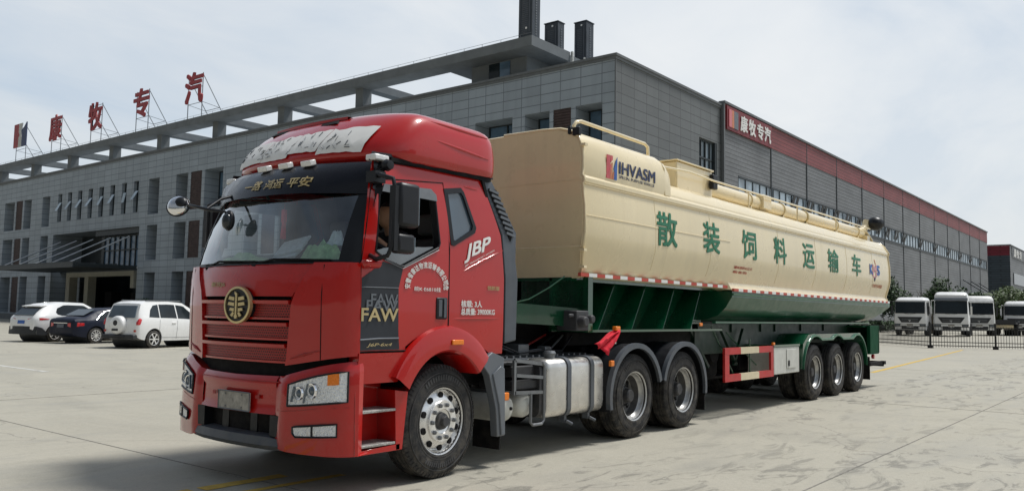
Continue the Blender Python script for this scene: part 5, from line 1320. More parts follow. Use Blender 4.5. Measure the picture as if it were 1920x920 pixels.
heap('towel', (4.86, 5.90, 2.13), .07, .10, .12, 'paper', 3, 'small pale blue cloth balled up on the green towel', 'cloth')
heap('doll', (4.90, 5.74, 2.05), .07, .12, .17, 'skin', 4, 'brown plush bundle on the dashboard beside the pale cloth', 'plush')
bm = B()
for i in range(3): box(bm, 4.66+.03*i, 4.88+.03*i, 6.36-.05*i, 6.66-.04*i, 2.04+.026*i, 2.06+.026*i, rot=((4.76, 6.5, 2.03), Matrix.Rotation(R(-42), 3, 'Y') @ Matrix.Rotation(R(8*i), 3, 'Z')))
tag(obj('paper_stack', bm, 'paper'), 'stack of pale papers lying against the windscreen centre', 'papers')
bm = B(); tube(bm, [(4.80, 6.62, 2.56), (4.80, 6.62, 2.50)], .003, 4); box(bm, 4.785, 4.815, 6.60, 6.645, 2.38, 2.50); tube(bm, [(4.80, 6.62, 2.38), (4.80, 6.625, 2.22)], [.02, .03], 6)
tag(obj('red_pendant', bm, 'redcloth'), 'red knotted pendant hanging behind the windscreen', 'pendant')

# ------------------------------------------------------------------ driver
D = thing('person', 'driver in a dark shirt sitting at the wheel with one hand on it', 'person', (5.70, YC-.72, 1.70))
def skin_body(verts, edges, rad, lvl=2):
    me = bpy.data.meshes.new('body'); me.from_pydata(verts, edges, [])
    o = bpy.data.objects.new('body', me); col.objects.link(o); o.parent = D
    for v in me.vertices: v.co = v.co - Vector(D.location)
    m = o.modifiers.new('Skin', 'SKIN'); 
    for i, v in enumerate(me.skin_vertices[0].data): v.radius = (rad[i], rad[i]*.85) if isinstance(rad[i], float) else rad[i]
    me.skin_vertices[0].data[0].use_root = True
    s = o.modifiers.new('Sub', 'SUBSURF'); s.levels = lvl; s.render_levels = lvl
    return o
px_, py_ = 5.70, YC-.72
V = [(5.72, py_, 1.78), (5.74, py_, 2.0), (5.70, py_, 2.25), (5.66, py_, 2.33), (5.66, py_-.18, 2.27), (5.50, py_-.25, 2.06), (5.26, py_-.17, 2.19), (5.66, py_+.18, 2.27), (5.52, py_+.25, 2.06), (5.28, py_+.15, 2.19), (5.35, py_-.12, 1.80), (5.25, py_-.13, 1.35), (5.35, py_+.12, 1.80), (5.25, py_+.13, 1.35), (5.13, py_-.14, 1.30), (5.13, py_+.14, 1.30)]
Ed = [(0, 1), (1, 2), (2, 3), (2, 4), (4, 5), (5, 6), (2, 7), (7, 8), (8, 9), (0, 10), (10, 11), (0, 12), (12, 13), (11, 14), (13, 15)]
Rd = [.16, .155, .14, .06, .07, .05, .034, .07, .05, .034, .085, .055, .085, .055, .045, .045]
bd = skin_body(V, Ed, Rd); bd.data.materials.append(M['shirt'])
bm = B(); hc = Vector((5.60, py_, 2.47)); ball(bm, hc, .118, (.88, .74, 1.08), 20, 14)
for v in bm.verts:
    d = v.co-hc
    if d.x < -.05: v.co.x -= .012*(1 if abs(d.z) < .06 else 0)
    if d.z < -.05: v.co.y = hc.y + d.y*.80; v.co.x -= .014
ball(bm, hc+Vector((-.118, 0, -.015)), .02, (1.1, .7, 1.6), 8, 6)      # nose
for s in (-1, 1): ball(bm, hc+Vector((.01, s*.088, -.01)), .028, (.8, .4, 1.2), 8, 6)
bar(bm, hc+Vector((-.103, -.022, -.058)), hc+Vector((-.103, .022, -.058)), .008, .010)
tube(bm, [hc+Vector((.01, 0, -.06)), hc+Vector((.05, 0, -.17))], [.055, .06], 12)
obj('head', bm, 'skin', D, smooth=60)
bm = B()
for s in (-1, 1): ball(bm, hc+Vector((-.096, s*.034, .012)), .012, (.6, 1, .7), 8, 6)
obj('eye', bm, 'black', D, smooth=60)
bm = B(); ball(bm, hc+Vector((.018, 0, .022)), .124, (.90, .78, 1.03), 20, 12)
bmesh.ops.delete(bm, geom=[v for v in bm.verts if v.co.z < hc.z-.03 or (v.co.x < hc.x-.045 and v.co.z < hc.z+.07)], context='VERTS')
obj('hair', bm, 'hair', D, smooth=60)
for s in (-1, 1):
    bm = B(); a_ = R(90 - s*0)
    h0 = Vector((5.215, py_+s*.185, 2.215)); 
    loft(bm, [[h0+Vector((x, y*s, z)) for y, z in ((-.04, -.012), (.04, -.012), (.044, .0), (.035, .016), (-.035, .016), (-.044, 0))] for x in (.085, .04, -.01)])
    for k in range(4):
        y = (-.030+k*.020)*s; l = (.07, .08, .076, .06)[k]
        tube(bm, [h0+Vector((0, y, .004)), h0+Vector((-.035*l/.07, y, .012)), h0+Vector((-.055*l/.07, y, -.012)), h0+Vector((-.045, y, -.032))], [.0095, .0095, .0085, .007], 8)
    tube(bm, [h0+Vector((.05, -s*.035, 0)), h0+Vector((.015, -s*.060, -.008)), h0+Vector((-.02, -s*.055, -.02))], [.011, .010, .008], 8)
    tube(bm, [h0+Vector((.08, 0, 0)), h0+Vector((.17, s*.015, -.06))], [.030, .036], 10)
    obj('hand', bm, 'skin', D, smooth=50)

# ------------------------------------------------------------------ office building
OB = thing('office_building', 'grey tiled three storey office block with recessed windows and open roof frame', 'building', (38, 66, 0))
XF, YB, HB = 38.0, 23.3, 15.65
ops = []          # (y0, y1, z0, z1, kind)
rowsz = [(9.95, 13.22), (5.80, 8.97), (.72, 4.68)]
pat = [(71.05, 72.9, 'open'), (66.3, 68.2, 'open'), (64.1, 65.85, 'panel'), (60.9, 63.65, 'open')]
bays = list(pat) + [(166.5-b, 166.5-a, k) for a, b, k in pat]
for k in range(4):         # the run behind the truck down to the corner
    o_ = 57.6 - k*8.9
    bays += [(o_-1.9, o_, 'open'), (o_-4.0, o_-2.3, 'panel'), (o_-6.3, o_-4.4, 'open')]
bays = [b for b in bays if b[0] > 35]
bays += [(30.45, 33.4, 'open'), (27.72, 29.52, 'open'), (26.22, 27.46, 'panel'), (24.14, 25.91, 'open')]
for a, b, k in [(108.6, 110.4, 'panel'), (110.9, 112.8, 'open'), (116.0, 117.9, 'open')]: bays.append((a, b, k))
for z0, z1 in rowsz:
    for a, b, k in bays: ops.append((a, b, z0, z1, k))
for i in range(8):
    y = 74.75+i*2.285; ops.append((y, y+.92, 10.30, 13.25, 'slit'))
ops.append((74.25, 92.35, .05, 8.97, 'entry'))
YE = 122.0
ysb = sorted({YB, YE} | {v for o_ in ops for v in o_[:2]}); zsb = sorted({0.0, HB} | {v for o_ in ops for v in o_[2:4]})
bm = B()
for i in range(len(ysb)-1):
    for j in range(len(zsb)-1):
        yc, zc = (ysb[i]+ysb[i+1])/2, (zsb[j]+zsb[j+1])/2
        if any(o_[0] < yc < o_[1] and o_[2] < zc < o_[3] for o_ in ops): continue
        bm.faces.new([bm.verts.new((XF, y, z)) for y, z in ((ysb[i], zsb[j]), (ysb[i+1], zsb[j]), (ysb[i+1], zsb[j+1]), (ysb[i], zsb[j+1]))])
DEP = {'open': 1.5, 'panel': .12, 'slit': .35, 'entry': 5.0}
for a, b, z0, z1, k in ops:
    d = DEP[k]
    q = [(a, z0), (b, z0), (b, z1), (a, z1)]
    for (ya, za), (yb, zb) in zip(q, q[1:]+q[:1]):
        bm.faces.new([bm.verts.new(p) for p in ((XF, ya, za), (XF, yb, zb), (XF+d, yb, zb), (XF+d, ya, za))])
bm.faces.new([bm.verts.new(p) for p in ((XF, YE, 0), (60, YE, 0), (60, YE, HB), (XF, YE, HB))])
bm.faces.new([bm.verts.new(p) for p in ((XF+.3, YB+.3, 14.9), (60, YB+.3, 14.9), (60, YE, 14.9), (XF+.3, YE, 14.9))])
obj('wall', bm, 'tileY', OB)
# side wall with one window
bm = B()
wx0, wx1, wz0, wz1 = 48.17, 50.8, 9.4, 13.0
for x0, x1, z0, z1 in ((XF, wx0, 0, HB), (wx1, 51.45, 0, HB), (wx0, wx1, 0, wz0), (wx0, wx1, wz1, HB)):
    bm.faces.new([bm.verts.new(p) for p in ((x0, YB, z0), (x1, YB, z0), (x1, YB, z1), (x0, YB, z1))])
for (xa, za), (xb, zb) in (((wx0, wz0), (wx1, wz0)), ((wx1, wz0), (wx1, wz1)), ((wx1, wz1), (wx0, wz1)), ((wx0, wz1), (wx0, wz0))):
    bm.faces.new([bm.verts.new(p) for p in ((xa, YB, za), (xb, YB, zb), (xb, YB+.3, zb), (xa, YB+.3, za))])
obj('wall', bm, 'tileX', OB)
bm = B(); box(bm, wx0, wx1, YB+.28, YB+.32, wz0, wz1); sw_ = obj('window', bm, 'panesky', OB)
bm = B()
for x in [lerp(wx0, wx1, t) for t in (0.01, .25, .5, .75, .99)]: box(bm, x-.05, x+.05, YB+.18, YB+.275, wz0, wz1)
for z in (wz0+.05, wz0+2.4, wz1-.05): box(bm, wx0, wx1, YB+.16, YB+.27, z-.05, z+.05)
box(bm, wx1-.25, wx1, YB+.02, YB+.17, wz0, wz1)
obj('frame', bm, 'canopy', sw_)
# parapet coping
bm = B(); box(bm, XF-.12, XF+.35, YB-.12, YE, HB, HB+.14); box(bm, XF+.352, 51.5, YB-.12, YB+.35, HB, HB+.14); box(bm, XF-.06, XF, YB-.06, YE, HB-.16, HB-.002)
box(bm, XF, 51.5, YB-.06, YB-.003, HB-.16, HB-.002); box(bm, XF-.02, XF+.05, YB-.02, YB+.05, 0, HB-.17)
obj('parapet_coping', bm, 'coping', OB)
# windows in the recesses
rnd = random.Random(2)
for a, b, z0, z1, k in ops:
    if k == 'open':
        bm = B(); box(bm, XF+1.42, XF+1.46, a, b, z0, z1, 0)
        wn_ = obj('window', bm, 'paneblue' if rnd.random() < .45 else 'panedark', OB)
        bm = B(); m_ = (a+b)/2
        for y in (a+.04, m_, b-.04): box(bm, XF+1.35, XF+1.415, y-.04, y+.04, z0, z1)
        for z in (z0+.04, z0+1.1, z1-.04): box(bm, XF+1.34, XF+1.41, a, b, z-.04, z+.04)
        obj('frame', bm, 'canopy', wn_)
    elif k == 'panel':
        bm = B(); box(bm, XF+.08, XF+.10, a, b, z0, z1)
        n = int((z1-z0)/.16)
        for i in range(n): box(bm, XF+.03, XF+.079, a, b, z0+i*.16+.02, z0+i*.16+.12)
        obj('louver_panel', bm, 'brown', OB)
    elif k == 'slit':
        bm = B(); box(bm, XF+.30, XF+.33, a, b, z0, z1); wn_ = obj('window', bm, 'panedark', OB)
        bm = B(); box(bm, XF+.26, XF+.29, a+.02, a+.42, z0, z1); obj('frame', bm, 'paneblue', wn_)  # lighter strip puts the lit part of the slit's glass into colour
        t_ = R(rnd.choice((6, 24, 28, 30, 26, 12))); zz1 = z0+2.0; l_ = 1.0
        bm = B(); p0 = Vector((XF-.02, 0, zz1)); p1 = Vector((XF-.02-sin(t_)*l_, 0, zz1-cos(t_)*l_))
        for yy in ((a+.05, a+.55),):
            vs = [bm.verts.new(Vector((p.x+o_, y, p.z))) for o_ in (0, .04) for p in (p0, p1) for y in yy]
            for f in ((0, 1, 3, 2), (4, 6, 7, 5), (0, 4, 5, 1), (2, 3, 7, 6), (0, 2, 6, 4), (1, 5, 7, 3)): bm.faces.new([vs[i] for i in f])
        obj('awning_pane', bm, 'panesky', wn_)
# entrance recess: curtain wall, stone portal, dark back
bm = B(); box(bm, XF+4.6, XF+4.65, 74.3, 92.3, .05, 4.9); obj('lobby_glass', bm, 'panedark', OB)
bm = B(); box(bm, XF+.9, XF+.95, 74.3, 82.6, 5.3, 8.4); cg = obj('curtain_window', bm, 'paneblue', OB)
bm = B()
for i in range(9): y = 74.35+i*1.03; box(bm, XF+.80, XF+.895, y-.06, y+.06, 5.3, 8.4)
for z in (5.35, 7.0, 8.35): box(bm, XF+.78, XF+.89, 74.3, 82.6, z-.05, z+.05)
obj('frame', bm, 'canopy', cg)
bm = B(); box(bm, XF+.85, XF+1.0, 82.65, 83.2, 4.9, 8.7); box(bm, XF+3.0, XF+3.2, 83.2, 92.3, 4.9, 8.95); box(bm, XF+.9, XF+4.5, 74.3, 92.3, 4.92, 5.2); box(bm, XF+.2, XF+.95, 74.3, 83.2, 8.42, 8.95); obj('entrance_wall', bm, 'canopy', OB)
bm = B(); box(bm, XF+.1, XF+.9, 75.0, 88.9, 4.45, 4.90)
for y in (88.1, 84.0): box(bm, XF+.101, XF+.899, y, y+.8, .05, 4.447)
box(bm, XF+.101, XF+.899, 75.0, 75.6, 3.3, 4.447)
obj('stone_portal', bm, 'portal', OB)
bm = B(); box(bm, XF+1.5, XF+1.6, 89.0, 92.2, .05, 4.9); obj('entrance_wall', bm, 'tileY', OB)
bm = B()
for y0, y1, z1 in ((77.0, 78.4, 2.9), (82.2, 83.5, 3.0)): box(bm, XF+1.6, XF+2.6, y0, y1, .05, z1)
obj('lobby_pier', bm, 'blackmatte', OB)
# steps / plinth
bm = B(); box(bm, XF-1.2, XF-.003, 74, 122, 0, .18); box(bm, XF-.8, XF-.003, 93, 122, .18, .62); obj('plinth', bm, 'coping', OB)
# roof frame
bm = B()
box(bm, 38.0, 39.4, 36.9, 121, 17.37, 17.98)
box(bm, 45.8, 47.0, 36.9, 121, 17.37, 17.98)
cols = [45.0+9.2*i for i in range(-1, 9)]
for y in cols:
    if y > 38: box(bm, 39.402, 45.798, y-.45, y+.45, 17.40, 17.95)
obj('roof_frame', bm, 'beam', OB)
for x in (39.0, 46.4):
    for y in cols:
        if y > 38 or x > 40:
            bm = B(); box(bm, x-.4, x+.4, y-.4, y+.4, 14.9, 17.369); obj('roof_column', bm, 'beam', OB)
bm = B(); box(bm, 38.0, 42.0, 29.1, 36.898, 17.37, 17.98); box(bm, 42.002, 46.5, 29.3, 36, 15.2, 17.9); obj('roof_slab', bm, 'beam', OB)
bm = B()
for y in [30+i*1.5 for i in range(60)]: box(bm, 38.05, 38.07, y, y+.02, 17.98, 18.15)
box(bm, 38.05, 38.07, 29.2, 120, 18.15, 18.165); obj('lightning_rail', bm, 'steelframe', OB)
bm = B(); box(bm, 39.5, 41.9, 30.6, 35.1, 14.9, 17.368); ph = obj('penthouse_wall', bm, 'beam', OB)
bm = B(); box(bm, 39.46, 39.498, 31.9, 33.6, 15.7, 17.3); wn_ = obj('window', bm, 'paneblue', ph)
bm = B(); box(bm, 39.44, 39.459, 32.72, 33.6, 15.7, 17.3); obj('frame', bm, 'panedark', wn_)
bm = B(); box(bm, 42.05, 42.2, 28.95, 29.1, 15.7, 18.02); box(bm, 43.7, 43.8, 29.15, 29.25, 15.7, 18.1); obj('downpipe', bm, 'whiteline', OB)
for (x0, x1, y0, y1, z0, z1, lab) in ((38.12, 38.95, 29.2, 30.22, 17.98, 23.5, 'tallest dark cladded tower standing on the roof slab corner, cut by the frame'), (41.0, 41.7, 29.35, 30.4, 17.98, 19.72, 'short dark ventilation tower in the middle of the three on the roof'), (44.25, 45.15, 29.4, 30.35, 17.9, 20.72, 'dark ventilation tower with round light near its top, rightmost of the roof')):
    tw = thing('ventilation_tower', lab, 'tower', ((x0+x1)/2, (y0+y1)/2, z0), group='dark ventilation towers on the office roof')
    bm = B(); box(bm, x0, x1, y0, y1, z0, z1); obj('tower_body', bm, 'louver', tw, bevel=.04)
    bm = B()
    n = int((z1-z0)/.12)
    for i in range(2, n-3): box(bm, x0-.015, x0-.003, y0+.3, y1-.25, z0+i*.12, z0+i*.12+.07); 
    box(bm, x0-.03, x0-.002, y0+.12, y0+.22, z0+.3, z1-.25); box(bm, x0-.03, x0-.002, y1-.17, y1-.07, z0+.3, z1-.25)
    obj('louver', bm, 'greyplastic', tw)
    bm = B(); n = int((z1-z0)/.16)
    for i in range(1, n-1): box(bm, lerp(x0, x1, .42), lerp(x0, x1, .56), y0-.02, y0-.003, z0+i*.16, z0+i*.16+.09)
    obj('tower_marking', bm, 'steel' if z1 > 22 else 'greylight', tw)
    bm = B(); lathe(bm, [(0, -.02), (.07, -.02), (.07, .0), (0, .0)], (x0-.004, (y0+y1)/2-.1, (z1-.22) if z1 < 22 else z0+.55), 'X', 12); obj('tower_lamp', bm, 'lampwhite', tw)
    bm = B(); box(bm, x0-.04, x1+.04, y0-.04, y1+.04, z1+.002, z1+.07); obj('tower_cap', bm, 'louver', tw, bevel=.02)

# rooftop letters on frames
def roof_frame(t, yc, w_):
    bm = B()
    for y in (yc-w_*.42, yc+w_*.42):
        bar(bm, (38.6, y, 17.98), (38.6, y, 22.1), .06, .06)
        bar(bm, (38.63, y, 21.9), (41.2, y, 18.0), .05, .05)
        bar(bm, (38.63, y, 19.5), (40.3, y, 19.3), .035, .035)
    for z in (19.5, 20.9, 22.0): bar(bm, (38.63, yc-w_*.42, z), (38.63, yc+w_*.42, z), .04, .04)
    bar(bm, (40.3, yc-w_*.42, 19.3), (40.3, yc+w_*.42, 19.3), .04, .04)
    obj('support_frame', bm, 'steelframe', t)
for ch, yc, nm in zip('康牧专汽', (94.5, 85.3, 76.0, 66.8), ('leftmost red character sign standing beside the emblem panel on the roof frame', 'second red character sign from the left on the roof frame', 'third red character sign from the left on the roof frame', 'largest red character sign, rightmost on the roof frame nearest the truck cab')):
    t = thing('rooftop_character', nm, 'sign', (38.6, yc, 17.98), group='red characters standing on the office roof')
    roof_frame(t, yc, 2.7)
    text('character', ch, 'letterred', t, lambda a, b, o: Vector((38.5-o, yc-a, b)), -1.38, 1.38, 19.5, 22.2, .045, .12)
t = thing('emblem_panel', 'red white and blue emblem panel standing at the left end of the roof frame', 'sign', (38.6, 103.8, 17.98))
roof_frame(t, 103.8, 3.2)
bm = B()
def ep(poly, mi): prism(bm, poly, lambda y, z: Vector((38.5, 103.8-y, 19.75+z)), lambda y, z: Vector((38.38, 103.8-y, 19.75+z)), mi)
ep([(-1.7, 0), (-.4, 0), (-.4, 1.1), (-.1, 1.4), (-.4, 1.7), (-.4, 2.75), (-1.7, 2.75)], 0); ep([(-.38, 0), (.5, 0), (.5, 1.0), (.2, 1.9), (.5, 2.75), (-.38, 2.75), (-.38, 1.72), (-.08, 1.4), (-.38, 1.08)], 1); ep([(.55, 0), (1.7, 0), (1.7, 2.75), (1.0, 2.2), (.3, 1.9), (.55, 1.2)], 2)
obj('emblem_face', bm, ['letterred', 'whiteline', 'navytext'], t)

# entrance canopy
CA = thing('entrance_canopy', 'dark steel entrance canopy hung on slanting white rods over the office doorway', 'canopy', (35, 82, 5))
bm = B()
box(bm, 32.5, 38.0, 74.3, 92.2, 4.98, 5.14)
for i in range(19):
    y = 74.3+i*.995; box(bm, 32.45, 37.99, y-.04, y+.04, 5.142, 5.32)
for x in (32.5, 34.3, 36.1): box(bm, x-.05, x+.05, 74.3, 92.2, 5.325, 5.42)
box(bm, 32.3, 32.499, 74.3, 92.2, 4.9, 5.35)
obj('canopy_deck', bm, 'canopy', CA)
for y in (76.0, 79.6, 83.2, 86.8, 90.4):
    bm = B(); tube(bm, [(32.8, y, 5.4), (37.98, y, 8.1)], .07, 6); obj('tie_rod', bm, 'rod', CA, smooth=60)

# ------------------------------------------------------------------ warehouse
def warehouse():
    WH = thing('warehouse', 'long grey brick-panelled warehouse with a red band along its top', 'building', (100, 35, 0))
    x0, x1, y0, h = 51.5, 151.7, YB-.15, 15.85
    bm = B(); sx0, sx1, sz0, sz1 = 53.9, 151.0, 9.86, 11.3
    for a, b, c, d in ((x0, x1, 0, sz0), (x0, sx0, sz0, sz1), (sx1, x1, sz0, sz1), (x0, x1, sz1, 14.2)):
        bm.faces.new([bm.verts.new(p) for p in ((a, y0, c), (b, y0, c), (b, y0, d), (a, y0, d))])
    for p in (((x0, y0, 0), (x0, 60, 0), (x0, 60, h), (x0, y0, h)), ((x1, y0, 0), (x1, 60, 0), (x1, 60, h), (x1, y0, h)), ((x0, y0, h), (x1, y0, h), (x1, 60, h), (x0, 60, h)),
              ((sx0, y0, sz0), (sx1, y0, sz0), (sx1, y0+.3, sz0), (sx0, y0+.3, sz0)), ((sx0, y0, sz1), (sx1, y0, sz1), (sx1, y0+.3, sz1), (sx0, y0+.3, sz1))):
        bm.faces.new([bm.verts.new(q) for q in p])
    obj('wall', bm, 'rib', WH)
    bm = B(); box(bm, x0+.02, x1-.02, y0-.04, y0+.02, 14.2, h-.01); obj('red_band', bm, 'ribred', WH)
    bm = B(); box(bm, x0-.1, x1+.1, y0-.16, y0+.3, h, h+.16); box(bm, x0-.14, x0+.05, y0-.10, y0+.1, 0, h-.01); obj('roof_edge', bm, 'coping', WH)
    bm = B()
    x = 59.85
    while x < x1: box(bm, x-.07, x+.07, y0-.055, y0-.002, 0, h-.02); x += 7.72
    box(bm, x0, x1, y0-.05, y0-.002, 9.72, 9.855)
    obj('panel_joint', bm, 'canopy', WH)
    bm = B(); box(bm, sx0, sx1, y0+.05, y0+.09, sz0, sz1); wn_ = obj('window_strip', bm, 'panesky', WH)
    bm = B(); x = sx0
    while x < sx1: box(bm, x-.05, x+.05, y0+.0, y0+.045, sz0, sz1); x += 1.29
    box(bm, sx0, sx1, y0-.01, y0+.044, sz0, sz0+.08); box(bm, sx0, sx1, y0-.01, y0+.044, sz1-.14, sz1); obj('frame', bm, 'canopy', wn_)
    rnd = random.Random(4); bm = B(); x = 64.0
    while x < sx1-3:
        for k in (0, .8): box(bm, x+k, x+k+.5, y0-.25, y0-.22, sz0+.35, sz1-.1, rot=((x+k, y0, sz1), Matrix.Rotation(R(14), 3, 'X')))
        x += 7.72 if x > 95 else 3.4
    obj('open_vent', bm, 'cardark', wn_)
    bm = B(); box(bm, 128, 146, y0-3.2, y0-.06, 5.1, 5.35)
    for x in (131, 137, 143): tube(bm, [(x, y0-3.0, 5.3), (x, y0-.06, 7.4)], .06, 5); tube(bm, [(x, y0-2.9, 0), (x, y0-2.9, 5.09)], .09, 6)
    obj('door_canopy', bm, 'canopy', WH)
    bm = B(); box(bm, 72, 128, y0-.10, y0-.004, .3, 3.3); obj('low_window_band', bm, 'panedark', WH)
    return y0
y0 = warehouse()
t = thing('wall_sign', 'red sign board with white characters at the near top corner of the warehouse wall', 'sign', (56, y0-.1, 15))
bm = B(); box(bm, 51.75, 59.7, y0-.16, y0-.045, 14.15, 15.75); obj('sign_board', bm, 'signred', t)
bm = B(); box(bm, 52.0, 52.45, y0-.20, y0-.162, 14.35, 15.55, 0); box(bm, 52.47, 52.8, y0-.20, y0-.162, 14.35, 15.55, 1); box(bm, 52.82, 53.5, y0-.20, y0-.162, 14.35, 15.55, 2); obj('sign_mark', bm, ['redlens', 'orangetext', 'greylight'], t)
for ch, xx in zip('康牧专汽', (53.9, 55.35, 56.8, 58.2)):
    text('sign_lettering', ch, 'whitetext', t, lambda a, b, o: Vector((a, y0-.165-o, b)), xx, xx+1.15, 14.42, 15.5, .05, .05)
# far workshop
W2 = thing('workshop_building', 'blue-grey workshop with dark red band beyond the end of the warehouse', 'building', (175, 30, 0))
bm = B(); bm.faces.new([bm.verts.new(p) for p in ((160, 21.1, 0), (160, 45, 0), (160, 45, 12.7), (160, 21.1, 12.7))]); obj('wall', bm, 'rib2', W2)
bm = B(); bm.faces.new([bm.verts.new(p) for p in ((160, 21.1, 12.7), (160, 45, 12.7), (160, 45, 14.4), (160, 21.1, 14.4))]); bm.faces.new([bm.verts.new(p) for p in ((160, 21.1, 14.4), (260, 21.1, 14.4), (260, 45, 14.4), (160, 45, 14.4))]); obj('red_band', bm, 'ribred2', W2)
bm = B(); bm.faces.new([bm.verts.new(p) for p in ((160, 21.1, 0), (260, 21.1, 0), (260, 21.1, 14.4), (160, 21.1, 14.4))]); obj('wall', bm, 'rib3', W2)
bm = B(); box(bm, 162, 258, 21.0, 21.08, 12.5, 14.3, 0); box(bm, 159.9, 260, 20.95, 21.2, 14.41, 14.55, 1); box(bm, 159.85, 159.99, 20.95, 45, 14.41, 14.55, 1); obj('roof_trim', bm, ['rib3', 'coping'], W2)
bm = B(); box(bm, 159.9, 159.98, 25.2, 28.2, 8.0, 9.8); box(bm, 163, 258, 20.98, 21.08, 8.0, 9.9); wn_ = obj('window', bm, 'panedark', W2)
bm = B(); box(bm, 172, 178, 20.95, 21.05, .2, 4.5); obj('door', bm, 'panedark', W2)
for i in range(3): text('wall_lettering', '康牧专'[i], 'whitetext', W2, lambda a, b, o: Vector((a, 20.98-o, b)), 163.5+i*3.2, 166+i*3.2, 12.7, 14.1, .04, .05)

# ------------------------------------------------------------------ fence
def fence(P, Q, n, label):
    P, Q = Vector(P), Vector(Q); t = thing('iron_fence', label, 'fence', P, group='black railing panels of the yard fence')
    bm = B(); d = Q-P; l = d.length
    for z, h in ((.16, .045), (.36, .045), (1.22, .03)): bar(bm, P+Vector((0, 0, z)), Q+Vector((0, 0, z)), .03, h)
    obj('rail', bm, 'fence', t)
    bm = B(); k = int(l/.145)
    for i in range(1, k):
        c_ = P + d*i/k; bar(bm, c_+Vector((0, 0, .06)), c_+Vector((0, 0, 1.27)), .022, .022)
    obj('picket', bm, 'fence', t)
    bm = B(); bar(bm, P+Vector((0, 0, 0)), P+Vector((0, 0, 1.42)), .09, .09); bar(bm, P, P+Vector((0, 0, .18)), .26, .26); bar(bm, P+Vector((0, 0, 1.42)), P+Vector((0, 0, 1.46)), .12, .12)
    obj('post', bm, 'fence', t)
fp = [(58.0, 16.3), (52.56, 11.02), (53.9, 7.94), (55.6, 5.2), (57.4, 2.6)]
labs = ['fence panel partly hidden behind the trailer rear', 'fence panel between the two visible fence posts', 'fence panel starting at the right-hand post and leaving the frame', 'fence panel just outside the right edge of the yard']
for i in range(3): fence((*fp[i], gz(*fp[i])), (*fp[i+1], gz(*fp[i+1])), 20, 'black iron ' + labs[i])

# ------------------------------------------------------------------ plants
def leaf_cloud(bm, c, rx, ry, rz, n, s, rnd, flat=0.0):
    lobes = [(Vector((rnd.uniform(-.55, .55)*rx, rnd.uniform(-.55, .55)*ry, rnd.uniform(-.5, .6)*rz)), rnd.uniform(.38, .62)) for _ in range(9)]
    for i in range(n):
        l, k = rnd.choice(lobes); v = Vector([rnd.gauss(0, 1) for _ in range(3)]).normalized() * (rnd.random()**.4)
        p = Vector(c) + l + Vector((v.x*rx*k, v.y*ry*k, v.z*rz*k))
        a = Vector([rnd.gauss(0, 1) for _ in range(3)]).normalized(); b_ = a.orthogonal().normalized(); q = s*rnd.uniform(.6, 1.4)
        vs = [bm.verts.new(p+a*q), bm.verts.new(p+b_*q*.5), bm.verts.new(p-a*q), bm.verts.new(p-b_*q*.5)]; bm.faces.new(vs)
def tree(x, y, h, r_, label, seed, mat='leaf', z=None):
    rnd = random.Random(seed); z = gz(x, y) if z is None else z
    t = thing('tree', label, 'tree', (x, y, z), group='bushy trees along the warehouse wall')
    bm = B(); tube(bm, [(x, y, z), (x+.05, y, z+h*.3), (x-.05, y+.05, z+h*.7)], [.12, .09, .03], 8)
    for i in range(6):
        a = rnd.uniform(0, 6.3); tube(bm, [(x, y, z+h*.3), (x+cos(a)*r_*.3, y+sin(a)*r_*.3, z+h*.5), (x+cos(a)*r_*.7, y+sin(a)*r_*.7, z+h*rnd.uniform(.6, .85))], [.05, .035, .012], 5)
    obj('trunk', bm, 'bark', t, smooth=60)
    bm = B(); leaf_cloud(bm, (x, y, z+h*.6), r_, r_, h*.45, 2600, .16, rnd); obj('crown', bm, mat, t, recalc=False)
def depth_xy(px, X): 
    d = fw*FPX + rt2*(px-960); return X*d.y/d.x
for i, (px, X, h, r_, lab, mt) in enumerate(((1680, 84, 5.2, 2.2, 'dark tree above the leftmost white cab beside the tank rear', 'leaf'), (1744, 82, 4.9, 1.8, 'tall dark tree between the first and second white cabs', 'leaf'), (1812, 92, 4.4, 1.8, 'small tree showing behind the second and third white cabs', 'leaf'), (1884, 84, 4.0, 2.1, 'pale green tree right of the third white cab', 'leaflt'), (1905, 95, 4.4, 2.2, 'pale green tree behind the fourth white cab', 'leaflt'))):
    tree(X, depth_xy(px, X), h, r_, lab, 30+i, mt)
for i, (x, y, h, r_, lab) in enumerate(((36.2, 69.2, 2.2, .75, 'clipped round potted shrub by the office wall above the white off-road car'), (36.2, 105.5, 2.0, .8, 'dark potted shrub at the far left of the office wall'), (36.4, 84.0, 1.5, .8, 'low potted shrub at the office entrance behind the dark saloon'), (36.4, 91.2, 1.4, .6, 'small potted shrub left of the entrance piers'))):
    rnd = random.Random(60+i); t = thing('potted_shrub', lab, 'shrub', (x, y, 0), group='potted shrubs along the office front')
    bm = B(); lathe(bm, [(0, 0), (.26, 0), (.34, .5), (.38, .52), (.38, .58), (.3, .58), (0, .52)], (x, y, 0), 'Z', 18); obj('pot', bm, 'pot', t, smooth=40)
    bm = B(); tube(bm, [(x, y, .5), (x, y, h*.55)], .05, 6); obj('stem', bm, 'bark', t)
    bm = B(); leaf_cloud(bm, (x, y, h*.72), r_, r_, h*.36, 900, .09, rnd); obj('foliage', bm, 'leaf', t, recalc=False)
rnd = random.Random(77); bm = B()
for i in range(40): 
    X = 74+i*1.1; leaf_cloud(bm, (X, y0-1.1, gz(X, 0)+.55), .7, .5, .55, 160, .14, rnd)
o = obj('hedge', bm, 'leaf', recalc=False); tag(o, 'low dark hedge along the foot of the warehouse wall behind the parked cabs', 'hedge')

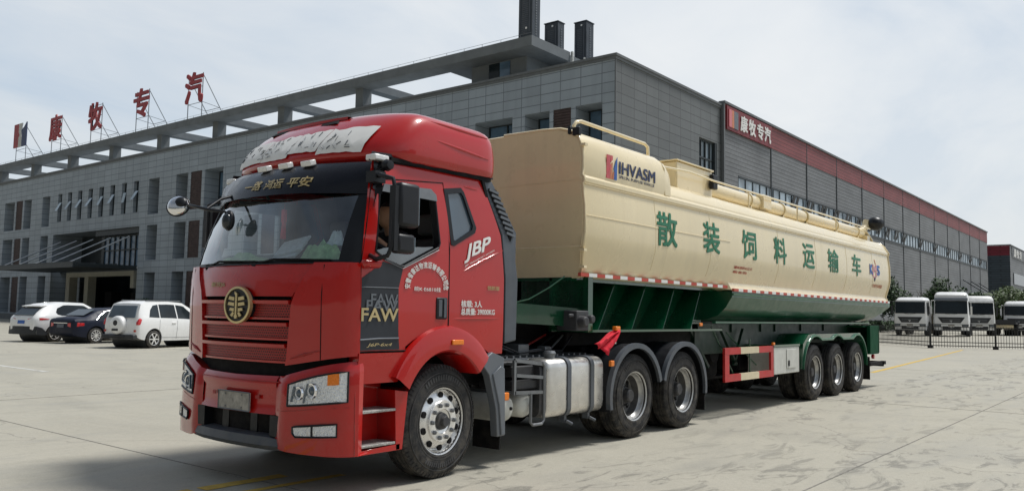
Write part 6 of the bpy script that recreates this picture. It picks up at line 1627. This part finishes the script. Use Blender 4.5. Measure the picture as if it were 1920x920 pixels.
# ------------------------------------------------------------------ cars
def car_wheel(parent, loc, r_, flip, spokes=6):
    w_ = part_empty('wheel', parent, loc, pi if flip else 0)
    bm = B(); h = .11; lathe(bm, [(r_*.62, -h+.02), (r_*.70, -h), (r_*.93, -h+.01), (r_, -h+.035), (r_, h-.035), (r_*.93, h), (r_*.62, h)], (0, 0, 0), 'Y', 32); obj('tyre', bm, 'rubber', w_, local=True, smooth=40)
    bm = B(); lathe(bm, [(r_*.62, -h-.005), (r_*.66, -h-.012), (r_*.68, -h), (r_*.60, -h+.05), (r_*.60, -h+.02)], (0, 0, 0), 'Y', 32, closed=True)
    lathe(bm, [(0, -h-.012), (r_*.13, -h-.01), (r_*.15, -h+.02), (0, -h+.02)], (0, 0, 0), 'Y', 16)
    for k in range(spokes):
        a = 2*pi*k/spokes; u = Vector((cos(a), 0, sin(a))); bar(bm, u*r_*.1+Vector((0, -h+.0, 0)), u*r_*.63+Vector((0, -h-.002, 0)), r_*.13 if spokes < 8 else r_*.09, .025, up=(0, 1, 0))
    obj('rim', bm, 'alurim', w_, local=True, smooth=40)
    bm = B(); lathe(bm, [(0, -h+.04), (r_*.62, -h+.04), (r_*.62, -h+.06), (0, -h+.06)], (0, 0, 0), 'Y', 24); obj('brake_disc', bm, 'blackmatte', w_, local=True)
    return w_
def car(name, label, cat, loc, rz, paint, S, wb, rw, W, kind, group):
    """local x: rear bumper at 0, nose at +; stations S = [(x, z_sill, z_belt, z_top, half_width_belt, half_width_top)]"""
    t = thing(name, label, cat, loc, rz, group)
    def side(x, v, s=-1, off=0.0):
        """v 0..1 sill to belt, 1..2 belt to roof"""
        zs_, zb_, zt_, wb_, wt_ = (interp([(q[0], q[i]) for q in S], x) for i in (1, 2, 3, 4, 5))
        if v <= 1: 
            z = lerp(zs_, zb_, v); y = wb_*(.93+.07*sin(min(1, v*1.25)*pi/2)) - .03*max(0, v-.75)
        else:
            k = v-1; z = lerp(zb_, zt_, min(1, k)); y = lerp(wb_-.008, wt_, k**1.15)
        return Vector((x, s*(y+off), z))
    xs_ = []; 
    for a, b in zip(S, S[1:]):
        n = max(1, int((b[0]-a[0])/.12)); xs_ += [lerp(a[0], b[0], i/n) for i in range(n)]
    xs_.append(S[-1][0]); xr, xf = wb
    bm = B(); rings = []
    vs_ = [0, .12, .3, .5, .7, .85, 1, 1.12, 1.4, 1.7, 1.9, 2.0]
    for x in xs_:
        near_ = [side(x, v) for v in vs_]; far_ = [side(x, v, 1) for v in vs_]
        c1_ = near_[-1] + Vector((0, .10, .022)); c2_ = far_[-1] + Vector((0, -.10, .022)); cm = (c1_+c2_)/2 + Vector((0, 0, .02))
        rings.append(near_ + [c1_, cm, c2_] + far_[::-1])
    loft(bm, rings)
    # cut the wheel arches out of the sides
    bodyo = obj('body', bm, paint, t, local=True, smooth=42)
    for x in (xr, xf):
        cb_ = B(); lathe(cb_, [(0, -W), (rw*1.17, -W), (rw*1.17, W), (0, W)], (x, 0, rw*1.02), 'Y', 28); me = bpy.data.meshes.new('c'); bmesh.ops.recalc_face_normals(cb_, faces=cb_.faces[:]); cb_.to_mesh(me); cb_.free()
        co = bpy.data.objects.new('c', me); col.objects.link(co)
        md = bodyo.modifiers.new('b', 'BOOLEAN'); md.operation = 'DIFFERENCE'; md.object = co; md.solver = 'EXACT'
        bodyo.parent = None; dg = bpy.context.evaluated_depsgraph_get(); dg.update(); nm = bpy.data.meshes.new_from_object(bodyo.evaluated_get(dg)); bodyo.modifiers.clear(); bodyo.data = nm; bodyo.parent = t
        bpy.data.objects.remove(co)
    bm = B()
    for x in (xr, xf):
        lathe(bm, [(rw*1.165, -W*.93), (rw*1.165, W*.93), (rw*1.12, W*.9), (rw*1.12, -W*.9)], (x, 0, rw*1.02), 'Y', 28, closed=True); box(bm, x-rw, x+rw, -W*.55, W*.55, rw*.7, rw*2.0)
    obj('wheel_arch', bm, 'cardark', t, local=True, smooth=40)
    for x in (xr, xf):
        for s in (-1, 1): car_wheel(t, (x, s*(W-.13), rw), rw, s > 0, {'suv': 6, 'sedan': 10, 'cross': 5}[kind])
    return t, side
def patch(t, name, mat, side, pts, off=.006, both=True, n=8):
    """closed outline [(x, v)] on the body side, filled"""
    for s in ((-1, 1) if both else (-1,)):
        bm = B(); rsheet(bm, pts, lambda x, v: side(x, v, s, off), (), .15); obj(name, bm, mat, t, local=True, smooth=60)
def rear_quad(t, name, mat, P, th=.012):
    """panel facing the rear given by 4+ points (x, y, z)"""
    bm = B(); vs = [bm.verts.new(Vector(p)) for p in P]; v2 = [bm.verts.new(Vector(p)+Vector((-th, 0, 0))) for p in P]; n = len(P)
    bm.faces.new(vs); bm.faces.new(v2[::-1])
    for i in range(n): bm.faces.new((vs[i], vs[(i+1) % n], v2[(i+1) % n], v2[i]))
    return obj(name, bm, mat, t, local=True)
grp = 'cars parked in front of the office'
def onground(px, py):
    d = fw*FPX + rt2*(px-960) - up2*(py-460); k = 1.55/-d.z; return Vector((d.x*k, d.y*k, 0))
def place(px, py, rz, xr, yw):
    """origin so that the near rear wheel (local xr, -yw) stands at that ground point"""
    p = onground(px, py); c, s = cos(rz), sin(rz); return p - Vector((c*xr+s*yw, s*xr-c*yw, 0))
# white off-road car with the spare wheel on its tailgate
def suv(loc, rz, label, paint):
    S = [(0, .48, .92, .95, .78, .76), (.06, .42, .98, 1.12, .86, .80), (.14, .38, 1.06, 1.40, .885, .74), (.26, .34, 1.09, 1.66, .895, .69), (.5, .30, 1.10, 1.74, .90, .68), (1.6, .28, 1.08, 1.77, .90, .69), (2.3, .28, 1.05, 1.73, .90, .69), (2.9, .28, 1.03, 1.45, .90, .72), (3.25, .30, 1.01, 1.10, .89, .80), (4.0, .34, .95, 1.0, .87, .76), (4.3, .42, .80, .82, .78, .62)]
    t, side = car('suv', label, 'car', loc, rz, paint, S, (.80, 3.35), .345, .90, 'suv', grp)
    patch(t, 'window', 'carglass', side, [(.52, 1.12), (.62, 1.55), (.78, 1.80), (1.02, 1.86), (1.02, 1.10)]); patch(t, 'window', 'carglass', side, [(1.07, 1.10), (1.07, 1.86), (1.86, 1.86), (1.90, 1.10)]); patch(t, 'window', 'carglass', side, [(1.96, 1.10), (1.92, 1.86), (2.35, 1.84), (2.72, 1.62), (2.95, 1.12)])
    rear_quad(t, 'rear_window', 'carglasslt', [(.045, -.66, 1.15), (.045, .66, 1.15), (.205, .60, 1.60), (.205, -.60, 1.60)], .03)
    for s in (-1, 1):
        bm = B(); loft(bm, [[(x-.02, s*y0_, z), (x-.02, s*y1_, z), (x+.12, s*(y1_+.01), z), (x+.12, s*y0_, z)] for x, y0_, y1_, z in ((.02, .70, .865, .88), (.03, .70, .875, .98), (.08, .67, .87, 1.09), (.12, .66, .845, 1.13))]); obj('tail_light', bm, 'redlens', t, local=True, bevel=.01)
        rear_quad(t, 'reflector', 'redtext', [(-.012+.0, s*.70, .62), (-.012, s*.80, .62), (-.012, s*.80, .70), (-.012, s*.70, .70)])
    bm = B(); lathe(bm, [(0, -.26), (.25, -.255), (.325, -.22), (.345, -.16), (.345, -.02), (.30, 0), (0, 0)], (.03, .02, .87), 'X', 36); sp_ = obj('spare_wheel_cover', bm, paint, t, local=True, smooth=50)
    bm = B(); lathe(bm, [(0, -.275), (.10, -.27), (.105, -.25), (0, -.25)], (.03, .02, .95), 'X', 20, 0); box(bm, -.245, -.225, -.13, .17, .655, .735, 0); obj('cover_badge', bm, 'cardark', sp_, local=True)
    bm = B(); box(bm, -.14, .25, -.80, .80, .36, .52); box(bm, -.20, .05, -.35, .35, .42, .50); obj('rear_bumper', bm, 'cardark', t, local=True, bevel=.03)
    bm = B()
    for s in (-1, 1): bar(bm, (.55, s*.60, 1.80), (2.3, s*.60, 1.81), .04, .04); 
    box(bm, .30, .9, -.002, .002, .3, .31); obj('roof_rail', bm, 'steel', t, local=True)
    bm = B(); bm2 = []
    for x in (1.04, 1.93, 3.0): tube(bm, [side(x+.0, v, -1, .003) for v in (.08, .3, .6, .98)], .006, 4)
    tube(bm, [side(x, .16, -1, .004) for x in (1.2, 1.8, 2.4, 2.9)], .006, 4)
    obj('door_gap', bm, 'steel', t, local=True)
    for x in (1.75, 2.75):
        bm = B(); p = side(x, .86, -1, .02); box(bm, p.x-.1, p.x+.1, p.y-.01, p.y+.02, p.z-.015, p.z+.015); obj('door_handle', bm, paint, t, local=True, bevel=.006)
    for s in (-1, 1):
        bm = B(); box(bm, 2.82, 2.92, s*.93-.08, s*.93+.08, 1.04, 1.18); obj('side_mirror', bm, paint, t, local=True, bevel=.03)
    return t
rzs = R(16)
suv(place(285, 652.5, rzs, .80, .80), rzs, 'white off-road car with covered spare wheel on its tailgate nearest the truck', 'white')
# white crossover, leftmost
rzc = R(13)
S = [(0, .55, .88, .92, .74, .72), (.07, .45, .98, 1.06, .84, .76), (.22, .38, 1.06, 1.22, .89, .72), (.55, .32, 1.08, 1.46, .915, .68), (.85, .30, 1.08, 1.60, .92, .66), (1.5, .28, 1.06, 1.68, .92, .66), (2.4, .28, 1.02, 1.66, .92, .66), (3.0, .28, .99, 1.38, .91, .70), (3.5, .30, .96, 1.02, .90, .80), (4.3, .36, .86, .90, .86, .72), (4.6, .46, .70, .72, .74, .6)]
t, side = car('crossover_car', 'white crossover with dark lower bumper parked leftmost in front of the office', 'car', place(99, 640.5, rzc, .92, .80), rzc, 'white', S, (.92, 3.6), .355, .92, 'cross', grp)
patch(t, 'window', 'carglass', side, [(.95, 1.35), (1.05, 1.66), (1.35, 1.84), (2.3, 1.86), (2.8, 1.70), (3.1, 1.20), (3.2, 1.08), (1.2, 1.10), (1.02, 1.18)])
rear_quad(t, 'rear_window', 'carglass', [(.09, -.64, 1.13), (.09, .64, 1.13), (.47, .58, 1.47), (.47, -.58, 1.47)], .03)
bm = B(); box(bm, .38, .9, -.62, .62, 1.52, 1.56, rot=((.6, 0, 1.55), Matrix.Rotation(R(-9), 3, 'Y'))); obj('rear_spoiler', bm, 'white', t, local=True, bevel=.015)
bm = B(); grid(bm, lambda u, v: Vector((lerp(-.03, .08, abs(u)**3)-(.02 if v < .6 else 0), u*.90, lerp(.32, .66, v)-.06*0)), [-1, -.9, -.6, 0, .6, .9, 1], [0, .3, .7, 1]); 
for s in (-1, 1): loft(bm, [[(.08, s*.90, .32), (.08, s*.90, .66)], [(.30, s*.935, .30), (.30, s*.935, .60)], [(.52, s*.93, .30), (.52, s*.93, .42)]], closed=False, caps=False)
o = obj('rear_bumper', bm, 'cardark', t, local=True, smooth=40)
patch(t, 'sill_trim', 'cardark', side, [(1.3, -.02), (1.3, .14), (3.2, .14), (3.2, -.02)], .01)
for s in (-1, 1):
    bm = B(); loft(bm, [[(x, s*y, z), (x, s*y, z+h), (x+.10, s*y, z+h), (x+.10, s*y, z)] for x, y, z, h in ((-.02+.02, .40, .945, .035), (.03, .62, .93, .08), (.09, .80, .92, .11), (.22, .90, .93, .09), (.52, .925, .96, .02))]); obj('tail_light', bm, 'redlens', t, local=True)
rear_quad(t, 'number_plate', 'blue', [(-.02, -.22, .77), (-.02, .22, .77), (.0, .22, .91), (.0, -.22, .91)])
bm = B(); box(bm, .95, 1.1, -.02, .02, 1.62, 1.70); obj('roof_antenna', bm, 'white', t, local=True, bevel=.01)
# dark saloon
rzd = R(10)
Sd = [(0, .45, .84, .90, .76, .74), (.07, .36, .92, 1.0, .85, .76), (.25, .30, .95, 1.05, .895, .74), (.62, .26, .96, 1.09, .905, .70), (1.2, .24, .95, 1.36, .91, .62), (1.7, .24, .94, 1.45, .91, .60), (2.3, .24, .92, 1.47, .91, .61), (2.8, .24, .91, 1.38, .91, .63), (3.45, .25, .90, 1.0, .90, .78), (4.3, .30, .82, .88, .86, .72), (4.75, .42, .66, .68, .72, .58)]
def saloon(loc, rz, label, paint):
    t, side = car('saloon_car', label, 'car', loc, rz, paint, Sd, (1.0, 3.85), .335, .91, 'sedan', grp)
    patch(t, 'window', 'carglass', side, [(1.05, 1.12), (1.35, 1.70), (1.7, 1.84), (2.3, 1.85), (2.8, 1.72), (3.15, 1.10)])
    rear_quad(t, 'rear_window', 'carglass', [(.60, -.60, 1.165), (.60, .60, 1.165), (1.14, .54, 1.425), (1.14, -.54, 1.425)], .03)
    bm = B(); pts = [side(x, v, -1, .012) for x, v in ((.98, 1.10), (1.2, 1.50), (1.5, 1.82), (1.9, 1.94), (2.5, 1.95), (3.0, 1.6))]; tube(bm, pts, .014, 6); obj('window_trim', bm, 'chrome', t, local=True)
    for s in (-1, 1):
        bm = B(); loft(bm, [[(x, s*y, z), (x, s*y, z+h), (x+.10, s*y, z+h), (x+.10, s*y, z)] for x, y, z, h in ((-.015, .48, .72, .12), (.0, .66, .68, .17), (.05, .80, .68, .18), (.16, .88, .71, .16), (.34, .905, .75, .10))]); obj('tail_light', bm, 'redlens', t, local=True)
    rear_quad(t, 'number_plate', 'greylight', [(-.02, -.22, .66), (-.02, .22, .66), (.0, .22, .80), (.0, -.22, .80)])
    bm = B(); box(bm, -.02, .0, -.46, .46, .83, .86); obj('chrome_strip', bm, 'chrome', t, local=True)
    return t
saloon(place(176, 643.5, rzd, 1.0, .78), rzd, 'dark blue saloon with red tail lamps parked between the two white cars', 'navycar')
saloon((27.5, 47.5, 0), R(30), 'silver saloon whose roof just shows behind the white off-road car', 'silvercar')

# ------------------------------------------------------------------ white cabs beyond the fence
def white_truck(label, px, py, X, W, H, hr, seed, rz=0.0, extra=0.0, paint='white', band=None):
    y = depth_xy(px, X); g = gz(X, y)
    t = thing('cab_truck', label, 'truck', (X, y, g), rz, 'white truck cabs parked beyond the fence')
    h = W/2; zb, zw, zr = .62, 1.55, H-hr
    bm = B()
    def rg(z, x0, hw): return [Vector((x0+.22, -hw, z)), Vector((x0+.06, -hw*.94, z)), Vector((x0, -hw*.8, z)), Vector((x0-.03, 0, z)), Vector((x0, hw*.8, z)), Vector((x0+.06, hw*.94, z)), Vector((x0+.22, hw, z)), Vector((2.0, hw, z)), Vector((2.0, -hw, z))]
    loft(bm, [rg(z, x, w_) for z, x, w_ in ((.42, .05, h*.98), (.7, 0, h), (1.2, .0, h), (zw, .03, h*.99), (zr-.1, .22, h*.95), (zr+.05, .24, h*.95), (H-.25, .32 if hr > .4 else .26, h*.93), (H-.05, .6, h*.84), (H, .9, h*.7))])
    obj('body', bm, paint, t, local=True, smooth=40)
    def fr(y, z, off=.02):
        x = interp([(.42, .02), (1.2, -.02), (zw, .0), (zr-.1, .19), (zr+.05, .21)], z) + .03*(abs(y)/h)**2; return Vector((x-off, y, z))
    bm = B(); grid(bm, lambda u, v: fr(u*h*.90, lerp(zw+.18, zr-.08, v)), [-1, -.8, -.4, 0, .4, .8, 1], [0, .5, 1]); obj('windshield', bm, 'panedark', t, local=True, smooth=60)
    bm = B(); grid(bm, lambda u, v: fr(u*h*(.76-.24*(1-v)), lerp(1.02, 1.46, v)), [-1, 0, 1], [0, 1]); gl_ = obj('grille', bm, 'cardark', t, local=True)
    bm = B()
    for zz_ in (1.15, 1.28): grid(bm, lambda u, v: fr(u*h*.5, lerp(zz_, zz_+.035, v), .03), [-1, 0, 1], [0, 1])
    obj('grille_bar', bm, 'steel', gl_, local=True)
    bm = B(); grid(bm, lambda u, v: fr(u*.62, lerp(.50, .76, v), .03), [-1, 0, 1], [0, 1]); grid(bm, lambda u, v: fr(u*h*.99, lerp(.40, .46, v), .03), [-1, 0, 1], [0, 1]); grid(bm, lambda u, v: fr(u*h*.96, lerp(.90, .93, v), .03), [-1, 0, 1], [0, 1]); obj('bumper_inlet', bm, 'cardark', t, local=True)
    if band:
        bm = B(); loft(bm, [[fr(u*h*.93, zr-.06, .02), fr(u*h*.93, zr-.04, .14), fr(u*h*.93, zr+.14, .05), fr(u*h*.93, zr+.16, .0)] for u in (-1, -.5, 0, .5, 1)]); obj('sun_visor', bm, band, t, local=True)
    bm = B(); box(bm, -.06, -.04, -.22, .22, .78, .90); obj('number_plate', bm, 'plate', t, local=True)
    bm = B()
    for s in (-1, 1): tube(bm, [fr(s*.02, zw+.12, .035), fr(s*.42, zw+.18, .04)], .012, 4)
    obj('wiper', bm, 'cardark', t, local=True)
    for s in (-1, 1):
        bm = B(); grid(bm, lambda u, v: fr(s*u, lerp(.74, .88, v), .03), [h*.62, h*.78, h*.90], [0, 1]); hl_ = obj('headlight', bm, 'carglasslt', t, local=True)
        bm = B(); grid(bm, lambda u, v: fr(s*u, lerp(.70, .93, v), .024), [h*.58, h*.78, h*.95], [0, 1]); obj('lamp_surround', bm, 'cardark', hl_, local=True)
        bm = B(); box(bm, .45, 1.15, min(s*h*.965, s*(h*.99+.012)), max(s*h*.965, s*(h*.99+.012)), zw+.05, zr-.12); obj('side_window', bm, 'carglass', t, local=True)
        bm = B(); box(bm, .10, .22, s*(h+.14)-.06, s*(h+.14)+.06, zw+.15, zw+.75); tube(bm, [(.25, s*h*.95, zr-.05), (.16, s*(h+.12), zr-.05), (.16, s*(h+.12), zw)], .02, 5); obj('door_mirror', bm, 'cardark' if seed % 2 else 'white', t, local=True, bevel=.02)
        for k, x in enumerate((1.0, 4.4, 5.7)):
            w_ = part_empty('wheel', t, (x, s*(h-.15), .5), 0 if s < 0 else pi)
            bm = B(); lathe(bm, [(.28, -.13), (.34, -.15), (.46, -.15), (.5, -.12), (.5, .12), (.28, .13)], (0, 0, 0), 'Y', 28); obj('tyre', bm, 'rubber', w_, local=True, smooth=40)
            bm = B(); lathe(bm, [(0, -.10), (.12, -.12), (.16, -.06), (.24, -.05), (.28, -.14), (.28, 0), (0, 0)], (0, 0, 0), 'Y', 24); obj('rim', bm, 'steelrim', w_, local=True, smooth=40)
        bm = B(); lathe(bm, [(.52, -.16), (.60, -.16), (.60, .10), (.52, .10)], (1.0, s*(h-.14), .52), 'Y', 24, closed=True); obj('wheel_arch', bm, 'cardark', t, local=True, smooth=40)
    bm = B()
    for s in (-1, 1): box(bm, .8, 6.6+extra, s*.42-.05, s*.42+.05, .72, .95)
    box(bm, .3, 1.9, -h*.9, h*.9, .45, .5); box(bm, 2.2, 3.4, -h, -h+.6, .45, .95); box(bm, 2.2, 3.4, h-.6, h, .45, .95); obj('chassis_rail', bm, 'blackmatte', t, local=True)
    return t
white_truck('white low-roof truck cab with wide black grille, leftmost behind the fence', 1703, 0, 70, 2.35, 3.0, .28, 1, R(2))
white_truck('tall white high-roof truck cab, second from the left behind the fence', 1780, 0, 71, 2.45, 3.42, .62, 2, R(8), band='greylight')
white_truck('white truck cab with a worn front, third from the left behind the fence', 1832, 0, 77, 2.3, 3.25, .5, 3, R(12), paint='dirtywhite', band='dirtywhite')
white_truck('white truck cab partly cut by the right edge of the photo', 1906, 0, 82, 2.35, 2.95, .35, 4, R(2))
bm = B(); X = 80; y = depth_xy(1869, X)
t = thing('flatbed_trailer', 'dark low flatbed trailer standing between the third and fourth white cabs', 'trailer', (X, y, gz(X, y)))
bm = B(); box(bm, 0, 8, -1.2, 1.2, .95, 1.15); box(bm, 0, .12, -1.2, 1.2, 1.15, 1.35); obj('deck', bm, 'cardark', t, local=True)
for x in (1.6, 2.9, 6.2):
    for s in (-1, 1):
        bm = B(); lathe(bm, [(0, -.08), (.2, -.1), (.28, -.14), (.46, -.15), (.5, -.12), (.5, .12), (0, .13)], (x, s*1.0, .5), 'Y', 22); obj('wheel', bm, 'rubber', t, local=True, smooth=40)
bm = B(); box(bm, 0.2, .26, -1.0, 1.0, .6, .9); obj('underrun_bar', bm, 'guardcream', t, local=True)
D.location.x -= .085

# every separate piece of these parts becomes an object of its own
def separate(o):
    bm = bmesh.new(); bm.from_mesh(o.data); bm.verts.ensure_lookup_table(); seen = set(); groups_ = []
    for v in bm.verts:
        if v.index in seen: continue
        st_ = [v]; seen.add(v.index); g = []
        while st_:
            a = st_.pop(); g.append(a.index)
            for e in a.link_edges:
                b_ = e.other_vert(a)
                if b_.index not in seen: seen.add(b_.index); st_.append(b_)
        groups_.append(set(g))
    if len(groups_) > 1:
        for g in groups_:
            b2 = bm.copy(); bmesh.ops.delete(b2, geom=[v for v in b2.verts if v.index not in g], context='VERTS')
            me = o.data.copy(); b2.to_mesh(me); b2.free(); c = o.copy(); c.data = me; col.objects.link(c)
        nm = o.name; bpy.data.objects.remove(o)
    bm.free()
_by = {}
for o in list(bpy.data.objects):
    if o.type == 'MESH' and o.name.split('.')[0] in ('edge_bead', 'visor_end', 'hand_hole', 'lug_nut', 'open_vent', 'decal_crease', 'wheel_arch', 'pressed_line', 'frame_detail', 'valve_block', 'tower_marking', 'bumper_seam') and not (o.name.startswith('wheel_arch') and o.parent is T) and not kids(o):
        separate(o)
